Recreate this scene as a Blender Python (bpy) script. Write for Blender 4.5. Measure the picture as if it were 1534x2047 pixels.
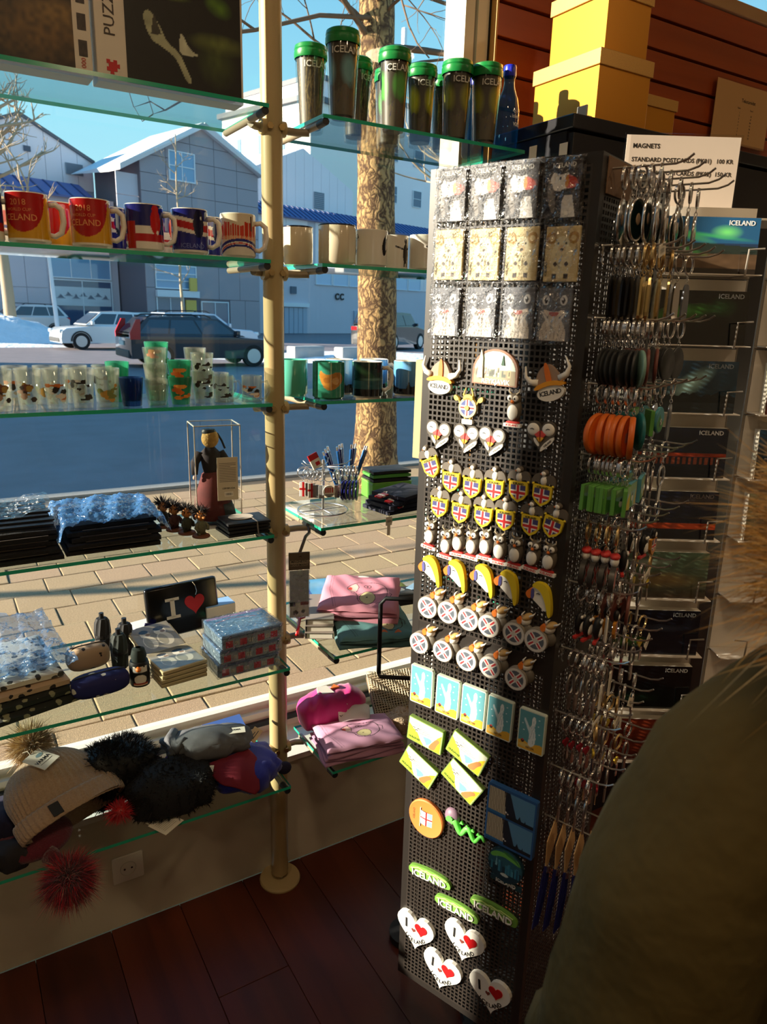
import bpy, bmesh, math, random
import numpy as np
from mathutils import Matrix, Vector

for o in list(bpy.data.objects):
    bpy.data.objects.remove(o, do_unlink=True)
SC = bpy.context.scene
COL = SC.collection
random.seed(7)
RNG = np.random.default_rng(7)
PI = math.pi

# ------------------------------------------------------------------ camera
CAM_H = 1.663
F_PX, PITCH, ROLL, YAW = 1452.0, 0.2654, 0.029, 0.5511
_cy, _sy, _cp, _sp = math.cos(YAW), math.sin(YAW), math.cos(PITCH), math.sin(PITCH)
_fw = Vector((_sy * _cp, _cy * _cp, -_sp)); _rt = Vector((_cy, -_sy, 0)); _up = _rt.cross(_fw)
_r2 = _rt * math.cos(ROLL) + _up * math.sin(ROLL); _u2 = -_rt * math.sin(ROLL) + _up * math.cos(ROLL)
cam_d = bpy.data.cameras.new('camera'); cam = bpy.data.objects.new('camera', cam_d); COL.objects.link(cam)
cam.matrix_world = Matrix(((_r2.x, _u2.x, -_fw.x, 0), (_r2.y, _u2.y, -_fw.y, 0), (_r2.z, _u2.z, -_fw.z, CAM_H), (0, 0, 0, 1)))
cam_d.sensor_fit = 'VERTICAL'; cam_d.sensor_height = 36.0; cam_d.lens = F_PX / 2047.0 * 36.0
cam_d.clip_start = 0.03; cam_d.clip_end = 400
cam_d.dof.use_dof = True; cam_d.dof.focus_distance = 1.75; cam_d.dof.aperture_fstop = 9.5
SC.camera = cam

# ------------------------------------------------------------------ view and sky
SC.view_settings.view_transform = 'Standard'; SC.view_settings.look = 'None'
SC.view_settings.gamma = 1.0; SC.view_settings.use_curve_mapping = False
SC.view_settings.exposure = 0.0
SC.cycles.use_denoising = True
SC.cycles.max_bounces = 8; SC.cycles.diffuse_bounces = 4; SC.cycles.glossy_bounces = 3
SC.cycles.transmission_bounces = 6; SC.cycles.transparent_max_bounces = 28
SC.cycles.caustics_reflective = False; SC.cycles.caustics_refractive = False
SC.cycles.sample_clamp_indirect = 4.0; SC.cycles.use_adaptive_sampling = True; SC.cycles.adaptive_threshold = 0.03

W = bpy.data.worlds.new('sky'); SC.world = W; W.use_nodes = True
nt = W.node_tree; nt.nodes.clear()
tc = nt.nodes.new('ShaderNodeTexCoord'); sx = nt.nodes.new('ShaderNodeSeparateXYZ')
rp = nt.nodes.new('ShaderNodeValToRGB'); bg = nt.nodes.new('ShaderNodeBackground'); wo = nt.nodes.new('ShaderNodeOutputWorld')
nt.links.new(tc.outputs['Generated'], sx.inputs[0]); nt.links.new(sx.outputs['Z'], rp.inputs[0])
nt.links.new(rp.outputs[0], bg.inputs[0]); nt.links.new(bg.outputs[0], wo.inputs[0])
rp.color_ramp.elements[0].position = 0.0; rp.color_ramp.elements[0].color = (0.62, 0.95, 1.0, 1)
rp.color_ramp.elements[1].position = 0.55; rp.color_ramp.elements[1].color = (0.10, 0.40, 0.80, 1)
_e = rp.color_ramp.elements.new(0.22); _e.color = (0.36, 0.82, 1.0, 1)
bg.inputs[1].default_value = 1.0

SUN_AZ = Vector((-0.945, 0.327)); SUN_EL = math.radians(17.0)
sun_d = bpy.data.lights.new('sun', 'SUN'); sun_d.energy = 17.0; sun_d.angle = math.radians(0.53); sun_d.color = (1.0, 0.88, 0.70)
sun = bpy.data.objects.new('sun', sun_d); COL.objects.link(sun)
_to = Vector((SUN_AZ.x * math.cos(SUN_EL), SUN_AZ.y * math.cos(SUN_EL), math.sin(SUN_EL)))
sun.rotation_euler = (-_to).to_track_quat('-Z', 'Y').to_euler(); sun.location = _to * 60

# ------------------------------------------------------------------ colour and materials
def lin(v):
    v = v / 255.0
    return v / 12.92 if v <= 0.04045 else ((v + 0.055) / 1.055) ** 2.4
def C(r, g, b): return (lin(r), lin(g), lin(b))

MATS = {}
def nodes_of(m):
    m.use_nodes = True
    return m.node_tree, m.node_tree.nodes['Principled BSDF']
def mat(name, col, rough=0.5, metal=0.0, spec=0.5, noise=None, bump=None, coat=0.0, sheen=0.0):
    """plain surface; noise=(scale, amount) varies its colour, bump=(scale, strength) adds fine relief"""
    if name in MATS: return MATS[name]
    m = bpy.data.materials.new(name); MATS[name] = m
    nt, b = nodes_of(m)
    b.inputs['Base Color'].default_value = (*col, 1); b.inputs['Roughness'].default_value = rough
    b.inputs['Metallic'].default_value = metal; b.inputs['Specular IOR Level'].default_value = spec
    b.inputs['Coat Weight'].default_value = coat
    b.inputs['Sheen Weight'].default_value = sheen
    if noise or bump:
        t = nt.nodes.new('ShaderNodeTexCoord')
    if noise:
        n = nt.nodes.new('ShaderNodeTexNoise'); n.inputs['Scale'].default_value = noise[0]; n.inputs['Detail'].default_value = 5
        nt.links.new(t.outputs['Object'], n.inputs['Vector'])
        mx = nt.nodes.new('ShaderNodeMix'); mx.data_type = 'RGBA'
        k = noise[1]
        mx.inputs[6].default_value = (*[c * (1 - k) for c in col], 1); mx.inputs[7].default_value = (*[min(1, c * (1 + k)) for c in col], 1)
        nt.links.new(n.outputs['Fac'], mx.inputs[0]); nt.links.new(mx.outputs[2], b.inputs['Base Color'])
    if bump:
        n2 = nt.nodes.new('ShaderNodeTexNoise'); n2.inputs['Scale'].default_value = bump[0]; n2.inputs['Detail'].default_value = 4
        nt.links.new(t.outputs['Object'], n2.inputs['Vector'])
        bp = nt.nodes.new('ShaderNodeBump'); bp.inputs['Strength'].default_value = bump[1]; bp.inputs['Distance'].default_value = bump[2] if len(bump) > 2 else 0.01
        nt.links.new(n2.outputs['Fac'], bp.inputs['Height']); nt.links.new(bp.outputs[0], b.inputs['Normal'])
    return m

def clear(name, tint=(1, 1, 1), gloss=0.08, rough=0.02, bump=None, ior=1.45, extra=0.0, haze=None):
    """thin clear sheet: light passes straight through, a Fresnel share is mirrored; haze adds a milky share"""
    if name in MATS: return MATS[name]
    m = bpy.data.materials.new(name); MATS[name] = m; m.use_nodes = True
    nt = m.node_tree; nt.nodes.clear()
    o = nt.nodes.new('ShaderNodeOutputMaterial'); tr = nt.nodes.new('ShaderNodeBsdfTransparent'); gl = nt.nodes.new('ShaderNodeBsdfGlossy')
    tr.inputs[0].default_value = (*tint, 1); gl.inputs['Roughness'].default_value = rough
    fr = nt.nodes.new('ShaderNodeLayerWeight'); f0 = ((ior - 1) / (ior + 1)) ** 2
    pw = nt.nodes.new('ShaderNodeMath'); pw.operation = 'POWER'; pw.inputs[1].default_value = 5.0
    ad = nt.nodes.new('ShaderNodeMath'); ad.operation = 'MULTIPLY_ADD'; ad.use_clamp = True; ad.inputs[1].default_value = 1 - f0; ad.inputs[2].default_value = f0 + extra
    mx = nt.nodes.new('ShaderNodeMixShader')
    nt.links.new(fr.outputs['Facing'], pw.inputs[0]); nt.links.new(pw.outputs[0], ad.inputs[0]); nt.links.new(ad.outputs[0], mx.inputs[0])
    base = tr
    if haze:
        df = nt.nodes.new('ShaderNodeBsdfDiffuse'); df.inputs[0].default_value = (*haze[1], 1)
        tl = nt.nodes.new('ShaderNodeBsdfTranslucent'); tl.inputs[0].default_value = (*haze[1], 1)
        m1 = nt.nodes.new('ShaderNodeMixShader'); m1.inputs[0].default_value = 0.5
        nt.links.new(df.outputs[0], m1.inputs[1]); nt.links.new(tl.outputs[0], m1.inputs[2])
        m2 = nt.nodes.new('ShaderNodeMixShader'); m2.inputs[0].default_value = haze[0]
        nt.links.new(tr.outputs[0], m2.inputs[1]); nt.links.new(m1.outputs[0], m2.inputs[2]); base = m2
    nt.links.new(base.outputs[0], mx.inputs[1]); nt.links.new(gl.outputs[0], mx.inputs[2]); nt.links.new(mx.outputs[0], o.inputs[0])
    if bump:
        t = nt.nodes.new('ShaderNodeTexCoord'); n = nt.nodes.new('ShaderNodeTexNoise'); n.inputs['Scale'].default_value = bump[0]
        n.inputs['Detail'].default_value = 3; nt.links.new(t.outputs['Object'], n.inputs['Vector'])
        bp = nt.nodes.new('ShaderNodeBump'); bp.inputs['Strength'].default_value = bump[1]; bp.inputs['Distance'].default_value = bump[2]
        nt.links.new(n.outputs['Fac'], bp.inputs['Height']); nt.links.new(bp.outputs[0], gl.inputs['Normal']); nt.links.new(bp.outputs[0], fr.inputs['Normal'])
    return m

def print_mat(name, rough=0.4, coat=0.0, bump=None, sheen=0.0):
    """surface whose flat print is held in the mesh's colour attribute"""
    if name in MATS: return MATS[name]
    m = mat(name, (0.5, 0.5, 0.5), rough, coat=coat, bump=bump, sheen=sheen)
    nt, b = nodes_of(m); a = nt.nodes.new('ShaderNodeVertexColor'); a.layer_name = 'Col'
    nt.links.new(a.outputs[0], b.inputs['Base Color'])
    return m
PRINT = print_mat('print', 0.45); PRINT_GLOSS = print_mat('print_gloss', 0.12, 0.5); PRINT_CLOTH = print_mat('print_cloth', 0.95, bump=(900, 0.3, 0.002))

# ------------------------------------------------------------------ mesh builder
class MB:
    def __init__(s): s.v = []; s.f = []; s.m = []
    def add(s, vs, fs, mi=0):
        n = len(s.v); s.v += [tuple(p) for p in vs]
        for f in fs: s.f.append(tuple(n + i for i in f)); s.m.append(mi)
        return s
    def box(s, lo, hi, mi=0, M=None):
        x0, y0, z0 = lo; x1, y1, z1 = hi
        vs = [(x0, y0, z0), (x1, y0, z0), (x1, y1, z0), (x0, y1, z0), (x0, y0, z1), (x1, y0, z1), (x1, y1, z1), (x0, y1, z1)]
        if M is not None: vs = [tuple(M @ Vector(p)) for p in vs]
        return s.add(vs, [(0, 3, 2, 1), (4, 5, 6, 7), (0, 1, 5, 4), (1, 2, 6, 5), (2, 3, 7, 6), (3, 0, 4, 7)], mi)
    def rbox(s, lo, hi, r=0.003, mi=0, M=None):
        """box with chamfered edges"""
        x0, y0, z0 = lo; x1, y1, z1 = hi
        r = min(r, (x1 - x0) * .45, (y1 - y0) * .45, (z1 - z0) * .45)
        bm = bmesh.new(); bmesh.ops.create_cube(bm, size=1.0)
        for v in bm.verts:
            v.co = Vector((x0 + (v.co.x + .5) * (x1 - x0), y0 + (v.co.y + .5) * (y1 - y0), z0 + (v.co.z + .5) * (z1 - z0)))
        bmesh.ops.bevel(bm, geom=bm.edges[:], offset=r, segments=2, affect='EDGES', profile=0.5)
        bm.verts.index_update()
        vs = [(M @ v.co if M is not None else v.co.copy()) for v in bm.verts]; fs = [[v.index for v in f.verts] for f in bm.faces]
        bm.free(); return s.add(vs, fs, mi)
    def lathe(s, prof, seg=32, mi=0, c=(0, 0, 0), M=None, a0=0, a1=None, ang=None):
        """prof = [(r, z), ...] turned about z"""
        full = a1 is None
        n = seg; A = [a0 + (2 * PI if full else (a1 - a0)) * i / n for i in range(n if full else n + 1)]
        vs = []; k = len(A)
        for r, z in prof:
            for a in A: vs.append((c[0] + r * math.cos(a), c[1] + r * math.sin(a), c[2] + z))
        fs = []
        for j in range(len(prof) - 1):
            for i in range(k if full else k - 1):
                i2 = (i + 1) % k
                fs.append((j * k + i, j * k + i2, (j + 1) * k + i2, (j + 1) * k + i))
        if M is not None: vs = [tuple(M @ Vector(p)) for p in vs]
        return s.add(vs, fs, mi)
    def cyl(s, r, z0, z1, seg=24, mi=0, c=(0, 0, 0), M=None, r1=None):
        r1 = r if r1 is None else r1
        return s.lathe([(0.00001, z0), (r, z0), (r1, z1), (0.00001, z1)], seg, mi, c, M)
    def ball(s, rx, ry, rz, c=(0, 0, 0), seg=20, rings=12, mi=0, M=None, zmin=-1.0):
        prof = []
        a0 = math.asin(max(-1, min(1, zmin)))
        for i in range(rings + 1):
            a = a0 + (PI / 2 - a0) * i / rings
            prof.append((max(1e-5, math.cos(a)), math.sin(a)))
        vs = []
        for r, z in prof:
            for k in range(seg):
                a = 2 * PI * k / seg; vs.append((c[0] + rx * r * math.cos(a), c[1] + ry * r * math.sin(a), c[2] + rz * z))
        fs = [(j * seg + i, j * seg + (i + 1) % seg, (j + 1) * seg + (i + 1) % seg, (j + 1) * seg + i) for j in range(rings) for i in range(seg)]
        if M is not None: vs = [tuple(M @ Vector(p)) for p in vs]
        return s.add(vs, fs, mi)
    def tube(s, path, r, seg=8, mi=0, closed=False, r1=None, cap=True):
        P = [Vector(p) for p in path]; n = len(P)
        R = r if isinstance(r, (list, tuple)) else [r + ((r1 if r1 is not None else r) - r) * i / max(1, n - 1) for i in range(n)]
        vs = []; prev = None
        for i, p in enumerate(P):
            if closed: t = P[(i + 1) % n] - P[i - 1]
            else: t = P[min(n - 1, i + 1)] - P[max(0, i - 1)]
            if t.length < 1e-9: t = Vector((0, 0, 1))
            t.normalize()
            if prev is None:
                a = Vector((0, 0, 1)) if abs(t.z) < 0.9 else Vector((1, 0, 0)); x = t.cross(a).normalized()
            else:
                x = prev - t * prev.dot(t)
                x = x.normalized() if x.length > 1e-6 else t.orthogonal().normalized()
            prev = x; y = t.cross(x)
            for k in range(seg):
                a = 2 * PI * k / seg; vs.append(p + (x * math.cos(a) + y * math.sin(a)) * R[i])
        fs = []
        for j in range(n if closed else n - 1):
            j2 = (j + 1) % n
            for i in range(seg): fs.append((j * seg + i, j * seg + (i + 1) % seg, j2 * seg + (i + 1) % seg, j2 * seg + i))
        if not closed and cap:
            fs.append(tuple(range(seg))[::-1]); fs.append(tuple((n - 1) * seg + i for i in range(seg)))
        return s.add(vs, fs, mi)
    def prism(s, poly, z0, z1, mi=0, M=None, side=None):
        """flat outline in x, y pushed from z0 to z1"""
        n = len(poly); vs = [(p[0], p[1], z0) for p in poly] + [(p[0], p[1], z1) for p in poly]
        if M is not None: vs = [tuple(M @ Vector(p)) for p in vs]
        s.add(vs, [tuple(range(n))[::-1], tuple(range(n, 2 * n))], mi)
        b = len(s.v) - 2 * n
        for i in range(n):
            s.f.append((b + i, b + (i + 1) % n, b + n + (i + 1) % n, b + n + i)); s.m.append(mi if side is None else side)
        return s
    def build(s, name, mats, parent=None, loc=(0, 0, 0), rot=(0, 0, 0), smooth=None):
        me = bpy.data.meshes.new(name); me.from_pydata([tuple(p) for p in s.v], [], s.f)
        for m in (mats if isinstance(mats, (list, tuple)) else [mats]): me.materials.append(m)
        if any(s.m): me.polygons.foreach_set('material_index', s.m)
        if smooth is not None: smooth_mesh(me, smooth)
        me.update()
        return link(name, me, parent, loc, rot)
def smooth_mesh(me, angle=40):
    me.polygons.foreach_set('use_smooth', [True] * len(me.polygons))
    if angle < 180: me.set_sharp_from_angle(angle=math.radians(angle))
def link(name, me, parent=None, loc=(0, 0, 0), rot=(0, 0, 0)):
    o = bpy.data.objects.new(name, me); COL.objects.link(o)
    o.location = loc; o.rotation_euler = rot
    if parent is not None: o.parent = parent
    return o
def tag(o, label, cat, group=None, kind=None):
    if label: o['label'] = label
    if cat: o['category'] = cat
    if group: o['group'] = group
    if kind: o['kind'] = kind
    return o
def struct(o): o['kind'] = 'structure'; return o
def thing(name, label, cat, loc=(0, 0, 0), rotz=0.0, group=None, M=None):
    o = bpy.data.objects.new(name, None); COL.objects.link(o); o.empty_display_size = 0.05
    if M is not None: o.matrix_world = M
    else: o.location = loc; o.rotation_euler = (0, 0, rotz)
    return tag(o, label, cat, group)
KIDS = {}
def kids(o): return [c for c in o.children]
def copy_tree(o, loc=None, rotz=None, M=None, label=None, group=None, parent=None):
    c = o.copy(); COL.objects.link(c)
    if parent is not None: c.parent = parent
    if M is not None: c.matrix_world = M
    if loc is not None: c.location = loc
    if rotz is not None: c.rotation_euler = (0, 0, rotz)
    if label: c['label'] = label
    if group: c['group'] = group
    for ch in o.children: _sub(ch, c)
    return c
def _sub(ch, par):
    d = ch.copy(); COL.objects.link(d); d.parent = par
    for g in ch.children: _sub(g, d)

# ------------------------------------------------------------------ flat outlines (x right, y up)
def ell(cx, cy, rx, ry, n=24, a0=0, a1=2 * PI, rot=0):
    full = abs(a1 - a0 - 2 * PI) < 1e-6; k = n if full else n + 1
    out = []
    for i in range(k):
        a = a0 + (a1 - a0) * i / n; x, y = rx * math.cos(a), ry * math.sin(a)
        out.append((cx + x * math.cos(rot) - y * math.sin(rot), cy + x * math.sin(rot) + y * math.cos(rot)))
    return out
def rrect(w, h, r, cx=0, cy=0, n=4):
    out = []
    for (sx_, sy_, a0) in ((1, 1, 0), (-1, 1, PI / 2), (-1, -1, PI), (1, -1, 1.5 * PI)):
        for i in range(n + 1):
            a = a0 + PI / 2 * i / n; out.append((cx + sx_ * (w / 2 - r) + r * math.cos(a), cy + sy_ * (h / 2 - r) + r * math.sin(a)))
    return out
def heart(w, h, cx=0, cy=0, n=36):
    out = []
    for i in range(n):
        t = 2 * PI * i / n
        x = 16 * math.sin(t) ** 3; y = 13 * math.cos(t) - 5 * math.cos(2 * t) - 2 * math.cos(3 * t) - math.cos(4 * t)
        out.append((cx - x / 32 * w, cy + (y + 2.5) / 29.5 * h))
    return out
def rotp(p, a, cx=0, cy=0):
    c_, s_ = math.cos(a), math.sin(a)
    return [(cx + (x - cx) * c_ - (y - cy) * s_, cy + (x - cx) * s_ + (y - cy) * c_) for x, y in p]
def smoothp(p, it=2):
    for _ in range(it):
        q = []
        for i in range(len(p)):
            a, b = p[i], p[(i + 1) % len(p)]
            q += [(a[0] * .75 + b[0] * .25, a[1] * .75 + b[1] * .25), (a[0] * .25 + b[0] * .75, a[1] * .25 + b[1] * .75)]
        p = q
    return p

# ------------------------------------------------------------------ prints: a fine grid whose vertices carry the printed colours
class Print:
    def __init__(s, w, h, n=60, bg_=(1, 1, 1)):
        """w x h in metres, n vertices across the longer side; x in [-w/2, w/2], y in [-h/2, h/2]"""
        s.w, s.h = w, h; m = max(w, h); s.nx = max(3, int(n * w / m)); s.ny = max(3, int(n * h / m))
        xs = np.linspace(-w / 2, w / 2, s.nx); ys = np.linspace(-h / 2, h / 2, s.ny)
        s.X, s.Y = np.meshgrid(xs, ys); s.U = s.X / w + .5; s.V = s.Y / h + .5
        s.c = np.empty((s.ny, s.nx, 3)); s.c[:] = bg_; s.z = np.zeros((s.ny, s.nx))
    def put(s, mask, col, a=1.0):
        m = np.asarray(mask, float) * a; s.c = s.c * (1 - m[..., None]) + np.asarray(col) * m[..., None]; return s
    def uv(s, p): return [((x - .5) * s.w, (y - .5) * s.h) for x, y in p]
    def mask_poly(s, P):
        ins = np.zeros(s.X.shape, bool); n = len(P); j = n - 1
        for i in range(n):
            xi, yi = P[i]; xj, yj = P[j]
            if yi != yj:
                cnd = ((yi > s.Y) != (yj > s.Y)) & (s.X < (xj - xi) * (s.Y - yi) / (yj - yi) + xi); ins ^= cnd
            j = i
        return ins
    def poly(s, P, col, a=1.0, uv=True): return s.put(s.mask_poly(s.uv(P) if uv else P), col, a)
    def oval(s, cx, cy, rx, ry, col, a=1.0, rot=0, soft=0.0):
        """centre and radii as shares of the width / height"""
        dx = (s.U - cx) * s.w; dy = (s.V - cy) * s.h; c_, s_ = math.cos(rot), math.sin(rot)
        d = np.sqrt(((dx * c_ + dy * s_) / (rx * s.w)) ** 2 + ((-dx * s_ + dy * c_) / (ry * s.h)) ** 2)
        m = (d < 1).astype(float) if soft == 0 else np.clip((1 - d) / soft + .0, 0, 1)
        return s.put(m, col, a)
    def rect(s, x0, y0, x1, y1, col, a=1.0): return s.put((s.U >= x0) & (s.U <= x1) & (s.V >= y0) & (s.V <= y1), col, a)
    def line(s, P, wd, col, a=1.0):
        """P in shares, wd in metres"""
        Q = s.uv(P); d = np.full(s.X.shape, 1e9)
        for (x0, y0), (x1, y1) in zip(Q, Q[1:]):
            L = max(1e-12, (x1 - x0) ** 2 + (y1 - y0) ** 2); t = np.clip(((s.X - x0) * (x1 - x0) + (s.Y - y0) * (y1 - y0)) / L, 0, 1)
            d = np.minimum(d, np.hypot(s.X - x0 - t * (x1 - x0), s.Y - y0 - t * (y1 - y0)))
        return s.put(d < wd / 2, col, a)
    def grad(s, c0, c1, p=1.0):
        t = s.V[..., None] ** p; s.c = np.asarray(c0) * (1 - t) + np.asarray(c1) * t; return s
    def noise(s, amt, cells=8, seed=0, mask=None):
        g = np.random.default_rng(seed).random((cells + 2, cells + 2)); x = s.U * cells; y = s.V * cells
        xi = x.astype(int).clip(0, cells); yi = y.astype(int).clip(0, cells); fx = x - xi; fy = y - yi
        v = (g[yi, xi] * (1 - fx) + g[yi, (xi + 1)] * fx) * (1 - fy) + (g[yi + 1, xi] * (1 - fx) + g[yi + 1, xi + 1] * fx) * fy
        f = 1 + amt * (v - .5) * 2
        if mask is not None: f = np.where(mask, f, 1)
        s.c = np.clip(s.c * f[..., None], 0, 1); s.n = v; return s
    def build(s, name, material=None, parent=None, loc=(0, 0, 0), rot=(0, 0, 0), warp=None, keep=None):
        X, Y, Z = s.X, s.Y, s.z
        if warp: X, Y, Z = warp(X, Y, Z)
        me = bpy.data.meshes.new(name); nv = s.nx * s.ny
        idx = np.arange(nv).reshape(s.ny, s.nx)
        q = np.stack([idx[:-1, :-1], idx[:-1, 1:], idx[1:, 1:], idx[1:, :-1]], -1).reshape(-1, 4)
        if keep is not None:
            k = keep if not callable(keep) else keep(s)
            kk = k[:-1, :-1] & k[:-1, 1:] & k[1:, 1:] & k[1:, :-1]; q = q[kk.reshape(-1)]
        me.from_pydata(np.stack([X, Y, Z], -1).reshape(-1, 3).tolist(), [], q.tolist())
        a = me.color_attributes.new('Col', 'FLOAT_COLOR', 'POINT')
        cc = np.ones((nv, 4), np.float32); cc[:, :3] = s.c.reshape(-1, 3); a.data.foreach_set('color', cc.reshape(-1))
        me.materials.append(material or PRINT); me.polygons.foreach_set('use_smooth', [True] * len(me.polygons)); me.update()
        return link(name, me, parent, loc, rot)
def on_cyl(r, z0=0.0, ang0=0.0):
    """wraps a print round an upright cylinder; its middle faces the direction ang0"""
    def f(X, Y, Z):
        a = ang0 + X / r; R = r + Z
        return R * np.cos(a), R * np.sin(a), Y + z0
    return f

# ------------------------------------------------------------------ lettering
TXT = {}
def text_mesh(s, size, depth=0.0002, bold=0.0, align='CENTER', material=None, spacing=1.0):
    key = (s, size, depth, bold, align, material.name if material else '', spacing)
    if key in TXT: return TXT[key]
    cu = bpy.data.curves.new('lettering', 'FONT'); cu.body = s; cu.size = size; cu.extrude = depth; cu.offset = bold * size
    cu.align_x = align; cu.align_y = 'CENTER'; cu.resolution_u = 2; cu.space_character = spacing
    o = bpy.data.objects.new('tmp', cu); COL.objects.link(o)
    bpy.context.view_layer.update()
    me = bpy.data.meshes.new_from_object(o.evaluated_get(bpy.context.evaluated_depsgraph_get()))
    bpy.data.objects.remove(o); bpy.data.curves.remove(cu)
    me.name = 'lettering'; me.materials.clear()
    if material: me.materials.append(material)
    TXT[key] = me; return me
def text(s, size, material, parent, loc=(0, 0, 0), rot=(0, 0, 0), depth=0.0002, bold=0.0, align='CENTER', name='lettering', spacing=1.0):
    return link(name, text_mesh(s, size, depth, bold, align, material, spacing), parent, loc, rot)
def text_on_cyl(s, size, material, parent, r, z, ang, bold=0.0, align='CENTER'):
    src = text_mesh(s, size, 0.0, bold, align, material)
    me = src.copy()
    for v in me.vertices:
        a = ang + v.co.x / r; y = v.co.y; R = r + v.co.z
        v.co = (R * math.cos(a), R * math.sin(a), z + y)
    return link('lettering', me, parent)
def faceM(origin, x, z, y=(0, 0, 1)):
    """matrix with local x, y, z along the given world directions"""
    x = Vector(x); y = Vector(y); z = Vector(z); o = Vector(origin)
    return Matrix(((x.x, y.x, z.x, o.x), (x.y, y.y, z.y, o.y), (x.z, y.z, z.z, o.z), (0, 0, 0, 1)))
def Rz(a): return Matrix.Rotation(a, 4, 'Z')
def Rx(a): return Matrix.Rotation(a, 4, 'X')
def Ry(a): return Matrix.Rotation(a, 4, 'Y')
def T(x, y, z): return Matrix.Translation((x, y, z))
def blades(n, rad, length, width, center=(0, 0, 0), jitter=0.35, droop=0.0, zmin=-1.0, seed=1, scale=(1, 1, 1), curl=0.3):
    """a ball of thin tapering hairs"""
    r = np.random.default_rng(seed); mb = MB()
    for i in range(n):
        z = r.uniform(zmin, 1); a = r.uniform(0, 2 * PI); q = math.sqrt(max(0, 1 - z * z)); d = Vector((q * math.cos(a), q * math.sin(a), z))
        d = (d + Vector(r.normal(0, jitter, 3).tolist()) * 0.5).normalized()
        L = length * r.uniform(.6, 1.15); p0 = Vector(center) + Vector((d.x * scale[0], d.y * scale[1], d.z * scale[2])) * rad * r.uniform(.2, 1)
        side = d.cross(Vector(r.normal(0, 1, 3).tolist())).normalized() * width / 2; bend = Vector(r.normal(0, curl, 3).tolist()) * L * .4 + Vector((0, 0, -droop * L))
        p1 = p0 + d * L * .55 + bend * .3; p2 = p0 + d * L + bend
        mb.add([p0 - side, p0 + side, p1 + side * .8, p1 - side * .8, p2], [(0, 1, 2, 3), (3, 2, 4)])
    return mb

# ------------------------------------------------------------------ shared materials
WHITE = mat('white_paint', C(238, 234, 224), 0.5)
BLACK = mat('black_matt', C(22, 22, 24), 0.5)
BLACK_G = mat('black_gloss', C(14, 14, 16), 0.2)
CHROME = mat('chrome', (0.82, 0.80, 0.78), 0.18, 1.0)
STEEL = mat('steel_wire', (0.62, 0.60, 0.58), 0.3, 1.0)
BRASS = mat('brass', (0.80, 0.58, 0.26), 0.3, 1.0)
CREAM = mat('cream_paint', C(186, 164, 118), 0.4, noise=(6, .05))
GLASS = clear('shelf_glass', (0.93, 0.98, 0.96), ior=1.5)
GLASS_EDGE = mat('shelf_glass_edge', C(40, 176, 140), 0.15, spec=0.8)
PANE = clear('window_pane', (0.97, 0.985, 0.98), ior=1.35)
CLEARG = clear('clear_glass', (0.92, 0.94, 0.92), ior=1.5, rough=0.04, extra=0.04, haze=(0.13, C(214, 210, 190)))
ACRYL = clear('acrylic', (0.97, 0.97, 0.96), ior=1.35, rough=0.02)
FILM = clear('plastic_film', (0.97, 0.98, 1.0), rough=0.16, bump=(70, 1.0, 0.03), ior=1.4, extra=0.09)
BLUEFILM = clear('bluish_film', (0.80, 0.88, 1.0), rough=0.12, bump=(40, 1.0, 0.03), ior=1.4, extra=0.05, haze=(0.42, C(130, 180, 245)))
PAPER = mat('paper', C(236, 230, 214), 0.8)
KRAFT = mat('kraft_card', C(214, 176, 124), 0.8)
INK = mat('ink', C(26, 24, 24), 0.6)
RED = mat('red_plastic', C(196, 26, 30), 0.4)
NAVY = mat('navy_plastic', C(24, 26, 110), 0.25)
WHITE_R = mat('white_rubber', C(240, 238, 230), 0.55)
GREY_R = mat('grey_rubber', C(104, 98, 88), 0.55)
DARK_R = mat('dark_rubber', C(84, 78, 70), 0.55)
ORANGE_R = mat('orange_rubber', C(226, 120, 40), 0.5)
YELLOW_R = mat('yellow_rubber', C(232, 205, 40), 0.5)
RED_R = mat('red_rubber', C(200, 52, 48), 0.5)
BROWN_R = mat('brown_rubber', C(142, 104, 84), 0.6)
WCHINA = mat('white_china', C(240, 236, 224), 0.15, coat=0.3)

# ================================================================== THE ROOM
PLASTER = mat('wall_plaster', C(206, 196, 176), 0.7, noise=(3, .06), bump=(60, .08, .004))
CEIL = mat('ceiling_paint', C(214, 206, 190), 0.8)
FRAME = mat('window_frame_paint', C(232, 226, 210), 0.45)
def slab(name, lo, hi, m):
    return struct(MB().box(lo, hi).build(name, m))
YW, YP, SILL = 1.766, 1.955, 0.364
XL, XR = -2.55, 4.6            # window opening
slab('wall_window', (-3.2, YW, 0), (4.8, 2.02, SILL), PLASTER)
slab('wall_window_sunblock', (-3.2, YW + .002, SILL), (-1.0, 2.018, 1.02), PLASTER)  # unseen raised sill, added to keep the sun off the floor
slab('wall_window_left', (-3.2, YW + .001, 1.02), (XL, 2.019, 3.25), PLASTER)
slab('wall_window_head', (XL, YW + .001, 3.02), (4.8, 2.019, 3.25), PLASTER)
slab('wall_left', (-3.3, -3.2, 0), (-3.2, 2.02, 3.25), PLASTER)
slab('wall_right', (4.8, -3.2, 0), (4.9, 2.02, 3.25), PLASTER)
slab('wall_back', (-3.3, -3.3, 0), (4.9, -3.2, 3.25), PLASTER)
slab('ceiling', (-3.3, -3.3, 3.25), (4.9, 2.02, 3.35), CEIL)
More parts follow.
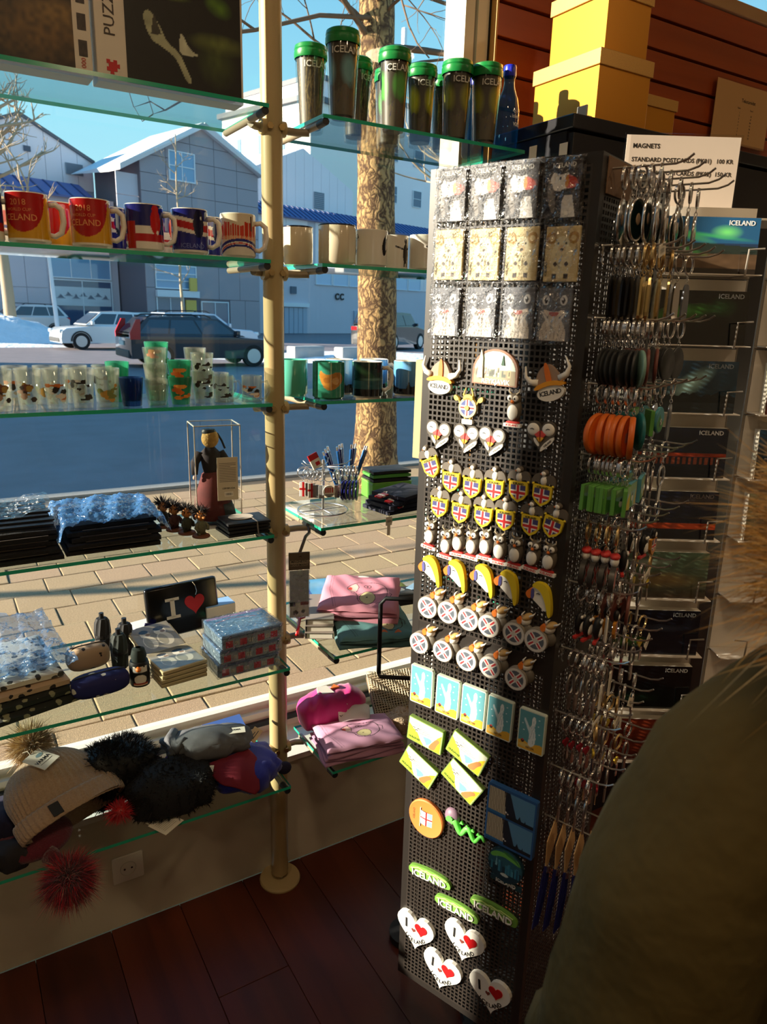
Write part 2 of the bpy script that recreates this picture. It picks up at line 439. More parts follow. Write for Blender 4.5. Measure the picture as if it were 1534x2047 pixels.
# sill board and window frames
SILLM = mat('sill_board', C(226, 222, 210), 0.4)
slab('trim_1', (-1.0, YW - .012, SILL), (XR, 1.915, SILL + .018), SILLM)
w1 = struct(thing('window_1', None, None)); w2 = struct(thing('window_2', None, None))
def wframe(par, x0, x1):
    z0, z1 = SILL + .018, 3.02
    if x0 < -1.5:
        MB().box((-1.0, 1.915, z0), (x1, 1.995, z0 + .07)).box((-1.0, 1.935, z0 + .07), (x1, 1.975, z0 + .095)).build('bottom_rail', FRAME, par)
        MB().box((-1.0, 1.90, z0 + .03), (x1, 1.914, z0 + .045)).build('glazing_strip', BLACK, par)
    else:
        MB().box((x0, 1.915, z0), (x1, 1.995, z0 + .07)).build('bottom_rail', FRAME, par)
    MB().box((x0, 1.915, z1 - .07), (x1, 1.995, z1)).build('top_rail', FRAME, par)
    pz = MB(); a = x0 if x0 > -1.5 else -1.0
    pz.add([(x0, YP, 1.02 if x0 < -1.5 else z0 + .06), (x1, YP, 1.02 if x0 < -1.5 else z0 + .06), (x1, YP, z1 - .05), (x0, YP, z1 - .05)], [(0, 1, 2, 3)])
    if x0 < -1.5: pz.add([(-1.0, YP, z0 + .09), (x1, YP, z0 + .09), (x1, YP, 1.02), (-1.0, YP, 1.02)], [(0, 1, 2, 3)])
    pz.build('pane', PANE, par)
wframe(w1, XL, 1.392); wframe(w2, 1.472, XR)
mu = MB().box((1.392, 1.90, SILL), (1.425, 1.998, 3.02)).box((1.433, 1.895, SILL), (1.472, 1.998, 3.02))
struct(mu.build('trim_2', FRAME)); struct(MB().box((1.425, 1.912, SILL), (1.433, 1.99, 3.02)).build('trim_3', DARK_R))
struct(MB().box((1.4725, 1.893, SILL), (1.482, 1.94, 3.02)).build('trim_4', BLACK))
MB().box((XL, 1.915, 1.02), (XL + .06, 1.995, 2.95)).build('side_rail', FRAME, w1)

# floor of dark reddish boards
FL = mat('floor_bed', C(40, 16, 8), 0.7)
floor = struct(MB().box((-3.2, -3.2, -0.06), (4.8, YW, -0.012)).build('floor', FL))
def wood(name, col, col2, scale, rough, axis=1):
    if name in MATS: return MATS[name]
    m = mat(name, col, rough); nt, b = nodes_of(m)
    t = nt.nodes.new('ShaderNodeTexCoord'); mp = nt.nodes.new('ShaderNodeMapping'); n = nt.nodes.new('ShaderNodeTexNoise')
    sc = [scale, scale, scale]; sc[axis] = scale * .06; mp.inputs['Scale'].default_value = sc
    oi = nt.nodes.new('ShaderNodeObjectInfo'); ad = nt.nodes.new('ShaderNodeVectorMath'); ad.operation = 'ADD'
    sc2 = nt.nodes.new('ShaderNodeVectorMath'); sc2.operation = 'SCALE'; sc2.inputs['Scale'].default_value = 9.0
    cb = nt.nodes.new('ShaderNodeCombineXYZ'); nt.links.new(oi.outputs['Random'], cb.inputs[0]); nt.links.new(oi.outputs['Random'], cb.inputs[2])
    nt.links.new(cb.outputs[0], sc2.inputs[0]); nt.links.new(t.outputs['Object'], ad.inputs[0]); nt.links.new(sc2.outputs[0], ad.inputs[1])
    nt.links.new(ad.outputs[0], mp.inputs[0]); nt.links.new(mp.outputs[0], n.inputs['Vector']); n.inputs['Scale'].default_value = 1.0; n.inputs['Detail'].default_value = 6
    n.inputs['Distortion'].default_value = 0.6
    r = nt.nodes.new('ShaderNodeValToRGB'); r.color_ramp.elements[0].position = .3; r.color_ramp.elements[1].position = .7
    r.color_ramp.elements[0].color = (*col, 1); r.color_ramp.elements[1].color = (*col2, 1)
    hs = nt.nodes.new('ShaderNodeHueSaturation'); ml = nt.nodes.new('ShaderNodeMath'); ml.operation = 'MULTIPLY_ADD'; ml.inputs[1].default_value = .35; ml.inputs[2].default_value = .82
    nt.links.new(oi.outputs['Random'], ml.inputs[0]); nt.links.new(ml.outputs[0], hs.inputs['Value'])
    nt.links.new(n.outputs['Fac'], r.inputs[0]); nt.links.new(r.outputs[0], hs.inputs['Color']); nt.links.new(hs.outputs[0], b.inputs['Base Color'])
    return m
FLW = wood('floor_wood', C(70, 27, 14), C(100, 42, 20), 14, 0.42, axis=1)
pl_me = {}
def board(L):
    k = round(L, 3)
    if k not in pl_me:
        m = MB().rbox((0, 0, -.012), (.1885, L - .0015, 0), .0012); o = m.build('floor_board', FLW); pl_me[k] = o.data; bpy.data.objects.remove(o)
    return pl_me[k]
xi = 0; x = -0.9
while x < 1.5:
    y = -0.6 - (xi % 3) * 0.41
    while y < YW - .01:
        L = min(1.215, YW - .002 - y)
        link('floor_board', board(L), floor, (x, y, 0)); y += 1.215
    x += .19; xi += 1
rest = MB().box((-3.2, -3.2, -.012), (-.902, YW, -.001)).box((1.57, -3.2, -.012), (4.8, YW, -.001)).box((-.902, -3.2, -.012), (1.57, -1.43, -.001))
rest.build('floor_covering', FLW, floor)

# lamps of the shop: round ceiling lamps with a warm glow, all behind and beside the photographer
LAMPG = bpy.data.materials.new('lamp_glow'); LAMPG.use_nodes = True
_n = LAMPG.node_tree; _n.nodes.clear(); _em = _n.nodes.new('ShaderNodeEmission'); _om = _n.nodes.new('ShaderNodeOutputMaterial')
_em.inputs[0].default_value = (1.0, 0.70, 0.40, 1); _em.inputs[1].default_value = 6.0; _n.links.new(_em.outputs[0], _om.inputs[0])
for i, (x, y, w_, txt) in enumerate(((0.2, 0.1, 8.5, 'round white ceiling lamp above the magnet stand aisle'), (-1.6, -0.9, 8, 'round white ceiling lamp near the left wall'), (2.6, -0.4, 11, 'round white ceiling lamp above the postcard rack aisle'), (1.0, -2.1, 8, 'round white ceiling lamp by the back wall'))):
    t = thing('ceiling_lamp', txt, 'lamp', (x, y, 3.25))
    MB().lathe([(.0001, 0), (.17, 0), (.17, -.045), (.15, -.05), (.15, -.04), (.0001, -.04)], 40).build('housing', WHITE, t, smooth=40)
    MB().cyl(.148, -.048, -.042, 40).build('diffuser', LAMPG, t)
    L = bpy.data.lights.new('lamp_light', 'AREA'); L.shape = 'DISK'; L.size = .3; L.energy = w_; L.color = (1.0, 0.72, 0.44)
    lo = bpy.data.objects.new('lamp_light', L); COL.objects.link(lo); lo.parent = t; lo.location = (0, 0, -.056)

# wall socket under the window
t = thing('wall_socket', 'white square wall socket below the glass shelf of hats', 'socket', (0.296, YW, 0.185))
M_ = Rx(PI / 2)
MB().rbox((-.041, -.007, -.041), (.041, 0, .041), .004).build('cover_plate', WHITE, t, smooth=40)
MB().lathe([(.0215, -.0075), (.0205, -.0085), (.0195, -.0075), (.019, .004), (.0001, .004)], 28, M=Matrix(((1, 0, 0, 0), (0, 0, 1, -.0), (0, 1, 0, 0), (0, 0, 0, 1)))).build('socket_well', mat('socket_white', C(206, 202, 190), .4), t, smooth=40)
for s in (-1, 1): MB().cyl(.0028, -.0086, -.0079, 10, M=T(s * .0095, 0, 0) @ Matrix(((1, 0, 0, 0), (0, 0, 1, 0), (0, 1, 0, 0), (0, 0, 0, 1)))).build('socket_hole', BLACK, t)

# ================================================================== POLES AND GLASS SHELVES
SH = {1: 2.091, 2: 1.775, 3: 1.453, 4: 1.128, 5: 0.817, 6: 0.480}
YF = {1: 1.61, 2: 1.61, 3: 1.61, 4: 1.61, 5: 1.50, 6: 1.50}
YB = {1: 1.892, 2: 1.892, 3: 1.892, 4: 1.892, 5: 1.89, 6: 1.752}
SX = {k: (0.673 if k < 5 else 0.665) for k in SH}
CX = {k: (0.802 if k < 5 else 0.787) for k in SH}
def pole(x, label, sides):
    t = thing('display_pole', label, 'pole', (x, 1.711, 0))
    MB().lathe([(.0001, .0), (.060, 0), (.061, .006), (.058, .012), (.0001, .012)], 48).build('base_plate', CREAM, t, smooth=30)
    MB().cyl(.006, .012, .03, 12).box((-.004, -.012, .012), (.004, -.006, .032)).build('levelling_bolt', STEEL, t)
    MB().lathe([(.0001, .028), (.024, .028), (.025, .03), (.025, 3.245), (.0001, 3.245)], 32).build('tube', CREAM, t, smooth=40)
    for k, z in SH.items():
        zz = z - .024
        for s in sides:
            xe = (SX[k] - .008 - x) if s < 0 else (CX[k] + .008 - x)
            if x < 0: xe = -.692 - x
            cl = MB().cyl(.017, 0, .012, 20, M=T(s * .018, -.006, zz) @ Ry(s * PI / 2)).build('clamp', CREAM, t, smooth=40)
            MB().cyl(.0075, 0, .005, 6, M=T(s * .014, -.024, zz) @ Rx(PI / 2)).build('clamp_screw', BRASS, cl)
            ar = MB()
            ar.tube([(s * .02, 0, zz), (xe * .7, 0, zz), (xe, -.012, zz + .001)], .0085, 10)
            ar.tube([(xe, YB[k] - 1.711 - .03, zz + .008), (xe, 0, zz + .008), (xe, YF[k] - 1.711 + .035, zz + .008)], .0075, 10)
            a = ar.build('bracket_arm', mat('bracket_paint', C(150, 136, 112), .45), t, smooth=50)
            MB().tube([(xe, YF[k] - 1.711 + .036, zz + .008), (xe, YF[k] - 1.711 + .002, zz + .01)], .0085, 10).build('rubber_cap', BLACK, a, smooth=50)
    return t
pole(0.7205, 'cream metal floor to ceiling pole carrying glass shelves on both sides', (-1, 1))
pole(-0.745, 'cream metal floor to ceiling pole at the far end of the mug shelves', (1,))
nm = {1: 'topmost', 2: 'second', 3: 'third', 4: 'fourth', 5: 'fifth', 6: 'lowest'}
holdS = {1: 'puzzle boxes', 2: 'football mugs', 3: 'shot glasses', 4: 'the doll in its case', 5: 'tin boxes and tiles', 6: 'knitted hats'}
holdC = {1: 'travel tumblers', 2: 'enamel and puffin mugs', 3: 'green and blue mugs', 4: 'the keyring turntable', 5: 'folded pink and teal shirts', 6: 'the magenta packet and pink shirts'}
def shelf(x0, x1, k, label):
    y0, y1, z = YF[k], YB[k], SH[k]
    m = MB(); th = .008
    m.box((x0, y0, z - th), (x1, y1, z)); m.m = [0, 0, 1, 1, 1, 1]
    return tag(m.build('glass_shelf', [GLASS, GLASS_EDGE]), label, 'shelf')
for k in SH:
    shelf(-.70, SX[k], k, 'green-edged glass shelf, %s of its bay, under %s' % (nm[k], holdS[k]))
    shelf(CX[k], 1.395, k, 'green-edged glass shelf, %s of its bay, under %s' % (nm[k], holdC[k]))

# ================================================================== SLAT WALL AND CABINET
SLW = wood('slat_wood', C(150, 62, 22), C(182, 84, 32), 10, 0.3, axis=0)
sw = tag(MB().box((1.486, 1.894, .40), (3.7, 1.912, 2.70)).build('slat_wall', mat('slat_back', C(70, 30, 12), .5)), 'reddish wood slat wall standing behind the gold boxes', 'slat wall')
zz = 2.712 - .003
me_sl = None
while zz > .5:
    if me_sl is None:
        o = MB().rbox((1.484, 1.872, -.0815), (3.7, 1.894, 0), .002).build('slat', SLW, sw, (0, 0, zz)); me_sl = o.data
    else: link('slat', me_sl, sw, (0, 0, zz))
    zz -= .0905
MB().rbox((1.478, 1.868, .4), (1.485, 1.895, 2.71), .001).build('end_strip', mat('slat_edge', C(214, 156, 84), .5), sw)
MB().rbox((1.478, 1.862, 2.712), (3.7, 1.925, 2.752), .003).build('top_cap', mat('slat_cap', C(196, 152, 104), .5), sw)

CAB = mat('cabinet_black', C(24, 24, 30), 0.28, coat=0.2)
cab = thing('display_cabinet', 'tall black cabinet with gold boxes on top before the slat wall', 'cabinet', (1.404, 1.449, 0))
MB().box((0, .02, 0), (1.9, .31, 2.115)).build('carcass', CAB, cab)
MB().rbox((-.006, -.006, 2.117), (1.91, .312, 2.15), .003).build('top_board', CAB, cab)
for i in range(4): MB().rbox((.004 + i * .476, 0, .08), (.474 + i * .476, .019, 2.11), .002).build('door', CAB, cab)

GOLD = mat('gold_card', C(216, 146, 44), 0.34, metal=0.55)
GOLDL = mat('gold_glitter', C(206, 158, 84), 0.4, metal=0.5, noise=(700, .5))
def gift(x, y, z, w, d, h, rot, label):
    t = thing('gift_box', label, 'box', (x, y, z), rot)
    MB().rbox((-w / 2, -d / 2, 0), (w / 2, d / 2, h * .985), .0015).build('box_body', GOLD, t)
    k = .005
    MB().rbox((-w / 2 - k, -d / 2 - k, h * .78), (w / 2 + k, d / 2 + k, h), .0015).build('lid', GOLDL, t)
    return t
gift(1.603, 1.60, 2.15, .190, .236, .170, 0, 'large gold box with glitter lid, bottom of the stack of two')
gift(1.626, 1.61, 2.321, .158, .20, .172, 0, 'smaller gold box with glitter lid stacked on the larger box')
gift(1.845, 1.655, 2.15, .145, .17, .130, 0, 'small single gold box with glitter lid beside the stack')
t = thing('label_clip', 'small grey plastic clip at the cabinet edge below the gold boxes', 'clip', (1.45, 1.475, 2.15))
MB().rbox((-.002, -.022, 0), (.004, .012, .028), .003).build('tab', mat('grey_clip', C(176, 176, 170), .4), t)
MB().rbox((.004, -.022, 0), (.02, .012, .004), .001).build('foot', mat('grey_clip', C(176, 176, 170), .4), t)

# acrylic sign holders with printed sheets
def sign(name, label, M, w, h, lines, sheet):
    t = thing(name, label, 'sign', M=M)
    MB().rbox((-w / 2, 0, -.003), (w / 2, h, .003), .001).build('holder', ACRYL, t)
    MB().box((-w / 2 + .004, .003, -.0006), (w / 2 - .004, h - .004, .0006)).build('sheet', sheet, t)
    MB().rbox((-w / 2, -.004, -.03), (w / 2, 0, .03), .001).build('foot', ACRYL, t)
    for s, sz, x, y, al, b in lines: text(s, sz, INK, t, (x, y, .0009), depth=.0001, align=al, bold=b)
    return t

# ================================================================== OUTDOORS
PAVE = mat('paver_stone', C(158, 134, 100), 0.85, noise=(110, .5), bump=(260, .5, .004))
PAVE2 = mat('paver_pink', C(160, 133, 103), 0.85, noise=(110, .5), bump=(260, .5, .004))
ASPH = mat('asphalt', C(120, 112, 116), 0.6, noise=(1.6, .28), bump=(90, .3, .01))
ICE = mat('packed_snow', C(226, 232, 240), 0.6, noise=(3, .12), bump=(6, .6, .08))
struct(MB().box((-60, 2.03, -.30), (90, 120, -.035)).build('ground', mat('joint_sand', C(86, 72, 54), .95)))
side = struct(MB().box((-14, 2.03, -.034), (40, 7.05, -.012)).build('sidewalk', mat('joint_sand', C(86, 72, 54), .95)))
pm = MB().rbox((-.1505, -.133, -.05), (.1505, .133, 0), .006).build('paver', PAVE); pd = pm.data; bpy.data.objects.remove(pm)
pm = MB().rbox((-.1505, -.133, -.05), (.1505, .133, 0), .006).build('paver', PAVE2); pd2 = pm.data; bpy.data.objects.remove(pm)
cand = []
for j in range(-8, 11):
    yc = 4.37 + .27 * j
    if yc < 2.2 or yc > 6.72: continue
    for i in range(-40, 80):
        xc = .24 + .1525 + .305 * i + (.19 if j % 2 else 0)
        cand.append((math.hypot(xc - 1.6, yc - 4.2) if (-.15 < xc - .03 * yc and xc < .98 * yc + .3) else 50 + abs(xc), xc, yc))
cand.sort()
for _, xc, yc in cand[:300]:
    o = link('paver', pd if random.random() < .72 else pd2, side, (xc, yc, random.uniform(-.0035, .0025)), (random.uniform(-.008, .008), random.uniform(-.008, .008), random.uniform(-.008, .008)))
far = MB()
for _, xc, yc in cand[300:]:
    if -13.5 < xc < 24: far.box((xc - .149, yc - .131, -.012), (xc + .149, yc + .131, 0))
f_ = far.build('paver_field', PAVE, side); f_['kind'] = 'stuff'
kb = struct(MB().box((-14, 6.86, -.03), (40, 7.0, .012)).build('kerb', mat('kerb_stone', C(168, 160, 148), .8, noise=(60, .2))))
struct(MB().box((-60, 7.0, -.03), (90, 120, -.02)).build('street', ASPH))

# --- trees
BARK = mat('bark', C(176, 146, 104), 0.9)
_nt, _b = nodes_of(BARK); _t = _nt.nodes.new('ShaderNodeTexCoord'); _mp = _nt.nodes.new('ShaderNodeMapping'); _mp.inputs['Scale'].default_value = (20, 20, 3.2)
_v = _nt.nodes.new('ShaderNodeTexVoronoi'); _v.feature = 'DISTANCE_TO_EDGE'; _v.inputs['Scale'].default_value = 1.0
_nz = _nt.nodes.new('ShaderNodeTexNoise'); _nz.inputs['Scale'].default_value = 7; _nz.inputs['Detail'].default_value = 6
_nt.links.new(_t.outputs['Object'], _nz.inputs['Vector'])
_ad = _nt.nodes.new('ShaderNodeVectorMath'); _ad.operation = 'MULTIPLY_ADD'; _ad.inputs[1].default_value = (.25, .25, .25)
_nt.links.new(_nz.outputs['Color'], _ad.inputs[0]); _nt.links.new(_t.outputs['Object'], _ad.inputs[2])
_nt.links.new(_ad.outputs[0], _mp.inputs[0]); _nt.links.new(_mp.outputs[0], _v.inputs['Vector'])
_r = _nt.nodes.new('ShaderNodeValToRGB'); _r.color_ramp.elements[0].position = .02; _r.color_ramp.elements[0].color = (*C(70, 46, 26), 1); _r.color_ramp.elements[1].position = .28; _r.color_ramp.elements[1].color = (*C(164, 132, 86), 1)
_nt.links.new(_v.outputs['Distance'], _r.inputs[0]); _nt.links.new(_r.outputs[0], _b.inputs['Base Color'])
_bp = _nt.nodes.new('ShaderNodeBump'); _bp.inputs['Strength'].default_value = 1.0; _bp.inputs['Distance'].default_value = .012
_nt.links.new(_v.outputs['Distance'], _bp.inputs['Height']); _nt.links.new(_bp.outputs[0], _b.inputs['Normal'])
TWIG = mat('twig_bark', C(112, 88, 68), 0.85); TWIGL = mat('pale_twig_bark', C(178, 156, 128), .85)
def limb(mb, p, d, L, r, depth, rnd, gravity=0.0, split=3):
    pts = [Vector(p)]; d = Vector(d).normalized(); n = 6
    for i in range(n):
        d = (d + Vector((rnd.uniform(-.22, .22), rnd.uniform(-.22, .22), rnd.uniform(-.16, .2) - gravity))).normalized()
        pts.append(pts[-1] + d * L / n)
    mb.tube(pts, r, 5 if depth else 4, r1=r * .45)
    if depth > 0:
        for k in range(split):
            i = rnd.randint(2, n); q = (Vector((rnd.gauss(0, 1), rnd.gauss(0, 1), rnd.gauss(.25, .7)))).normalized()
            limb(mb, pts[i], (d + q * .95).normalized(), L * rnd.uniform(.42, .68), r * .5, depth - 1, rnd, gravity, split)
def trunk_mb(path, radii, seg=20, rough=.05, seed=3):
    rnd = random.Random(seed); mb = MB(); mb.tube(path, radii, seg)
    c_ = []
    for i, p in enumerate(mb.v):
        k = i // seg; ctr = Vector(path[min(k, len(path) - 1)]); d = Vector(p) - ctr
        a = math.atan2(d.y, d.x); f = 1 + rough * (math.sin(a * 5 + k * .9) + .6 * math.sin(a * 9 - k * 1.7)) + rnd.uniform(-rough, rough) * .6
        c_.append(tuple(ctr + d * f))
    mb.v = c_; return mb
t = thing('street_tree', 'thick bare tree with rough sunlit bark just outside the window', 'tree', (3.70, 6.20, 0))
path = []; rad = []
for i in range(40):
    z = 6.2 * i / 39; path.append((.02 * math.sin(z * 1.4) - .025 * z, .02 * math.cos(z), z)); rad.append((.225 + .10 * math.exp(-z * 4) - .014 * z) * .92)
trunk_mb(path, rad, 26, .018).build('trunk', BARK, t, smooth=180)
rnd = random.Random(11)
for (z, ang, L, r, up) in ((3.6, 2.6, 1.3, .016, .5), (3.7, 5.9, 1.3, .016, .3), (4.0, 3.1, 1.6, .018, .4), (4.1, 5.0, 1.4, .016, .5), (4.35, 5.9, 1.8, .02, .0), (3.85, 3.5, 1.5, .030, .5), (4.5, 2.9, 2.6, .028, .25), (4.5, 5.4, 2.4, .026, .3), (4.2, 4.3, 1.8, .022, .1), (4.8, 3.6, 2.4, .045, .1), (4.9, .2, 2.2, .045, .25), (5.3, 5.9, 2.4, .045, .2), (5.0, 4.8, 2.0, .04, .0), (3.9, 5.7, 1.3, .035, .15), (5.7, 3.2, 2.6, .05, .2), (5.9, .8, 2.2, .05, .4)):
    mb = MB(); limb(mb, (-.025 * z, 0, z), (math.cos(ang), math.sin(ang), up), L, r, 3, rnd, .03, 3); mb.build('branch', TWIG, t, smooth=180)
for (z, a) in ((2.15, 3.9), (2.3, 5.6), (3.3, 4.5)):
    MB().ball(.05, .05, .06, (-.025 * z + .2 * math.cos(a), .2 * math.sin(a), z), 12, 8).build('knot', BARK, t, smooth=180)
# low hanging branch in front of the sky left of the pole (belongs to the same tree)
mb = MB(); rnd2 = random.Random(5)
mb.tube([(-.1, -.1, 4.1), (-.7, -.1, 4.0), (-1.3, -.2, 3.75), (-1.7, -.25, 3.62), (-2.05, -.3, 3.42), (-2.3, -.3, 3.36), (-2.45, -.3, 3.4)], .020, 6, r1=.005)
mb.tube([(-1.7, -.25, 3.62), (-1.78, -.25, 3.4), (-1.9, -.28, 3.16), (-2.05, -.3, 3.06), (-2.15, -.3, 3.1)], .014, 5, r1=.004)
mb.tube([(-1.3, -.2, 3.75), (-1.55, -.2, 3.85), (-1.95, -.2, 3.82)], .012, 5, r1=.004)
for k in range(16):
    a = mb.v[rnd2.randrange(40, len(mb.v))]; L = rnd2.uniform(.12, .3)
    mb.tube([a, (a[0] - L * .4, a[1] + rnd2.uniform(-.1, .1), a[2] + L * rnd2.uniform(-.3, .6)), (a[0] - L * .7, a[1], a[2] + L * rnd2.uniform(.1, .9))], .005, 4, r1=.002)
mb.build('branch', TWIG, t, smooth=180)

def young_tree(x, y, H, r, label, seed, n=26, m=TWIGL, spread=.5):
    t = thing('young_tree', label, 'tree', (x, y, 0)); rnd = random.Random(seed)
    pth = [(.03 * math.sin(i), .03 * math.cos(i * 1.3), H * i / 14) for i in range(15)]
    MB().tube(pth, r, 10, r1=r * .25).build('trunk', m, t, smooth=180)
    br = MB()
    for k in range(n):
        z = H * rnd.uniform(.28, .95); a = rnd.uniform(0, 2 * PI); L = H * .26 * (1.15 - z / H) + .3
        limb(br, (0, 0, z), (math.cos(a), math.sin(a), rnd.uniform(.3, .9)), L * spread * 2, r * .3, 2, rnd, -.02, 3)
    br.build('branches', m, t, smooth=180); return t
young_tree(3.3, 40.0, 13.5, .30, 'tall bare young tree growing from the snow bank by the silver SUV', 21, 40)
young_tree(10.6, 36.5, 9.4, .085, 'slender pale sapling in front of the grey gabled house', 8, 16, spread=.35)
young_tree(-6.1, 6.76, 4.8, .085, 'thin street tree further left along the pavement', 4, 8, TWIG)
tt = young_tree(8.3, 8.6, 7.5, .14, 'bare street tree further along the pavement beyond the slat wall', 33, 60, TWIGL, .6)

# --- buildings: a row turned slightly from the shop window
B1 = Vector((.961, .276, 0)); B2 = Vector((-.276, .961, 0))
def BM(d): return faceM(B2 * d, B1, B2, (0, 0, 1)) @ Matrix(((1, 0, 0, 0), (0, 1, 0, 0), (0, 0, 1, 0), (0, 0, 0, 1)))
# local frame of a facade: x along the street, y up, z away from the shop
WALLW = mat('white_cladding', C(238, 228, 232), .6, noise=(.5, .04)); WALLG = mat('grey_cladding', C(160, 152, 160), .6, noise=(.6, .05))
WALLL = mat('light_grey_render', C(204, 198, 208), .7, noise=(.5, .05)); ROOFB = mat('blue_metal_roof', C(74, 92, 150), .45); ROOFD = mat('dark_roof', C(88, 92, 100), .6)
TRIM = mat('facade_trim', C(226, 230, 236), .5); WGL = mat('facade_glass', C(120, 160, 196), .08, spec=.9); WGL2 = mat('dark_facade_glass', C(70, 92, 124), .08, spec=.9)
WARM = mat('yellow_sign', C(226, 190, 90), .5); LOUV = mat('louvre_grey', C(150, 158, 170), .5); SNOWW = mat('snow_strip', C(232, 238, 246), .7)
def panels(par, x0, x1, y0, y1, nx, ny, m, z=0.0, clip=None, name='cladding_panel', gap=.03, th=.06):
    w = (x1 - x0) / nx; h_ = (y1 - y0) / ny; me = None
    for i in range(nx):
        for j in range(ny):
            cx_, cy_ = x0 + (i + .5) * w, y0 + (j + .5) * h_
            P = [(-w / 2 + gap / 2, -h_ / 2 + gap / 2), (w / 2 - gap / 2, -h_ / 2 + gap / 2), (w / 2 - gap / 2, h_ / 2 - gap / 2), (-w / 2 + gap / 2, h_ / 2 - gap / 2)]
            if clip:
                Q = clip([(x + cx_, y + cy_) for x, y in P])
                if len(Q) < 3: continue
                if len(Q) != 4 or any(abs(a[0] - b[0] - cx_) + abs(a[1] - b[1] - cy_) > 1e-6 for a, b in zip(Q, P)):
                    MB().prism(Q, z - th, z).build(name, m, par); continue
            if me is None: o = MB().prism(P, z - th, z).build(name, m, par, (cx_, cy_, 0)); me = o.data
            else: link(name, me, par, (cx_, cy_, 0))
def clip_below(a, b):
    """keeps what lies under the line a-b (a left of b)"""
    def f(P):
        out = []; g = lambda p: (b[0] - a[0]) * (p[1] - a[1]) - (b[1] - a[1]) * (p[0] - a[0])
        for i in range(len(P)):
            p, q = P[i - 1], P[i]; gp, gq = g(p), g(q)
            if (gp <= 0) != (gq <= 0):
                t_ = gp / (gp - gq); out.append((p[0] + (q[0] - p[0]) * t_, p[1] + (q[1] - p[1]) * t_))
            if gq <= 0: out.append(q)
        return out
    return f
def window(par, x0, y0, x1, y1, nx=1, ny=1, z=-.08, glass=None, frame=TRIM, fw=.07):
    w = MB().box((x0 - fw, y0 - fw, z - .04), (x1 + fw, y0, z + .06)).box((x0 - fw, y1, z - .04), (x1 + fw, y1 + fw, z + .06)).box((x0 - fw, y0, z - .04), (x0, y1, z + .06)).box((x1, y0, z - .04), (x1 + fw, y1, z + .06))
    for i in range(1, nx): x = x0 + (x1 - x0) * i / nx; w.box((x - fw * .4, y0, z - .03), (x + fw * .4, y1, z + .05))
    for j in range(1, ny): y = y0 + (y1 - y0) * j / ny; w.box((x0, y - fw * .4, z - .03), (x1, y + fw * .4, z + .05))
    o = w.build('window_frame', frame, par)
    MB().box((x0, y0, z + .01), (x1, y1, z + .03)).build('window_pane', glass or WGL, o)
    return o
def louvre(par, x0, y0, x1, y1, n, z=-.1, m=LOUV):
    o = MB().box((x0, y0, z), (x1, y1, z + .06)).build('vent', m, par); d = mat('louvre_dark', C(96, 108, 126), .6)
    for j in range(n): MB().box((x0 + .03, y0 + (y1 - y0) * (j + .25) / n, z - .03), (x1 - .03, y0 + (y1 - y0) * (j + .62) / n, z + .01)).build('vent_slat', d, o)
def metal_roof(par, x0, x1, y0, y1, z0, z1, pitch=1.0, mats=None):
    """sloping sheet roof with standing seams between (y0, z0) at the eave and (y1, z1) at the top"""
    MB().add([(x0, y0, z0), (x1, y0, z0), (x1, y1, z1), (x0, y1, z1), (x0, y0 - .12, z0), (x1, y0 - .12, z0), (x1, y1 - .12, z1 + .1), (x0, y1 - .12, z1 + .1)], [(0, 1, 2, 3), (4, 7, 6, 5), (0, 4, 5, 1), (1, 5, 6, 2), (2, 6, 7, 3), (3, 7, 4, 0)]).build('roof_sheet', ROOFB, par)
    x = x0 + .4; me = None; sd = mat('roof_seam', C(36, 60, 112), .5)
    while x < x1 - .1:
        if me is None:
            o = MB().add([(-.05, y0, z0 - .10), (.05, y0, z0 - .10), (.05, y1, z1 - .10), (-.05, y1, z1 - .10), (-.05, y0, z0 + .02), (.05, y0, z0 + .02), (.05, y1, z1 + .02), (-.05, y1, z1 + .02)], [(0, 1, 2, 3), (4, 7, 6, 5), (0, 4, 5, 1), (1, 5, 6, 2), (2, 6, 7, 3), (3, 7, 4, 0)]).build('roof_seam', sd, par, (x, 0, 0)); me = o.data
        else: link('roof_seam', me, par, (x, 0, 0))
        x += pitch

# 1) grey gabled house
hs = thing('gabled_house', 'grey panel clad house with a steep gable and a four pane window', 'building', M=BM(42.0))
ap, eL, eR, by = (28.25, 12.35), (22.6, 9.2), (32.75, 10.2), 0.0
body = [(24.0, 0), (32.6, 0), (32.6, 10.2), ap, (24.0, 9.95)]
MB().prism(body, .02, 5.5).build('wall', mat('house_joint', C(112, 108, 118), .7), hs)
cl1, cl2 = clip_below((24.0, 9.95), ap), clip_below(ap, (32.7, 10.2))
panels(hs, 24.0, 32.6, 4.3, 12.35, 5, 8, WALLG, 0.01, lambda P: cl2(cl1(P)) if len(cl1(P)) > 2 else [])
for i in range(5): pass
window(hs, 25.95, 9.2, 27.65, 10.75, 2, 2, -.1)
rf = MB()
for a, b in ((eL, ap), (ap, eR)):
    n_ = Vector((-(b[1] - a[1]), b[0] - a[0], 0)).normalized() * .22
    rf.add([(a[0], a[1], -.35), (b[0], b[1], -.5), (b[0] + n_.x * .6, b[1] + .3, -.5), (a[0] + n_.x * .6, a[1] + .3, -.5), (a[0], a[1], 1.0), (b[0], b[1], 1.0), (b[0] + n_.x * .6, b[1] + .3, 5.7), (a[0] + n_.x * .6, a[1] + .3, 5.7)], [(3, 2, 1, 0), (4, 5, 6, 7), (0, 1, 5, 4), (1, 2, 6, 5), (2, 3, 7, 6), (3, 0, 4, 7)])
rf.build('roof', TRIM, hs)
panels(hs, 22.6, 24.0, 4.3, 9.2, 1, 4, WALLL, 0.3)
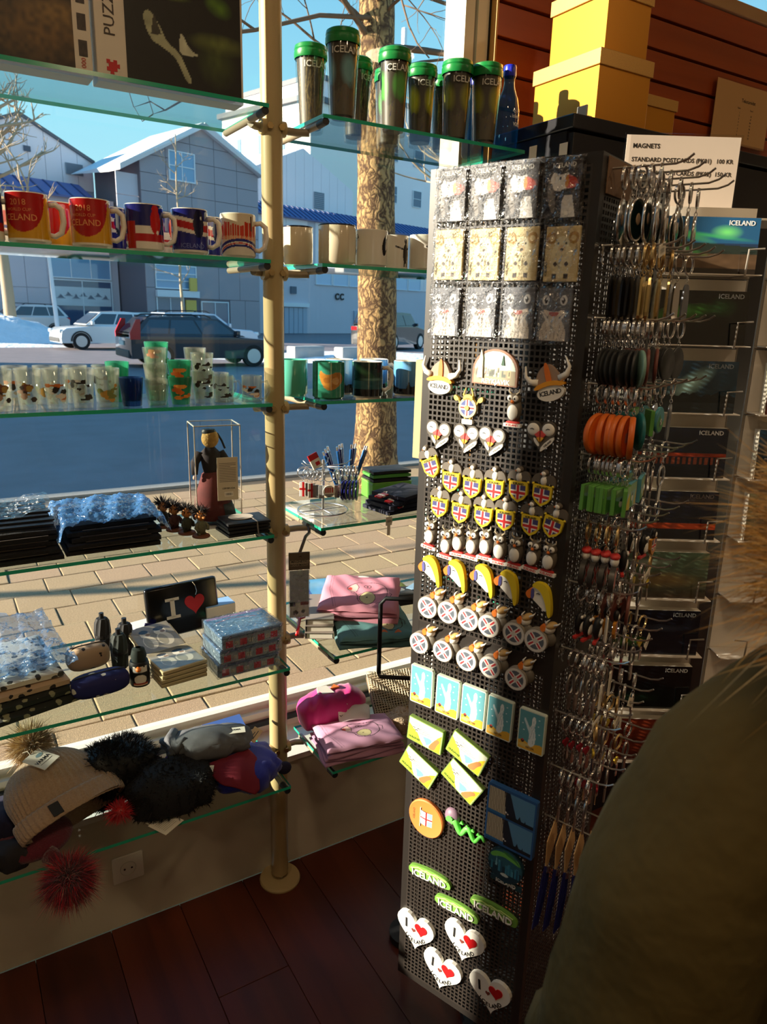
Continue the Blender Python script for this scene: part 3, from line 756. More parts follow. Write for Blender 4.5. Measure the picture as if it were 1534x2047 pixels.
# shop front of the house
panels(hs, 24.0, 24.6, 0, 4.3, 1, 3, WALLG, .01); panels(hs, 27.6, 32.6, 2.3, 4.3, 3, 1, WALLG, .01); panels(hs, 30.1, 32.6, 0, 2.3, 2, 1, WALLG, .01)
window(hs, 24.7, 2.9, 27.5, 4.2, 1, 3, -.05, WGL); window(hs, 24.7, 0.1, 26.5, 2.3, 2, 1, -.05, WGL2)
MB().box((24.6, 2.35, -.3), (27.6, 2.75, .05)).build('canopy', TRIM, hs); MB().box((26.7, .2, -.12), (27.45, 2.2, .0)).build('yellow_door', WARM, hs); MB().box((26.9, 2.75, -.35), (27.4, 3.55, -.2)).build('hanging_sign', WARM, hs)
window(hs, 27.9, .2, 29.9, 2.1, 2, 1, -.06, WGL2)

# 2) white hall behind with louvred gable and blue roof strip
wl = thing('white_hall', 'white clad hall with louvred gable above a blue metal roof strip', 'building', M=BM(48.0))
MB().prism([(8, 0), (24.2, 0), (24.2, 10.4), (19.85, 12.35), (8, 7.3)], .1, 26).build('wall', mat('white_joint', C(170, 178, 194), .7), wl)
c1_, c2_ = clip_below((8, 7.3), (19.85, 12.35)), clip_below((19.85, 12.35), (24.2, 10.4))
panels(wl, 14.2, 24.2, 8.7, 12.35, 10, 1, WALLW, .1, lambda P: c2_(c1_(P)) if len(c1_(P)) > 2 else [])
louvre(wl, 22.4, 9.55, 23.5, 10.2, 9, -.05); louvre(wl, 19.95, 10.45, 20.35, 10.75, 4, -.05, mat('louvre_dark', C(96, 108, 126), .6))
MB().add([(8, 7.3, -.1), (19.85, 12.35, -.1), (19.85, 12.55, -.1), (8, 7.5, -.1), (8, 7.3, 26), (19.85, 12.35, 26), (19.85, 12.55, 26), (8, 7.5, 26)], [(3, 2, 1, 0), (4, 5, 6, 7), (0, 1, 5, 4), (2, 3, 7, 6)]).add([(19.85, 12.35, -.1), (24.3, 10.35, -.1), (24.3, 10.55, -.1), (19.85, 12.55, -.1), (19.85, 12.35, 26), (24.3, 10.35, 26), (24.3, 10.55, 26), (19.85, 12.55, 26)], [(3, 2, 1, 0), (4, 5, 6, 7), (0, 1, 5, 4), (2, 3, 7, 6)]).build('roof', ROOFD, wl)
lw = thing('low_shop', 'low pale shop building with a blue standing seam roof and poster windows', 'building', M=BM(45.0))
MB().box((8, 0, .1), (23.9, 7.9, 2.6)).build('wall', WALLL, lw); metal_roof(lw, 8, 22.5, 7.85, 8.8, -.3, 1.6, .85)
panels(lw, 12, 19.4, 0, 7.85, 6, 3, WALLL, .1)
window(lw, 19.6, 3.3, 23.3, 6.2, 3, 2, 0, WGL)
pw = window(lw, 19.6, .5, 23.3, 3.1, 2, 1, 0, WGL2)
ps = Print(3.6, 1.1, 80, C(206, 214, 222)).noise(.1, 6, 3)
for k in range(7): ps.poly([(.05 + k * .13, .42 + .12 * (k % 2)), (.15 + k * .13, .42 + .12 * (k % 2)), (.10 + k * .13, .62 + .12 * (k % 2))], C(104, 112, 128)).rect(.03 + k * .13, .36 + .12 * (k % 2), .17 + k * .13, .42 + .12 * (k % 2), C(140, 148, 160))
ps.build('window_poster', PRINT, lw, (21.45, 2.2, -.02), (PI, 0, PI))
# 3) hall on the right: white gables, blue roof, window band, loading gate
rh = thing('long_hall', 'long pale hall with blue roof, upper window band and loading gate', 'building', M=BM(46.0))
MB().box((33.2, 0, .1), (64, 8.7, 5)).build('wall', WALLL, rh)
metal_roof(rh, 33.2, 64, 8.7, 9.75, -.3, 1.6, .55)
panels(rh, 34, 40.6, 4.2, 8.6, 3, 1, WALLW, .1); panels(rh, 41.4, 62, 3.85, 8.6, 9, 1, WALLW, .1)
for i in range(7): window(rh, 41.5 + i * 1.9, 3.9, 43.15 + i * 1.9, 4.9, 1, 1, 0, mat('band_glass', C(178, 200, 226), .15), TRIM, .05)
MB().box((36.6, 2.05, -.2), (40.6, 2.35, .1)).build('gate_head', TRIM, rh)
for i in range(8): MB().box((36.7 + i * .48, 0, -.02), (37.13 + i * .48, 2.0, .1)).build('gate_panel', mat('gate_grey', C(168, 178, 196), .6), rh)
for i in range(2): louvre(rh, 37.3 + i * 1.5, 3.05, 37.9 + i * 1.5, 3.6, 4, -.02, mat('louvre_dark', C(96, 108, 126), .6))
for k, dx in enumerate((0, .55)):
    MB().lathe([(.16, -.03), (.27, -.03), (.27, .03), (.16, .03), (.16, -.03)], 20, M=T(43.9 + dx, 3.0, 0) @ Rx(0), a0=.7, a1=5.6).build('wall_letter', INK, rh)
MB().box((45.9, 0, -.02), (47.3, 1.9, .1)).build('side_door', mat('gate_grey', C(168, 178, 196), .6), rh)
gb = thing('white_gable_hall', 'white ribbed gable rising behind the blue roof of the long hall', 'building', M=BM(52.0))
MB().prism([(37.5, 0), (51.5, 0), (51.5, 12.6), (45.4, 15.3), (37.5, 12.0)], .1, 11).build('wall', mat('white_joint', C(170, 178, 194), .7), gb)
c1g, c2g = clip_below((37.5, 12.0), (45.4, 15.3)), clip_below((45.4, 15.3), (51.5, 12.6))
panels(gb, 37.5, 51.5, 9.5, 15.3, 14, 1, WALLW, .1, lambda P: c2g(c1g(P)) if len(c1g(P)) > 2 else [])
louvre(gb, 46.6, 10.6, 47.8, 12.0, 9, -.05)
# 4) the bright tall block behind the pole
tw = thing('tall_block', 'tall white building block catching the sun behind the roofs', 'building', M=BM(66.0))
MB().box((57.5, 0, -2.0), (90, 25.5, 14)).build('wing', WALLW, tw)
MB().box((57.4, 25.5, -2.2), (90.1, 26.0, 14.2)).build('roof', ROOFD, tw)
for i in range(5):
    for j in range(3): window(tw, 60 + i * 4.6, 10.2 + j * 4.6, 61.5 + i * 4.6, 12.0 + j * 4.6, 1, 2, -2.1, WGL2)
bt = thing('bright_block', 'tall block whose broad white side wall catches the full sun', 'building', M=faceM((33.1, 80.7, 0), (.312, -.95, 0), (.95, .312, 0)) if False else T(33.1, 80.7, 0) @ Rz(math.atan2(-.95, .312)))
MB().box((-7.2, 0, 0), (7.2, 13, 22.4)).build('wall', mat('bright_render', C(232, 230, 224), .7), bt); MB().box((-7.6, -.4, 22.4), (7.6, 13.4, 22.9)).build('roof', ROOFD, bt)
for i in range(3): MB().box((-4.5 + i * 3.6, -.08, 18.2), (-3.9 + i * 3.6, 0, 20.0)).build('window_pane', WGL, bt)
ch = thing('chimney_mast', 'slim pale mast standing on the far roof among the branches', 'mast', M=BM(70.0))
MB().box((78.0, 26.4, 0), (78.5, 36.8, .5)).build('shaft', TRIM, ch); MB().box((77.9, 26.0, -.1), (78.6, 26.4, .6)).build('foot', TRIM, ch)
# 5) unseen block added further left to lay shade over the roadway
lb = thing('street_shade_block', 'plain pale block added out of view to shade the street', 'building', (-32, 27.5, 0))
MB().box((-14, -9.6, 0), (17.5, 2.6, 9.7)).build('wall', WALLL, lb); MB().box((-14.3, -9.9, 9.7), (17.8, 2.9, 10.0)).build('roof', ROOFD, lb)
for i in range(7):
    for j in range(3): MB().box((-12 + i * 4.2, -9.66, 1 + j * 3), (-10.2 + i * 4.2, -9.58, 2.6 + j * 3)).build('window_pane', WGL2, lb)

# --- snow
def mound(name, label, x, y, rx, ry, hz, seed):
    r = np.random.default_rng(seed); m = MB(); n = 28; rings = 12; vs = []; fs = []
    for j in range(rings + 1):
        q = j / rings
        for i in range(n):
            a = 2 * PI * i / n; f = 1 + .12 * math.sin(3 * a + seed) + .08 * math.sin(7 * a)
            vs.append((rx * q * f * math.cos(a), ry * q * f * math.sin(a), -.03 + hz * (math.cos(q * PI / 2) ** 1.3) * (1 + r.uniform(-.14, .14))))
    for j in range(rings):
        for i in range(n): fs.append((j * n + i, (j + 1) * n + i, (j + 1) * n + (i + 1) % n, j * n + (i + 1) % n))
    m.add(vs, fs); o = m.build(name, ICE, None, (x, y, 0), smooth=180); return tag(o, label, 'snow')
mound('snow_bank', 'heap of snow around the young tree beside the silver SUV', 2.0, 38.2, 4.2, 2.6, 1.25, 2)
mound('snow_bank', 'broad sunlit snow field in front of the black pickup', 14.6, 25.6, 6.0, 4.2, .22, 5)
mound('snow_bank', 'flat strip of snow in front of the white hatchback', 2.5, 34.0, 3.4, 1.2, .12, 9)
mound('snow_bank', 'snow strip at the kerb right of the thick tree', 28.0, 31.0, 6.0, 1.6, .4, 12)
for i, (x, y, lb_) in enumerate(((11.6, 24.6, 'grey concrete block lying in the snow left of the pickup'), (13.2, 24.0, 'grey concrete block lying in the snow before the pickup'))):
    o = MB().rbox((-.7, -.25, 0), (.7, .25, .5), .05).build('concrete_block', mat('concrete', C(160, 160, 160), .85, noise=(4, .1)), None, (x, y, -.02), (0, 0, .25)); tag(o, lb_, 'block')
# --- lamp post
t = thing('lamp_post', 'slim white leaning lamp post beside the silver SUV', 'lamp post', (5.34, 39.6, 0)); t.rotation_euler = (0, -.035, 0)
MB().tube([(0, 0, 0), (0, 0, 6.2)], .11, 12, r1=.07).build('post', TRIM, t, smooth=60); MB().cyl(.16, 0, .5, 12).build('base', ROOFD, t, smooth=40)
MB().rbox((-.5, -.12, 6.15), (.12, .12, 6.3), .04).build('lamp_head', TRIM, t)

# --- cars
TYRE = mat('tyre', C(26, 26, 28), .8); RIM = mat('rim', (.6, .6, .62), .35, .8); CGL = mat('car_glass', C(40, 56, 76), .05, spec=1.0)
LAMPR = mat('tail_lamp', C(190, 24, 30), .2); LAMPW = mat('head_lamp', C(220, 226, 230), .15); PLATE = mat('number_plate', C(220, 220, 214), .5)
def car(name, label, loc, rotz, col, kind='wagon', L=4.5, Wd=1.8, H=1.5, rough=.25, tall_lamp=False):
    """x runs from the front (0) to the rear (L)"""
    t = thing(name, label, 'car', loc, rotz); body = mat('car_paint_%d_%d_%d' % col, C(*col), rough, coat=.8, metal=.2); w = Wd / 2
    hood, belt, sill_ = H * .60, H * .63, .26
    if kind == 'hatch': low = [(0, .42), (.05, .72), (.25, hood * .93), (L * .24, hood), (L * .30, belt), (L * .92, belt * 1.02), (L, belt * .95), (L, .45)]; top = [(L * .24, belt), (L * .40, H * .97), (L * .62, H), (L * .86, H * .96), (L * .97, belt)]
    elif kind == 'pickup': low = [(0, .55), (.04, .95), (L * .24, hood * 1.05), (L * .28, belt * 1.05), (L * .97, belt * 1.05), (L, belt), (L, .6)]; top = [(L * .27, belt * 1.05), (L * .37, H * .98), (L * .55, H), (L * .93, H * .99), (L * .985, belt * 1.05)]
    else: low = [(0, .42), (.06, .70), (.3, hood * .93), (L * .25, hood), (L * .31, belt), (L * .95, belt * 1.02), (L, belt * .9), (L, .45)]; top = [(L * .27, belt), (L * .42, H * .96), (L * .6, H), (L * .88, H * .97), (L * .985, belt)]
    lo_p = [(0.02, sill_)] + low + [(L - .02, sill_)]
    def shell(prof, ws):
        mb = MB(); n = len(prof); k = len(ws); vs = []
        for (f, z_) in ws:
            for x, z in prof: vs.append((x, f * w, z))
        fs = []
        for j in range(k - 1):
            for i in range(n): fs.append((j * n + i, j * n + (i + 1) % n, (j + 1) * n + (i + 1) % n, (j + 1) * n + i))
        fs.append(tuple(range(n))); fs.append(tuple((k - 1) * n + i for i in range(n))[::-1]); return mb.add(vs, fs)
    mb = MB(); n = len(lo_p); vs = []
    st = [(-1, .90), (-.985, .97), (-.90, 1.0), (.90, 1.0), (.985, .97), (1, .90)]
    for f, sc in st:
        for x, z in lo_p: vs.append((L / 2 + (x - L / 2) * (1 if abs(f) < .95 else .985), f * w, .5 + (z - .5) * (sc if z > .5 else 1)))
    fs = [(j * n + i, j * n + (i + 1) % n, (j + 1) * n + (i + 1) % n, (j + 1) * n + i) for j in range(len(st) - 1) for i in range(n)]
    fs += [tuple(range(n)), tuple((len(st) - 1) * n + i for i in range(n))[::-1]]
    mb.add(vs, fs).build('body', body, t, smooth=35)
    n = len(top); vs = []; st2 = [(-1, 0), (1, 0)]
    tw_ = lambda z: w * (.95 - .16 * (z - belt) / (H - belt))
    vs = [(x, -tw_(z), z) for x, z in top] + [(x, tw_(z), z) for x, z in top]
    MB().add(vs, [(i, i + 1, n + i + 1, n + i) for i in range(n - 1)] + [tuple(range(n))[::-1], tuple(range(n, 2 * n))]).build('cabin', body, t, smooth=35)
    # windows laid on the cabin: windscreen, rear window, side panes
    def pane(q): return MB().add(q, [(0, 1, 2, 3)]).build('window_pane', CGL, t)
    def onx(i, a): return (top[i][0] + (top[i + 1][0] - top[i][0]) * a, top[i][1] + (top[i + 1][1] - top[i][1]) * a)
    for i, nx_ in ((0, -1), (n - 2, 1)):
        p, q = onx(i, .1), onx(i, .9)
        pane([(p[0] + nx_ * .02, -tw_(p[1]) * .9, p[1] + .015), (p[0] + nx_ * .02, tw_(p[1]) * .9, p[1] + .015), (q[0] + nx_ * .02, tw_(q[1]) * .88, q[1] + .015), (q[0] + nx_ * .02, -tw_(q[1]) * .88, q[1] + .015)])
    zt = H * .93; zb = belt + .05
    def xat(i, z): a, b = top[i], top[i + 1]; return a[0] + (b[0] - a[0]) * (z - a[1]) / (b[1] - a[1])
    xf0, xf1, xr0, xr1 = xat(0, zb) + .12, xat(0, zt) + .08, xat(n - 2, zb) - .14, xat(n - 2, zt) - .10
    cuts = [0, .36, .70, 1.0]
    for s in (-1, 1):
        for a, b in zip(cuts, cuts[1:]):
            g = .03
            P = [(xf0 + (xr0 - xf0) * a + g, zb), (xf0 + (xr0 - xf0) * b - g, zb), (xf1 + (xr1 - xf1) * b - g, zt), (xf1 + (xr1 - xf1) * a + g, zt)]
            pane([(x, s * (tw_(z) + .012), z) for x, z in P])
        MB().rbox((L * .29, s * w - .09 if s > 0 else s * w - .11, belt + .02), (L * .29 + .12, s * w + .11 if s > 0 else s * w + .09, belt + .16), .03).build('door_mirror', body, t)
        for xw in (L * .19, L * .80):
            wh = MB().cyl(.33 if kind != 'pickup' else .40, -.11, .11, 28, M=T(xw, s * (w - .10), .33 if kind != 'pickup' else .40) @ Rx(PI / 2)).build('wheel', TYRE, t, smooth=40)
            R_ = .33 if kind != 'pickup' else .40
            MB().cyl(R_ * .66, -.02, .02, 24, M=T(xw, s * (w + .005), R_) @ Rx(PI / 2)).build('rim', RIM, wh, smooth=40)
            MB().lathe([(R_ * 1.22, 0), (R_ * 1.06, 0), (R_ * 1.06, .02), (R_ * 1.22, .02), (R_ * 1.22, 0)], 20, a0=0, a1=PI, M=T(xw, s * w - .005 if s < 0 else s * w - .015, R_) @ Rx(PI / 2)).build('wheel_arch', BLACK, t)
        if tall_lamp:
            MB().prism([(L - .30, belt - .12), (L - .02, belt - .12), (L - .01, belt + .05), (L * .955, H * .93), (L * .93, H * .93)], s * (w * .90) if s > 0 else s * w * 1.0 - .01, s * w * 1.0 + .01 if s > 0 else s * w * .90, M=Matrix(((1, 0, 0, 0), (0, 0, 1, 0), (0, 1, 0, 0), (0, 0, 0, 1)))).build('tail_lamp', LAMPR, t)
        else: MB().rbox((L - .18, s * w * .82 - .16, belt - .22), (L + .012, s * w * .82 + .17, belt - .04), .03).build('tail_lamp', LAMPR, t)
        MB().rbox((-.012, s * w * .76 - .16, hood * .70), (.26, s * w * .76 + .17, hood * .86), .04).build('head_lamp', LAMPW, t)
    MB().rbox((-.03, -w * .8, .3), (.12, w * .8, .46), .03).build('front_bumper', BLACK if kind == 'pickup' else mat('bumper_grey', C(60, 62, 66), .6), t)
    MB().rbox((L - .12, -w * .88, .28), (L + .03, w * .88, .5), .03).build('rear_bumper', mat('bumper_grey', C(60, 62, 66), .6), t)
    MB().box((L + .005, -.26, belt - .30), (L + .034, .26, belt - .18)).build('number_plate', PLATE, t)
    if kind == 'wagon':
        for s in (-1, 1): MB().tube([(L * .46, s * w * .68, H - .03), (L * .5, s * w * .68, H + .05), (L * .84, s * w * .68, H + .03), (L * .88, s * w * .68, H - .05)], .02, 6).build('roof_rail', BLACK, t)
    return t
car('parked_suv', 'silver SUV parked behind the snow heap, seen from its rear corner', (2.15, 44.4, -.02), .30, (196, 200, 208), 'wagon', 4.5, 1.84, 1.68)
car('parked_hatchback', 'white hatchback with its front toward the snow heap', (4.15, 32.0, -.02), .12, (216, 222, 228), 'hatch', 4.1, 1.75, 1.50)
car('parked_estate', 'pale silver estate car with black roof rails behind the dark estate', (11.9, 31.0, -.02), PI + .12, (186, 196, 212), 'wagon', 4.6, 1.8, 1.56)
car('parked_estate', 'dark estate car with tall red tail lamps parked nearest the pavement', (9.35, 22.7, -.02), PI + .02, (26, 30, 46), 'wagon', 4.6, 1.82, 1.46, tall_lamp=True)
car('parked_pickup', 'black off-road pickup with silver trim behind the thick tree', (21.9, 33.3, -.02), PI + .55 - .02, (30, 32, 40), 'pickup', 4.7, 1.9, 1.80)
car('parked_saloon', 'low grey car parked against the poster windows', (8.0, 44.6, -.02), .28, (150, 156, 160), 'hatch', 4.2, 1.75, 1.42)

# ================================================================== THE REVOLVING MAGNET STAND
ST0 = Vector((.707, 1.034, 0)); SU = Vector((.366, -.9306, 0)); SN = Vector((-.9306, -.366, 0)); SV = -SN
SW_, Z0, Z1 = .28, .302, 1.886
FRONT = faceM(ST0, SU, SN); RIGHT = faceM(ST0 + SU * SW_, SV, SU)
PERF = mat('perforated_steel', C(50, 44, 40), 0.42, metal=0.1)
POST = mat('stand_post', C(40, 36, 33), 0.4, metal=0.1)
st = thing('magnet_stand', 'tall black revolving stand with perforated sides full of magnets and keyrings', 'display stand', ST0 + SU * SW_ / 2 + SV * SW_ / 2, math.atan2(SU.y, SU.x))
# local frame of the stand: x along the front face, y away from it; centre on the turning axis
hw = SW_ / 2
def perf_panel(lo, hi, z0, z1, pitch=.0090, bar=.0031):
    mb = MB(); t_ = .0012; z = z0
    while z <= z1: mb.box((lo, -t_, z - bar / 2), (hi, 0, z + bar / 2)); z += pitch
    x = lo
    while x <= hi: mb.box((x - bar / 2, -t_ * 1.001, z0), (x + bar / 2, t_ * .001, z1)); x += pitch
    return mb
o = perf_panel(-hw + .014, hw - .014, Z0 + .016, 1.092).build('perforated_panel', PERF, st, (0, -hw, 0)); pA = o.data
o = perf_panel(-hw + .014, hw - .014, 1.122, Z1 - .014).build('perforated_panel', PERF, st, (0, -hw, 0)); pB = o.data
for a in (1, 2, 3):
    for d in (pA, pB): link('perforated_panel', d, st, (hw * math.sin(a * PI / 2), -hw * math.cos(a * PI / 2), 0), (0, 0, a * PI / 2))
ps_ = [(-.001, -.001), (.014, -.001), (.014, .003), (.003, .003), (.003, .014), (-.001, .014)]
om = MB().prism(ps_, Z0, Z1).build('corner_post', POST, st, (-hw, -hw, 0)).data
for k, (x, y) in enumerate(((hw, -hw), (hw, hw), (-hw, hw))): link('corner_post', om, st, (x, y, 0), (0, 0, (k + 1) * PI / 2))
for a in range(4):
    R_ = Rz(a * PI / 2)
    for n_, z0_, z1_ in (('lower_rail', Z0, Z0 + .016), ('upper_rail', Z1 - .014, Z1), ('middle_rail', 1.092, 1.122)):
        MB().box((-hw + .003, -hw - .0008, z0_), (hw - .003, -hw + .0012, z1_), M=R_).build(n_, POST, st)
MB().box((-hw, -hw, Z1 - .004), (hw, hw, Z1)).build('top_plate', BLACK, st)
MB().cyl(.021, .05, Z1 - .004, 20).build('centre_column', BLACK, st, smooth=40)
MB().box((-hw, -hw, Z0), (hw, hw, Z0 + .003)).build('bottom_plate', BLACK, st)
for a in range(4):
    MB().rbox((.015, -.02, .022), (.25, .02, .05), .004, M=Rz(a * PI / 2 + PI / 4)).build('foot', BLACK, st)
    MB().cyl(.025, 0, .024, 16, c=(.235 * math.cos(a * PI / 2 + PI / 4), .235 * math.sin(a * PI / 2 + PI / 4), 0)).build('castor', BLACK, st, smooth=40)
MB().cyl(.045, .03, .11, 24).build('hub', BLACK, st, smooth=40)

# ------------------------------------------------------------------ magnets (x right, y up, z out of the panel)
def at_front(s, z, rot=0.0, off=.0012): return FRONT @ T(s, z, off) @ Rz(rot)
def flag(pr, cx=.5, cy=.5, w=1.0, h=1.0, blue=C(60, 62, 130), wt=.26, rt=.12):
    pr.put((abs(pr.U - cx) < w / 2) & (abs(pr.V - cy) < h / 2), blue)
    pr.put(((abs(pr.U - cx) < wt / 2 * w) | (abs(pr.V - cy) < wt / 2 * h)) & (abs(pr.U - cx) < w / 2) & (abs(pr.V - cy) < h / 2), C(240, 238, 232))
    pr.put(((abs(pr.U - cx) < rt / 2 * w) | (abs(pr.V - cy) < rt / 2 * h)) & (abs(pr.U - cx) < w / 2) & (abs(pr.V - cy) < h / 2), C(206, 40, 44))
    return pr
def relief(par, name, poly, z0, z1, m): return MB().prism(poly, z0, z1).build(name, m, par)
def dome(par, name, rx, ry, rz, c, m, rot=0): return MB().ball(rx, ry, rz, (0, 0, 0), 22, 7, M=T(*c) @ Rz(rot), zmin=0).build(name, m, par, smooth=180)
NTH = ['first', 'second', 'third', 'fourth', 'fifth', 'sixth', 'seventh', 'eighth', 'ninth']
def place(t, spots, names=None, off=.0012):
    """first spot moves the thing, the others take copies; spot = (s, z, turn)"""
    for i, q in enumerate(spots):
        M = at_front(q[0], q[1], q[2] if len(q) > 2 else 0, off)
        if i == 0: t.matrix_world = M; o = t; base = t['label']
        else: o = copy_tree(t, M=M)
        if names: o['label'] = base + ', ' + (names[i] if not isinstance(names, int) else NTH[i % names] + ' from the window edge')
        if isinstance(names, int) and len(spots) > names: o['label'] = base + (', upper row, ' if i < names else ', lower row, ') + NTH[i % names] + ' from the window edge'

# --- wrapped picture magnets, three rows of four
def bag(par, w, h):
    """wrinkled clear bag around a card"""
    pr = Print(w, h, 26); r = np.random.default_rng(int(w * 1e5))
    z = .0085 + .0022 * np.sin(pr.U * 17 + pr.V * 5) * np.sin(pr.V * 13) + r.normal(0, .0012, pr.X.shape)
    e = np.minimum(np.minimum(pr.U, 1 - pr.U), np.minimum(pr.V, 1 - pr.V)); z = np.where(e < .03, .003, z); pr.z = z
    return pr.build('clear_bag', FILM, par)
def pack(label, art, edge, group):
    t = thing('wrapped_magnet', label, 'magnet', group=group)
    MB().rbox((-.0262, -.038, .0006), (.0262, .038, .0055), .0015).build('card', edge, t)
    art(t); bag(t, .062, .0875); return t
def art_puffin(t):
    p = Print(.050, .074, 76, C(52, 46, 44))
    p.oval(.40, .10, .50, .36, C(34, 30, 30)).poly([(.48, .0), (.92, .0), (.80, .38), (.60, .46), (.50, .30)], C(238, 234, 226))
    p.oval(.40, .66, .30, .19, C(240, 236, 228)).oval(.44, .84, .24, .07, C(40, 36, 36)).poly([(.50, .40), (.74, .40), (.70, .52), (.44, .50)], C(36, 32, 32))
    p.poly(smoothp([(.56, .78), (.86, .70), (.98, .58), (.78, .50), (.54, .52)]), C(204, 66, 42)).poly(smoothp([(.56, .76), (.66, .74), (.66, .54), (.54, .54)]), C(226, 150, 60)).oval(.40, .70, .035, .03, C(24, 22, 22))
    p.oval(.16, .38, .10, .30, C(110, 104, 96), rot=.2)
    p.build('picture', PRINT, t, (0, 0, .0057)); text('ICELAND', .0085, WHITE_R, t, (0, .0315, .0059), bold=.01)
def art_ram(t):
    cr = C(222, 198, 140); p = Print(.050, .074, 76, cr)
    p.oval(.5, .40, .34, .34, C(236, 220, 170)).oval(.5, .68, .22, .15, C(240, 228, 184)).oval(.5, .60, .12, .07, C(234, 206, 156))
    for s in (-1, 1):
        p.oval(.5 + s * .34, .80, .16, .11, C(176, 130, 44)).oval(.5 + s * .33, .79, .08, .055, cr).oval(.5 + s * .12, .70, .035, .024, C(40, 34, 28))
        p.oval(.5 + s * .17, .32, .06, .045, C(64, 50, 36)).rect(.5 + s * .18 - .07, .05, .5 + s * .18 + .07, .14, C(58, 44, 32))
    p.oval(.5, .585, .05, .03, C(52, 42, 34)); p.build('picture', PRINT, t, (0, 0, .0057))
    text('ICELAND', .0048, INK, t, (-.0222, -.02, .0059), (0, 0, PI / 2), bold=.01)
def art_whale(t):
    p = Print(.050, .074, 76, C(104, 106, 112))
    p.oval(.5, .06, .42, .42, C(228, 216, 200))
    for k in range(6): p.line([(.5 + (k - 2.5) * .10, .0), (.5 + (k - 2.5) * .15, .28), (.5 + (k - 2.5) * .12, .42)], .0007, C(150, 138, 126))
    p.poly(smoothp([(.10, .62), (.5, .54), (.90, .62), (.72, .46), (.5, .42), (.28, .46)]), C(226, 212, 196)).poly(smoothp([(.30, .56), (.70, .56), (.60, .47), (.40, .47)]), C(196, 96, 88))
    for s in (-1, 1):
        p.oval(.5 + s * .28, .78, .11, .095, C(240, 238, 234)).oval(.5 + s * .27, .775, .055, .06, C(20, 20, 24)).oval(.5 + s * .25, .80, .02, .018, C(250, 250, 250))
        p.poly(smoothp([(.5 + s * .44, .58), (.5 + s * .10, .26), (.5 + s * .04, .30), (.5 + s * .34, .56)]), C(236, 230, 222))
    p.build('picture', PRINT, t, (0, 0, .0057)); text('ICELAND', .0048, WHITE_R, t, (-.0222, -.022, .0059), (0, 0, PI / 2), bold=.01)
E_D = mat('magnet_edge_dark', C(44, 40, 40), .5); E_C = mat('magnet_edge_cream', C(214, 190, 132), .5); E_G = mat('magnet_edge_grey', C(88, 90, 96), .5)
place(pack('dark puffin picture magnet in a clear bag, top row', art_puffin, E_D, 'wrapped puffin magnets'), [(0.043, 1.844), (0.1034, 1.843), (0.1643, 1.8425), (0.2287, 1.840)], 4)
place(pack('cream ram picture magnet in a clear bag, second row', art_ram, E_C, 'wrapped ram magnets'), [(0.0431, 1.757), (0.1072, 1.756), (0.171, 1.7553), (0.2349, 1.7535)], 4)
place(pack('grey smiling whale magnet in a clear bag, third row', art_whale, E_G, 'wrapped whale magnets'), [(0.0414, 1.6697), (0.1081, 1.6706), (0.1725, 1.6707), (0.2310, 1.6694)], 4)

# --- horned helmets
t = thing('helmet_magnet', 'horned viking helmet magnet with white lettered band', 'magnet', group='viking helmet magnets')
relief(t, 'dome', smoothp([(-.022, -.004), (-.019, .012), (-.008, .024), (.004, .028), (.014, .016), (.022, -.004)]), 0, .007, mat('helmet_brown', C(158, 134, 116), .5))
relief(t, 'crest', smoothp([(-.004, -.004), (-.003, .029), (.003, .029), (.006, -.004)]), .007, .009, ORANGE_R)
relief(t, 'rim_band', smoothp([(-.025, -.010), (-.024, -.003), (.0, .003), (.024, -.003), (.025, -.010), (0, -.004)]), 0, .010, mat('helmet_amber', C(232, 160, 40), .5))
relief(t, 'teeth_plate', ell(0, -.016, .022, .0125, 26), 0, .008, WHITE_R)
text('ICELAND', .0098, INK, t, (0, -.016, .0081), bold=.02, spacing=.85)
for s in (-1, 1): MB().tube([(s * .018, .002, .005), (s * .030, .006, .006), (s * .036, .016, .006), (s * .033, .031, .006)], .0062, 10, r1=.001).build('horn', WHITE_R, t, smooth=180)
place(t, [(.0394, 1.566, -.05), (.2332, 1.572, .28)], ['upright nearer the window edge', 'tilted nearer the keyrings'])
# --- Reykjavik arch
t = thing('arch_magnet', 'brown arched magnet with a town view and the name REYKJAVIK', 'magnet')
ar = [(-.040, -.026), (.040, -.026)] + [(.040 * math.cos(a), -.004 + .034 * math.sin(a)) for a in np.linspace(0, PI, 22)]
relief(t, 'backing', ar, 0, .006, BROWN_R)
p = Print(.074, .052, 90, C(196, 214, 206)).rect(0, 0, 1, .42, C(156, 146, 122)); p.rect(.42, .30, .62, .56, C(206, 198, 162)); p.oval(.5, .62, .2, .12, C(236, 238, 228), soft=.5)
rr = random.Random(3)
for k in range(26):
    x = rr.uniform(.02, .95); w_ = rr.uniform(.03, .07); hh = rr.uniform(.30, .52)
    p.rect(x, .22, x + w_, hh, C(*rr.choice([(120, 112, 96), (190, 178, 140), (160, 128, 110), (208, 202, 180), (96, 104, 96)]))); p.rect(x + w_ * .3, .26, x + w_ * .6, hh - .05, C(76, 74, 70))
p.build('town_view', PRINT, t, (0, .002, .0063), keep=lambda s: (s.Y < -.012 + .0) | (((s.X / .037) ** 2 + ((s.Y + .008) / .033) ** 2) < 1))
relief(t, 'church_tower', [(-.030, -.016), (-.020, -.016), (-.0215, .016), (-.0245, .029), (-.027, .016)], .004, .009, mat('stone_rubber', C(216, 206, 186), .6))
relief(t, 'tree', [(.011, .006), (.017, .006), (.014, .021)], .006, .008, mat('dark_green_rubber', C(52, 84, 66), .6))
text('REYKJAVIK', .0105, WHITE_R, t, (.003, -.0205, .0064), bold=.02, depth=.0006)
t.matrix_world = at_front(.1401, 1.586, -.02)
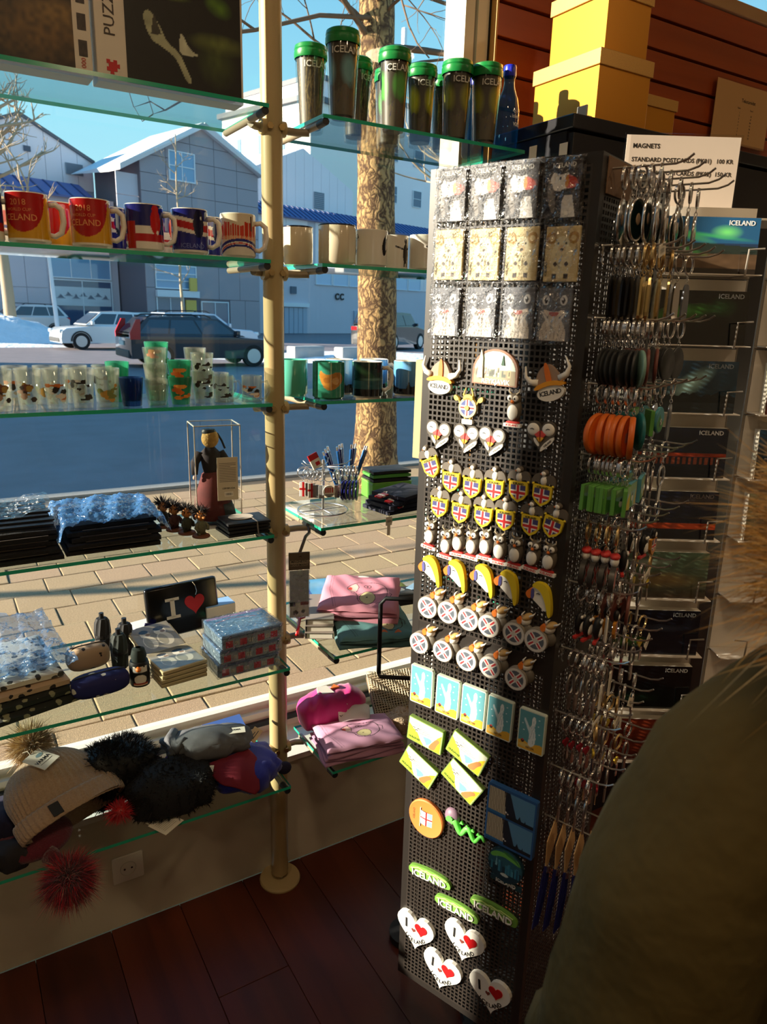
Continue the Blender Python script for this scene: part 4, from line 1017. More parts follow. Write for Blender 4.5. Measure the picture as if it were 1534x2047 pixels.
# --- crossed axes and shield
t = thing('shield_magnet', 'golden horned emblem magnet with a round blue cross shield', 'magnet')
GLD = mat('gold_rubber', C(206, 180, 88), .45)
relief(t, 'shield', ell(0, -.003, .0165, .0165, 28), 0, .007, mat('pale_gold', C(220, 206, 150), .5))
p = Print(.027, .027, 40, C(70, 80, 130)); flag(p, blue=C(70, 82, 140), rt=.09); p.build('cross', PRINT, t, (0, -.003, .0073), keep=lambda s: s.X ** 2 + s.Y ** 2 < .0132 ** 2)
relief(t, 'shield_boss', ell(0, -.003, .004, .004, 14), .007, .0095, GLD)
for s in (-1, 1):
    MB().tube([(s * .004, .012, .004), (s * .009, .018, .005), (s * .005, .029, .005)], .003, 8, r1=.0007).build('horn', GLD, t, smooth=180)
    relief(t, 'axe_head', smoothp([(s * .016, .010), (s * .026, .018), (s * .028, .010), (s * .022, .006)]), 0, .006, GLD); MB().tube([(s * .020, .012, .004), (s * .004, -.022, .004)], .0016, 6).build('axe_handle', GLD, t)
relief(t, 'head', ell(0, .012, .009, .007, 16), 0, .007, GLD); relief(t, 'name_plate', rrect(.020, .008, .002, 0, -.026), 0, .006, WHITE_R)
t.matrix_world = at_front(.0945, 1.523)
# --- puffin kings
def king():
    t = thing('puffin_magnet', 'standing grey puffin magnet with a crown of horns', 'magnet', group='standing puffin magnets')
    dome(t, 'body', .0125, .0205, .009, (0, -.002, 0), mat('puffin_grey', C(98, 90, 78), .55)); dome(t, 'head', .0105, .010, .0105, (0, .014, 0), mat('puffin_grey', C(98, 90, 78), .55))
    dome(t, 'belly', .009, .0125, .0045, (0, -.006, .0068), WHITE_R)
    for s in (-1, 1):
        dome(t, 'eye', .0046, .0048, .003, (s * .005, .016, .0085), WHITE_R); dome(t, 'pupil', .0016, .002, .0012, (s * .0042, .0155, .0112), INK)
        MB().tube([(s * .004, .022, .004), (s * .009, .026, .005), (s * .0085, .031, .005)], .0018, 6, r1=.0004).build('horn', mat('horn_rubber', C(206, 190, 160), .5), t, smooth=180)
    dome(t, 'beak', .003, .0032, .005, (0, .0105, .008), ORANGE_R)
    relief(t, 'feet', smoothp([(-.012, -.0235), (.012, -.0235), (.009, -.020), (-.009, -.020)], 1), 0, .006, RED_R)
    relief(t, 'base', rrect(.030, .0055, .001, 0, -.0265), 0, .006, WHITE_R); text('ICELAND', .0052, RED_R, t, (0, -.0265, .0062), bold=.02)
    return t
place(king(), [(.1764, 1.527), (.0324, 1.293, -.1), (.066, 1.283, -.05), (.0894, 1.2926, .03), (.1171, 1.293, -.04), (.1429, 1.2985), (.1695, 1.2965, .02), (.1989, 1.297, -.05), (.23, 1.2985, -.1), (.2577, 1.2985, -.06)], ['alone below the arched magnet'] + [n + ' from the window edge' for n in NTH])
# --- kissing puffin hearts
t = thing('heart_magnet', 'dark heart magnet of two white-faced puffins with beaks touching', 'magnet', group='puffin heart magnets')
relief(t, 'heart', heart(.049, .050), 0, .006, DARK_R)
for s in (-1, 1):
    dome(t, 'face', .0105, .010, .0035, (s * .0125, .0115, .0055), WHITE_R); MB().tube([(s * .010, .012, .0092), (s * .013, .0135, .0093), (s * .016, .0125, .009)], .0006, 5).build('closed_eye', INK, t)
    relief(t, 'beak', [(s * .001, .010), (s * .0095, .004), (s * .001, -.004)][::s], .005, .0085, mat('beak_coral', C(214, 76, 74), .45)); relief(t, 'beak_tip', [(s * .001, .0005), (s * .006, -.001), (s * .001, -.007)][::s], .005, .009, mat('beak_yellow', C(232, 176, 60), .45))
relief(t, 'chest', smoothp([(-.012, .001), (-.002, -.008), (-.002, -.016), (-.010, -.008)]), .005, .0075, WHITE_R)
relief(t, 'scroll', smoothp([(-.001, -.024), (.002, -.013), (.022, .003), (.0225, -.005), (.010, -.016)], 1), .005, .0078, WHITE_R); text('ICELAND', .0038, INK, t, (.0125, -.0095, .0079), (0, 0, .72), bold=.02)
place(t, [(.0392, 1.468, -.08), (.0939, 1.468, -.05), (.142, 1.4695, -.06), (.2271, 1.488, .06)], 4)
# --- puffins on flag shields
t = thing('shield_puffin_magnet', 'winged puffin magnet above a flag shield', 'magnet', group='puffin shield magnets')
GW = mat('wing_grey', C(96, 88, 78), .6)
for s in (-1, 1): relief(t, 'wing', smoothp([(s * .003, .022), (s * .014, .023), (s * .020, .014), (s * .020, .003), (s * .015, .010), (s * .009, .009), (s * .004, .008)][::s], 1), 0, .005, GW)
dome(t, 'chest', .006, .0085, .006, (0, .013, .002), WHITE_R); dome(t, 'head', .006, .0055, .007, (0, .025, .001), GW); dome(t, 'face', .0042, .0036, .003, (-.0008, .0245, .0062), WHITE_R); dome(t, 'beak', .0022, .0018, .003, (-.004, .0235, .006), ORANGE_R)
sh_ = [(-.0165, .006), (.0165, .006), (.0155, -.014), (.010, -.022), (0, -.028), (-.010, -.022), (-.0155, -.014)]
relief(t, 'shield_rim', sh_, 0, .006, YELLOW_R)
for s in (-1, 1): MB().ball(.0022, .0022, .0022, (s * .0165, .0065, .005), 10, 6).build('scroll_knob', YELLOW_R, t, smooth=180)
p = Print(.027, .030, 56); flag(p, .5, .45, 1.1, 1.1, C(66, 66, 120), .27, .13); p.rect(0, .86, 1, 1, C(214, 190, 50))
p.build('flag', PRINT, t, (0, -.0105, .0063), keep=lambda s: (abs(s.X) < .0132) & (s.Y > -.0138 + abs(s.X) * .75))
text('ICELAND', .0046, INK, t, (0, .0024, .0065), bold=.02)
place(t, [(.0246, 1.420, .40), (.0693, 1.402, -.02), (.1108, 1.3985, -.03), (.1529, 1.4015), (.1958, 1.407, .02), (.2373, 1.4075, -.05), (.0486, 1.353, -.04), (.0915, 1.351, -.06), (.1357, 1.3525, -.03), (.1759, 1.355), (.2222, 1.356, -.02), (.2608, 1.3598, -.2)], 6)
# --- puffins in yellow rain hats
t = thing('rain_hat_magnet', 'puffin head magnet in a yellow rain hat', 'magnet', group='rain hat puffin magnets')
relief(t, 'head', smoothp([(-.020, .012), (-.008, .018), (.006, .012), (.014, -.010), (.012, -.022), (-.002, -.012), (-.016, -.004)]), 0, .007, WHITE_R)
relief(t, 'beak', smoothp([(-.027, .004), (-.018, .014), (-.014, .006), (-.017, -.006), (-.024, -.004)], 1), 0, .008, ORANGE_R); relief(t, 'beak_base', smoothp([(-.018, .013), (-.0125, .013), (-.011, -.003), (-.0165, -.005)], 1), .004, .0085, mat('beak_violet', C(84, 84, 150), .5))
relief(t, 'hat', smoothp([(-.017, .016), (-.014, .025), (.002, .027), (.012, .020), (.019, .000), (.0225, -.026), (.017, -.028), (.012, -.010), (.003, .008), (-.006, .0155)]), 0, .0095, YELLOW_R)
MB().tube([(-.008, .006, .0075), (-.005, .0075, .0078), (-.002, .0062, .0075)], .0007, 5).build('eye', INK, t)
place(t, [(.0382, 1.2255), (.0913, 1.230, -.05), (.1447, 1.234, -.04), (.1912, 1.2345, -.12), (.2512, 1.229, -.06)], 5)
# --- viking puffins with round shields
t = thing('round_shield_magnet', 'viking puffin magnet leaning on a round cross shield', 'magnet', group='round shield puffin magnets')
MB().cyl(.0205, 0, .012, 32).build('shield_body', mat('shield_grey', C(150, 142, 130), .55), t, smooth=40)
p = Print(.040, .040, 60, C(216, 212, 204)); m_ = (p.X ** 2 + p.Y ** 2) < .0150 ** 2; p.put(m_, C(88, 96, 108)); a = .75
xr, yr = p.X * math.cos(a) + p.Y * math.sin(a), -p.X * math.sin(a) + p.Y * math.cos(a)
p.put(m_ & ((abs(xr) < .0036) | (abs(yr) < .0036)), C(236, 232, 226)).put(m_ & ((abs(xr) < .0016) | (abs(yr) < .0016)), C(196, 52, 58)).put((p.X ** 2 + p.Y ** 2) < .0046 ** 2, C(206, 202, 194))
p.build('shield_face', PRINT, t, (0, 0, .0123), keep=lambda s: s.X ** 2 + s.Y ** 2 < .0199 ** 2)
dome(t, 'head', .0105, .009, .010, (.016, .024, 0), WHITE_R, .6); dome(t, 'helmet', .011, .0065, .011, (.019, .030, 0), mat('helmet_tan', C(196, 158, 96), .5), .6)
relief(t, 'beak', smoothp([(.002, .028), (.012, .031), (.013, .020), (.006, .018)], 1), 0, .010, ORANGE_R)
for s in (-1, 1): MB().tube([(.018 + s * .006, .033, .006), (.022 + s * .010, .037 + s * .001, .007), (.026 + s * .009, .042, .007)], .0024, 7, r1=.0005).build('horn', WHITE_R, t, smooth=180)
MB().ball(.012, .014, .008, (.018, .006, .0), 16, 8).build('body', GREY_R, t, smooth=180)
place(t, [(.0383, 1.1564), (.0808, 1.1586, .04), (.1231, 1.1573, -.03), (.1638, 1.157), (.2114, 1.1574, .05), (.2512, 1.1569, -.06), (.0237, 1.0819, -.05), (.0752, 1.0821, .03), (.1246, 1.0805), (.1716, 1.0825, -.04), (.2216, 1.0774, .08)], 6)
# --- geyser plaques
t = thing('geyser_magnet', 'upright teal magnet plaque with a white geyser', 'magnet', group='geyser magnets')
relief(t, 'plaque', rrect(.0485, .0765, .003), 0, .0075, mat('plaque_cream', C(212, 222, 206), .55))
p = Print(.0445, .0725, 84, C(96, 160, 172)); p.put(p.V < .20 + .03 * np.sin(p.U * 9), C(226, 176, 60)); p.oval(.3, .10, .28, .05, C(220, 196, 120))
p.poly(smoothp([(.38, .12), (.44, .36), (.40, .55), (.52, .70), (.50, .86), (.62, .93), (.68, .80), (.62, .62), (.72, .40), (.66, .12)]), C(226, 238, 240)).poly(smoothp([(.46, .40), (.30, .62), (.16, .78), (.22, .84), (.34, .70), (.52, .52)]), C(206, 228, 234))
for (x, y) in ((.2, .5), (.78, .7), (.84, .5), (.14, .66), (.8, .86)): p.oval(x, y, .025, .015, C(224, 238, 242))
p.oval(.18, .21, .07, .045, C(60, 52, 48)).oval(.18, .235, .05, .03, C(196, 60, 50)).line([(.46, .3), (.55, .5), (.5, .7)], .0008, C(150, 180, 190)).line([(.6, .2), (.62, .45), (.58, .8)], .0007, C(150, 180, 190))
p.build('picture', PRINT, t, (0, 0, .0078)); text('GEYSIR', .005, mat('brown_ink', C(120, 84, 40), .6), t, (0, -.031, .008), bold=.01)
place(t, [(.0304, .9948), (.0877, .9925, -.02), (.142, .9924, -.02), (.1954, .9908, -.02), (.2563, .9887)], 5)
# --- waterfall plaques
t = thing('waterfall_magnet', 'wide green and yellow magnet plaque with a waterfall', 'magnet', group='waterfall magnets')
relief(t, 'plaque', rrect(.078, .050, .002), 0, .009, mat('plaque_green', C(122, 152, 74), .55))
p = Print(.0745, .0465, 90, C(222, 228, 208)); p.poly([(0, 0), (.5, 0), (.28, .45), (0, .75)], C(160, 192, 60)).poly([(.72, 0), (1, 0), (1, .85), (.86, .62), (.8, .3)], C(226, 204, 50)).poly(smoothp([(.62, 0), (.84, 0), (.88, .3), (.98, .55), (.86, .62), (.72, .3)]), C(176, 122, 74))
p.poly(smoothp([(.36, .36), (.62, .46), (.76, .40), (.62, .08), (.44, .1)]), C(118, 186, 196)).poly(smoothp([(.30, .40), (.42, .45), (.60, .08), (.46, .04)]), C(240, 244, 244))
for k in range(6): p.line([(.04 + k * .05, .92 - k * .09), (.34 + k * .08, .86 - k * .06)], .0009, C(128, 112, 84))
for (x, y) in ((.16, .60), (.24, .52), (.30, .62)): p.oval(x, y, .035, .05, C(52, 48, 46)).oval(x, y - .02, .02, .03, C(240, 240, 236))
p.build('picture', PRINT, t, (0, 0, .0093)); text('GULLFOSS', .0055, INK, t, (-.022, -.0165, .0095), bold=.01)
place(t, [(.0445, .8973, -.09), (.1365, .8972, -.36), (.0333, .8226, -.42), (.1305, .835, -.52)], ['upper one nearer the window edge', 'upper one nearer the keyrings', 'lower one nearer the window edge', 'lower one nearer the keyrings'])
# --- orange disc, worm, basalt plaque, round plaque
t = thing('orange_disc_magnet', 'round orange rubber magnet with a small flag', 'magnet')
MB().lathe([(.0001, 0), (.039, 0), (.040, .002), (.040, .007), (.038, .009), (.036, .0085), (.0001, .0085)], 44).build('disc', mat('disc_orange', C(222, 128, 62), .5), t, smooth=40)
p = Print(.034, .030, 50, C(150, 186, 196)); p.z = .0015 * np.sin(p.U * 5); flag(p, .4, .5, 2, 2, C(150, 186, 200), .11, .05); p.build('flag', PRINT, t, (.006, .002, .0095)); MB().tube([(-.0115, .022, .0095), (-.0115, -.020, .0095)], .0011, 6).build('flag_pole', WHITE_R, t)
text('ICELAND', .006, mat('brown_ink', C(120, 84, 40), .6), t, (-.027, .002, .0087), (0, 0, PI / 2), bold=.01)
t.matrix_world = at_front(.0552, .7161)
t = thing('worm_magnet', 'bright green wriggling sea serpent magnet', 'magnet')
GRN = mat('lime_rubber', C(104, 214, 88), .4)
pts = [(-.030 + .070 * i / 24, -.002 + .009 * math.sin(i * .62 + .6) - .010 * i / 24, .006) for i in range(25)]
MB().tube(pts, [.0065 * (1 - .55 * (i / 24)) for i in range(25)], 10).build('body', GRN, t, smooth=180)
dome(t, 'head', .016, .018, .011, (-.033, .010, 0), mat('mauve_rubber', C(128, 104, 122), .5)); relief(t, 'face', smoothp([(-.041, .004), (-.027, .006), (-.026, .016), (-.040, .015)], 1), .008, .0125, GRN)
for k in range(4): relief(t, 'fin', [(-.014 + k * .012, .006 - k * .003), (-.006 + k * .012, .006 - k * .003), (-.010 + k * .012, .013 - k * .003)], .003, .007, GRN)
t.matrix_world = at_front(.1440, .7375, .05)
t = thing('basalt_magnet', 'large blue double magnet plaque with basalt columns and sea stacks', 'magnet')
relief(t, 'plaque', rrect(.096, .118, .003), 0, .010, mat('plaque_blue', C(44, 92, 150), .5))
for s in (1, -1):
    p = Print(.089, .052, 100, C(92, 146, 186)); p.put(p.U < .46 + .20 * (1 - p.V), C(34, 44, 58)).put(p.U < .34 + .06 * (1 - p.V), C(196, 188, 164))
    for k in range(11): p.line([(k * .036, .10), (k * .036 + .01, 1)], .0009, C(110, 98, 80))
    p.rect(0, 0, 1, .10, C(52, 118, 176)).put((p.V < .17 - .04 * p.U) & (p.U > .4), C(30, 38, 48)).poly([(.66, .12), (.74, .12), (.70, .30)], C(26, 36, 50)).poly([(.80, .10), (.84, .10), (.82, .24)], C(26, 36, 50)).oval(.40, .22, .018, .04, C(230, 226, 218)).oval(.44, .18, .016, .03, C(230, 226, 218))
    p.build('picture', PRINT, t, (0, s * .028, .0103))
t.matrix_world = at_front(.2330, .802, -.01)
t = thing('aurora_magnet', 'round dark magnet with green northern lights over a town', 'magnet')
MB().cyl(.035, 0, .008, 36).build('disc', mat('disc_teal', C(34, 70, 84), .5), t, smooth=40)
p = Print(.066, .066, 90, C(44, 98, 116)); p.put(p.V < .46, C(28, 60, 76)).poly(smoothp([(0, .72), (.3, .92), (.9, .86), (1, .66), (.7, .72), (.4, .78), (.1, .62)]), C(112, 190, 90)).poly(smoothp([(.35, .98), (.8, .9), (1, .6), (.8, .8), (.5, .86)]), C(60, 130, 70))
rr = random.Random(5)
for k in range(18): x = rr.uniform(.05, .9); p.rect(x, .25, x + .06, rr.uniform(.42, .62), C(*rr.choice([(52, 128, 158), (36, 84, 108), (76, 150, 176)])))
p.poly([(.20, .4), (.27, .4), (.235, .74)], C(120, 178, 196)).oval(.5, .2, .12, .05, C(200, 214, 210))
p.build('picture', PRINT, t, (0, 0, .0083), keep=lambda s: s.X ** 2 + s.Y ** 2 < .0335 ** 2); text('ICELAND', .0098, WHITE_R, t, (.002, -.0405, .003), (0, 0, .05), depth=.0012, bold=.02)
MB().rbox((-.030, -.046, 0), (.034, -.034, .0025), .001).build('name_bar', mat('disc_teal', C(34, 70, 84), .5), t)
t.matrix_world = at_front(.2300, .7035)
# --- ICELAND name bars
t = thing('name_magnet', 'long green magnet spelling the name ICELAND', 'magnet', group='long name magnets')
relief(t, 'bar', smoothp([(-.050, -.008), (-.048, .010), (-.030, .014), (.0, .016), (.034, .012), (.050, .004), (.049, -.012), (.02, -.010), (-.02, -.010)]), 0, .007, mat('name_green', C(110, 158, 66), .5))
for k in range(3): MB().tube([(-.044 + .02 * k, .004, .0072), (-.024 + .02 * k, .011, .0074), (.002 + .02 * k, .006, .0072)], .0012, 5).build('light_streak', mat('pale_green', C(190, 214, 130), .5), t)
text('ICELAND', .0205, INK, t, (.001, -.004, .0072), bold=.028, spacing=.93, name='letter_shadow'); text('ICELAND', .0205, WHITE_R, t, (0, -.0032, .0082), bold=.008, depth=.0009, spacing=.95)
place(t, [(.0692, .5879, .11), (.1341, .5493, .06), (.2130, .5910, .04)], ['highest, above the other two', 'lower, between the other two', 'lower, nearest the keyrings'])
# --- white I love hearts
t = thing('love_heart_magnet', 'white heart magnet with a red heart and black lettering', 'magnet', group='white heart magnets')
relief(t, 'heart', heart(.090, .084), 0, .008, WHITE_R)
relief(t, 'red_heart', heart(.030, .028, .014, .012), .008, .0095, RED); relief(t, 'small_heart', heart(.010, .009, -.004, .004), .008, .009, mat('heart_brown', C(120, 60, 50), .5))
text('I', .030, INK, t, (-.022, .014, .0083), bold=.03)
for k, ch_ in enumerate('ICELAND'):
    a_ = -1.0 + k * .33; text(ch_, .0115, INK, t, (-.022 + k * .0072, -.006 - .016 * math.sin(min(PI, (k + 1) * .42)), .0083), (0, 0, -.5 + k * .17), bold=.03)
place(t, [(.0438, .4356, .03), (.1568, .4800, -.02), (.1111, .3780, -.05), (.2215, .3983, .12)], ['highest at the window edge', 'upper one right of the first', 'lower one nearer the window edge', 'lowest nearest the keyrings'])

# ================================================================== KEYRINGS ON THE RIGHT SIDE OF THE STAND
HZ = [1.868, 1.767, 1.667, 1.572, 1.465, 1.360, 1.257, 1.140, 1.022, .918]
HT = [.030, .085, .140, .195, .250]; HL = .112
hk = MB().tube([(0, 0, 0), (.09, 0, -.001), (.104, 0, .003), (HL, 0, .009)], .0016, 6)
hk.tube([(.001, 0, 0), (.001, 0, -.022), (.004, 0, -.026)], .0014, 5)
hk.box((-.001, -.006, -.012), (.001, .006, .004))
hme = None
for z in HZ:
    for t_ in HT:
        if hme is None: hme = hk.build('hook', STEEL, st, (hw, -hw + t_, z), smooth=50).data
        else: link('hook', hme, st, (hw, -hw + t_, z))
MB().rbox((hw + .0015, -hw + .016, Z1 - .052), (hw + .004, -hw + .115, Z1 - .003), .001).build('header_card', mat('header_brown', C(112, 84, 60), .7), st)

def ring_mb(r=.0145, w=.0011):
    mb = MB(); pts = []
    for k in range(2): pts += [(r * math.sin(2 * PI * i / 22), -r + .0016 + r * math.cos(2 * PI * i / 22), (k - .5) * .0018) for i in range(22)]
    for k in range(2): mb.tube(pts[k * 22:(k + 1) * 22], w, 5, closed=True)
    return mb
RINGME = ring_mb().build('split_ring', CHROME, None, smooth=180); _rm = RINGME.data; bpy.data.objects.remove(RINGME)
RINGGD = ring_mb().build('split_ring', BRASS, None, smooth=180); _rg = RINGGD.data; bpy.data.objects.remove(RINGGD)
def chain(par, y0, n, m):
    mb = MB()
    for k in range(n):
        yc = y0 - k * .0052; pts = [(.0022 * math.cos(a), yc + .0036 * math.sin(a), 0) if k % 2 == 0 else (0, yc + .0036 * math.sin(a), .0022 * math.cos(a)) for a in np.linspace(0, 2 * PI, 9)[:-1]]
        mb.tube(pts, .0006, 4, closed=True)
    return mb.build('chain', m, par, smooth=180)
BAR = Print(.022, .012, 44, C(232, 226, 206))
_r = random.Random(2); _x = .1
while _x < .9:
    w_ = _r.choice([.015, .03, .045]); BAR.rect(_x, .25, _x + w_, .75, C(40, 38, 36)); _x += w_ + _r.choice([.02, .035])
def price_tag(par, y, ang):
    o = MB().rbox((-.011, -.006, -.0003), (.011, .006, .0003), .0002).build('price_tag', PAPER, par, (0, y, 0), (.3, ang, ang * .4))
    b = BAR.build('barcode', PRINT, o, (0, 0, .0005)); return o
def fob(kind):
    """a keyring hanging from the origin; the fob's face looks along z"""
    t = thing('keyring', '', 'keyring')
    gold = kind in ('bar_gold', 'charm_gold', 'puffin')
    link('split_ring', _rg if gold else _rm, t)
    ch_ = BRASS if gold else CHROME
    chain(t, -.0315, 2, ch_); y = -.042
    if kind == 'oval':
        MB().cyl(1, -.0022, .0022, 32, M=T(0, y - .026, 0) @ Matrix.Diagonal((.0185, .026, 1, 1))).build('medallion', mat('fob_green_black', C(22, 40, 40), .15), t, smooth=40)
        MB().tube([(.0195 * math.cos(a), y - .026 + .027 * math.sin(a), 0) for a in np.linspace(0, 2 * PI, 33)[:-1]], .0024, 7, closed=True).build('rim', CHROME, t, smooth=180)
        MB().ball(.006, .008, .001, (0, y - .026, .0022), 14, 6, zmin=0).build('motif', mat('fob_tan', C(190, 160, 130), .4), t, smooth=180)
    elif kind.startswith('bar'):
        m = {'bar_gold': mat('bar_gold', (.72, .56, .26), .25, 1.0), 'bar_dark': mat('bar_dark', C(40, 40, 44), .25, .6), 'bar_steel': CHROME, 'bar_shell': mat('bar_shell', C(126, 130, 138), .2, .4, noise=(60, .4))}[kind]
        MB().prism(smoothp([(-.008, y), (.008, y), (.0105, y - .03), (.010, y - .058), (0, y - .063), (-.010, y - .058), (-.0105, y - .03)]), -.0016, .0016).build('tag_bar', m, t)
    elif kind in ('disc_black', 'disc_map', 'disc_brown', 'disc_orange', 'disc_teal', 'disc_pic'):
        R_, th, c_ = {'disc_black': (.0265, .0022, (40, 42, 42)), 'disc_map': (.0265, .0025, (120, 160, 150)), 'disc_brown': (.0265, .0025, (120, 70, 62)), 'disc_orange': (.0315, .0042, (220, 108, 36)), 'disc_teal': (.029, .003, (34, 118, 124)), 'disc_pic': (.022, .0025, (70, 140, 150))}[kind]
        MB().lathe([(.0001, -th), (R_ * .95, -th), (R_, -th * .5), (R_, th * .5), (R_ * .95, th), (.0001, th)], 36, M=T(0, y - R_, 0)).build('disc', mat('fob_' + kind, C(*c_), .45), t, smooth=50)
        p = Print(R_ * 1.8, R_ * 1.8, 44, C(*[min(255, int(v * 1.12)) for v in c_]))
        if kind == 'disc_map':
            for (x, y_, a, b, c2) in ((.5, .5, .3, .2, (228, 206, 70)), (.4, .6, .15, .12, (120, 170, 70)), (.62, .45, .14, .12, (232, 160, 60)), (.35, .4, .1, .1, (232, 200, 80)), (.66, .62, .12, .08, (140, 170, 70))): p.oval(x, y_, a, b, C(*c2))
            p.rect(.38, .08, .62, .14, C(30, 40, 40))
        elif kind == 'disc_orange': p.rect(.30, .36, .72, .62, C(196, 150, 150)).rect(.46, .3, .52, .7, C(180, 60, 60))
        elif kind == 'disc_brown': p.oval(.5, .3, .2, .25, C(60, 32, 30)).oval(.5, .66, .16, .16, C(226, 214, 206)).poly([(.5, .7), (.82, .64), (.5, .56)], C(206, 90, 60)).oval(.5, .86, .28, .05, C(214, 190, 180))
        elif kind in ('disc_teal', 'disc_pic'): p.poly([(0, .35), (.4, .75), (.75, .4), (1, .5), (1, 0), (0, 0)], C(60, 140, 70)).oval(.62, .42, .12, .14, C(232, 230, 222)).oval(.66, .46, .05, .06, C(26, 26, 28)).oval(.52, .32, .08, .12, C(30, 30, 32))
        if kind != 'disc_black': p.build('picture', PRINT, t, (0, y - R_, th + .0003), keep=lambda s: s.X ** 2 + s.Y ** 2 < (R_ * .9) ** 2)
    elif kind in ('tile_green', 'tile_blue'):
        MB().rbox((-.0255, y - .040, -.003), (.0255, y, .003), .0008).build('tile', mat('fob_' + kind, C(96, 160, 72) if kind == 'tile_green' else C(96, 170, 190), .5), t)
        p = Print(.048, .037, 50, C(150, 196, 190)); p.rect(0, .7, 1, 1, C(150, 190, 140)).poly([(0, 0), (.6, 0), (.3, .5), (0, .6)], C(90, 160, 80)).poly([(.74, 0), (1, 0), (1, .8), (.86, .5)], C(206, 190, 60)).oval(.4, .4, .12, .16, C(238, 240, 236)).poly([(.3, .5), (.5, .46), (.42, .66)], C(40, 60, 60))
        p.build('picture', PRINT, t, (0, y - .020, .0033))
    elif kind == 'puffin':
        MB().cyl(.021, -.004, .004, 28, M=T(-.004, y - .040, 0)).build('shield', mat('fob_shield', C(60, 58, 56), .4), t, smooth=40)
        p = Print(.036, .036, 44, C(52, 54, 60)); flag(p, .5, .5, 2, 2, C(52, 56, 66), .16, .085); p.build('cross', PRINT, t, (-.004, y - .040, .0043), (0, 0, .6), keep=lambda s: s.X ** 2 + s.Y ** 2 < .0175 ** 2)
        MB().ball(.011, .010, .007, (.004, y - .012, 0), 14, 8).build('head', WHITE_R, t, smooth=180); MB().ball(.012, .006, .008, (.004, y - .005, 0), 14, 8).build('helmet', RED_R, t, smooth=180)
    elif kind == 'shieldfob':
        MB().prism([(.9 * a, y - .035 + .9 * (b + .002)) for a, b in [(-.0165, .006), (.0165, .006), (.0155, -.014), (.010, -.022), (0, -.028), (-.010, -.022), (-.0155, -.014)]], -.0025, .0025).build('shield', mat('fob_amber', C(206, 140, 50), .5), t)
        p = Print(.024, .026, 40); flag(p, .5, .5, 1.2, 1.2, C(52, 52, 90), .27, .13); p.build('flag', PRINT, t, (0, y - .041, .0028), keep=lambda s: (abs(s.X) < .0115) & (s.Y > -.012 + abs(s.X) * .75))
        MB().ball(.006, .010, .005, (0, y - .018, 0), 12, 8).build('puffin_body', BLACK, t, smooth=180); MB().ball(.0035, .006, .003, (0, y - .019, .003), 12, 8).build('puffin_belly', WHITE_R, t, smooth=180)
    elif kind == 'penguin':
        MB().ball(.010, .019, .007, (0, y - .026, 0), 14, 10).build('body', BLACK, t, smooth=180); MB().ball(.0065, .011, .004, (0, y - .030, .0045), 14, 8).build('belly', WHITE_R, t, smooth=180)
        for s in (-1, 1): MB().ball(.003, .0032, .002, (s * .0036, y - .013, .006), 10, 6).build('eye', WHITE_R, t, smooth=180)
        MB().rbox((-.014, y - .050, -.003), (.014, y - .045, .003), .001).build('base', RED_R, t)
    elif kind == 'opener':
        pts = [(.010 * math.sin(a), y - .018 + .018 * math.cos(a), 0) for a in np.linspace(0, 2 * PI, 19)[:-1]]
        MB().tube(pts, .0022, 6, closed=True).prism(rrect(.009, .030, .003, 0, y - .050), -.0014, .0014).build('bottle_opener', mat('dull_steel', (.45, .42, .40), .35, 1.0), t, smooth=40)
    elif kind in ('charm_gold', 'charm_red'):
        MB().prism(heart(.017, .016, 0, y - .012), -.0016, .0016).build('heart_charm', mat('charm_yellow', C(206, 180, 60), .3, .3) if kind == 'charm_gold' else mat('charm_crimson', C(150, 26, 44), .3, .3), t)
        MB().prism(rrect(.007, .026, .001, .007, y - .034), -.001, .001).build('leaf_charm', CHROME, t)
    elif kind == 'tagfob':
        MB().prism(rrect(.012, .044, .002, 0, y - .024), -.0012, .0012).build('strip_tag', PAPER, t); BAR.build('barcode', PRINT, t, (0, y - .026, .0015), (0, 0, PI / 2))
    return t
LBL = {'oval': 'oval dark medallion keyring with silver rim', 'bar_gold': 'slim golden bar keyring', 'bar_dark': 'slim black bar keyring', 'bar_steel': 'slim polished steel bar keyring', 'bar_shell': 'grey shell-patterned bar keyring',
       'disc_black': 'round black disc keyring', 'disc_map': 'round keyring with a yellow island map', 'disc_brown': 'round brown puffin disc keyring', 'disc_orange': 'thick orange disc keyring', 'disc_teal': 'teal disc keyring with a puffin', 'disc_pic': 'small blue picture disc keyring',
       'tile_green': 'green waterfall tile keyring', 'tile_blue': 'pale blue tile keyring', 'puffin': 'red-helmeted puffin keyring with cross shield', 'shieldfob': 'amber flag shield keyring', 'penguin': 'little black and white puffin keyring', 'opener': 'steel bottle opener keyring',
       'charm_gold': 'brass keyring with yellow heart charm', 'charm_red': 'chrome keyring with crimson heart charm', 'tagfob': 'keyring with a long barcode strip'}
ORD = ['top', 'second', 'third', 'fourth', 'fifth', 'sixth', 'seventh', 'eighth', 'ninth', 'tenth']; HKN = ['corner hook', 'second hook', 'third hook', 'fourth hook', 'last hook']
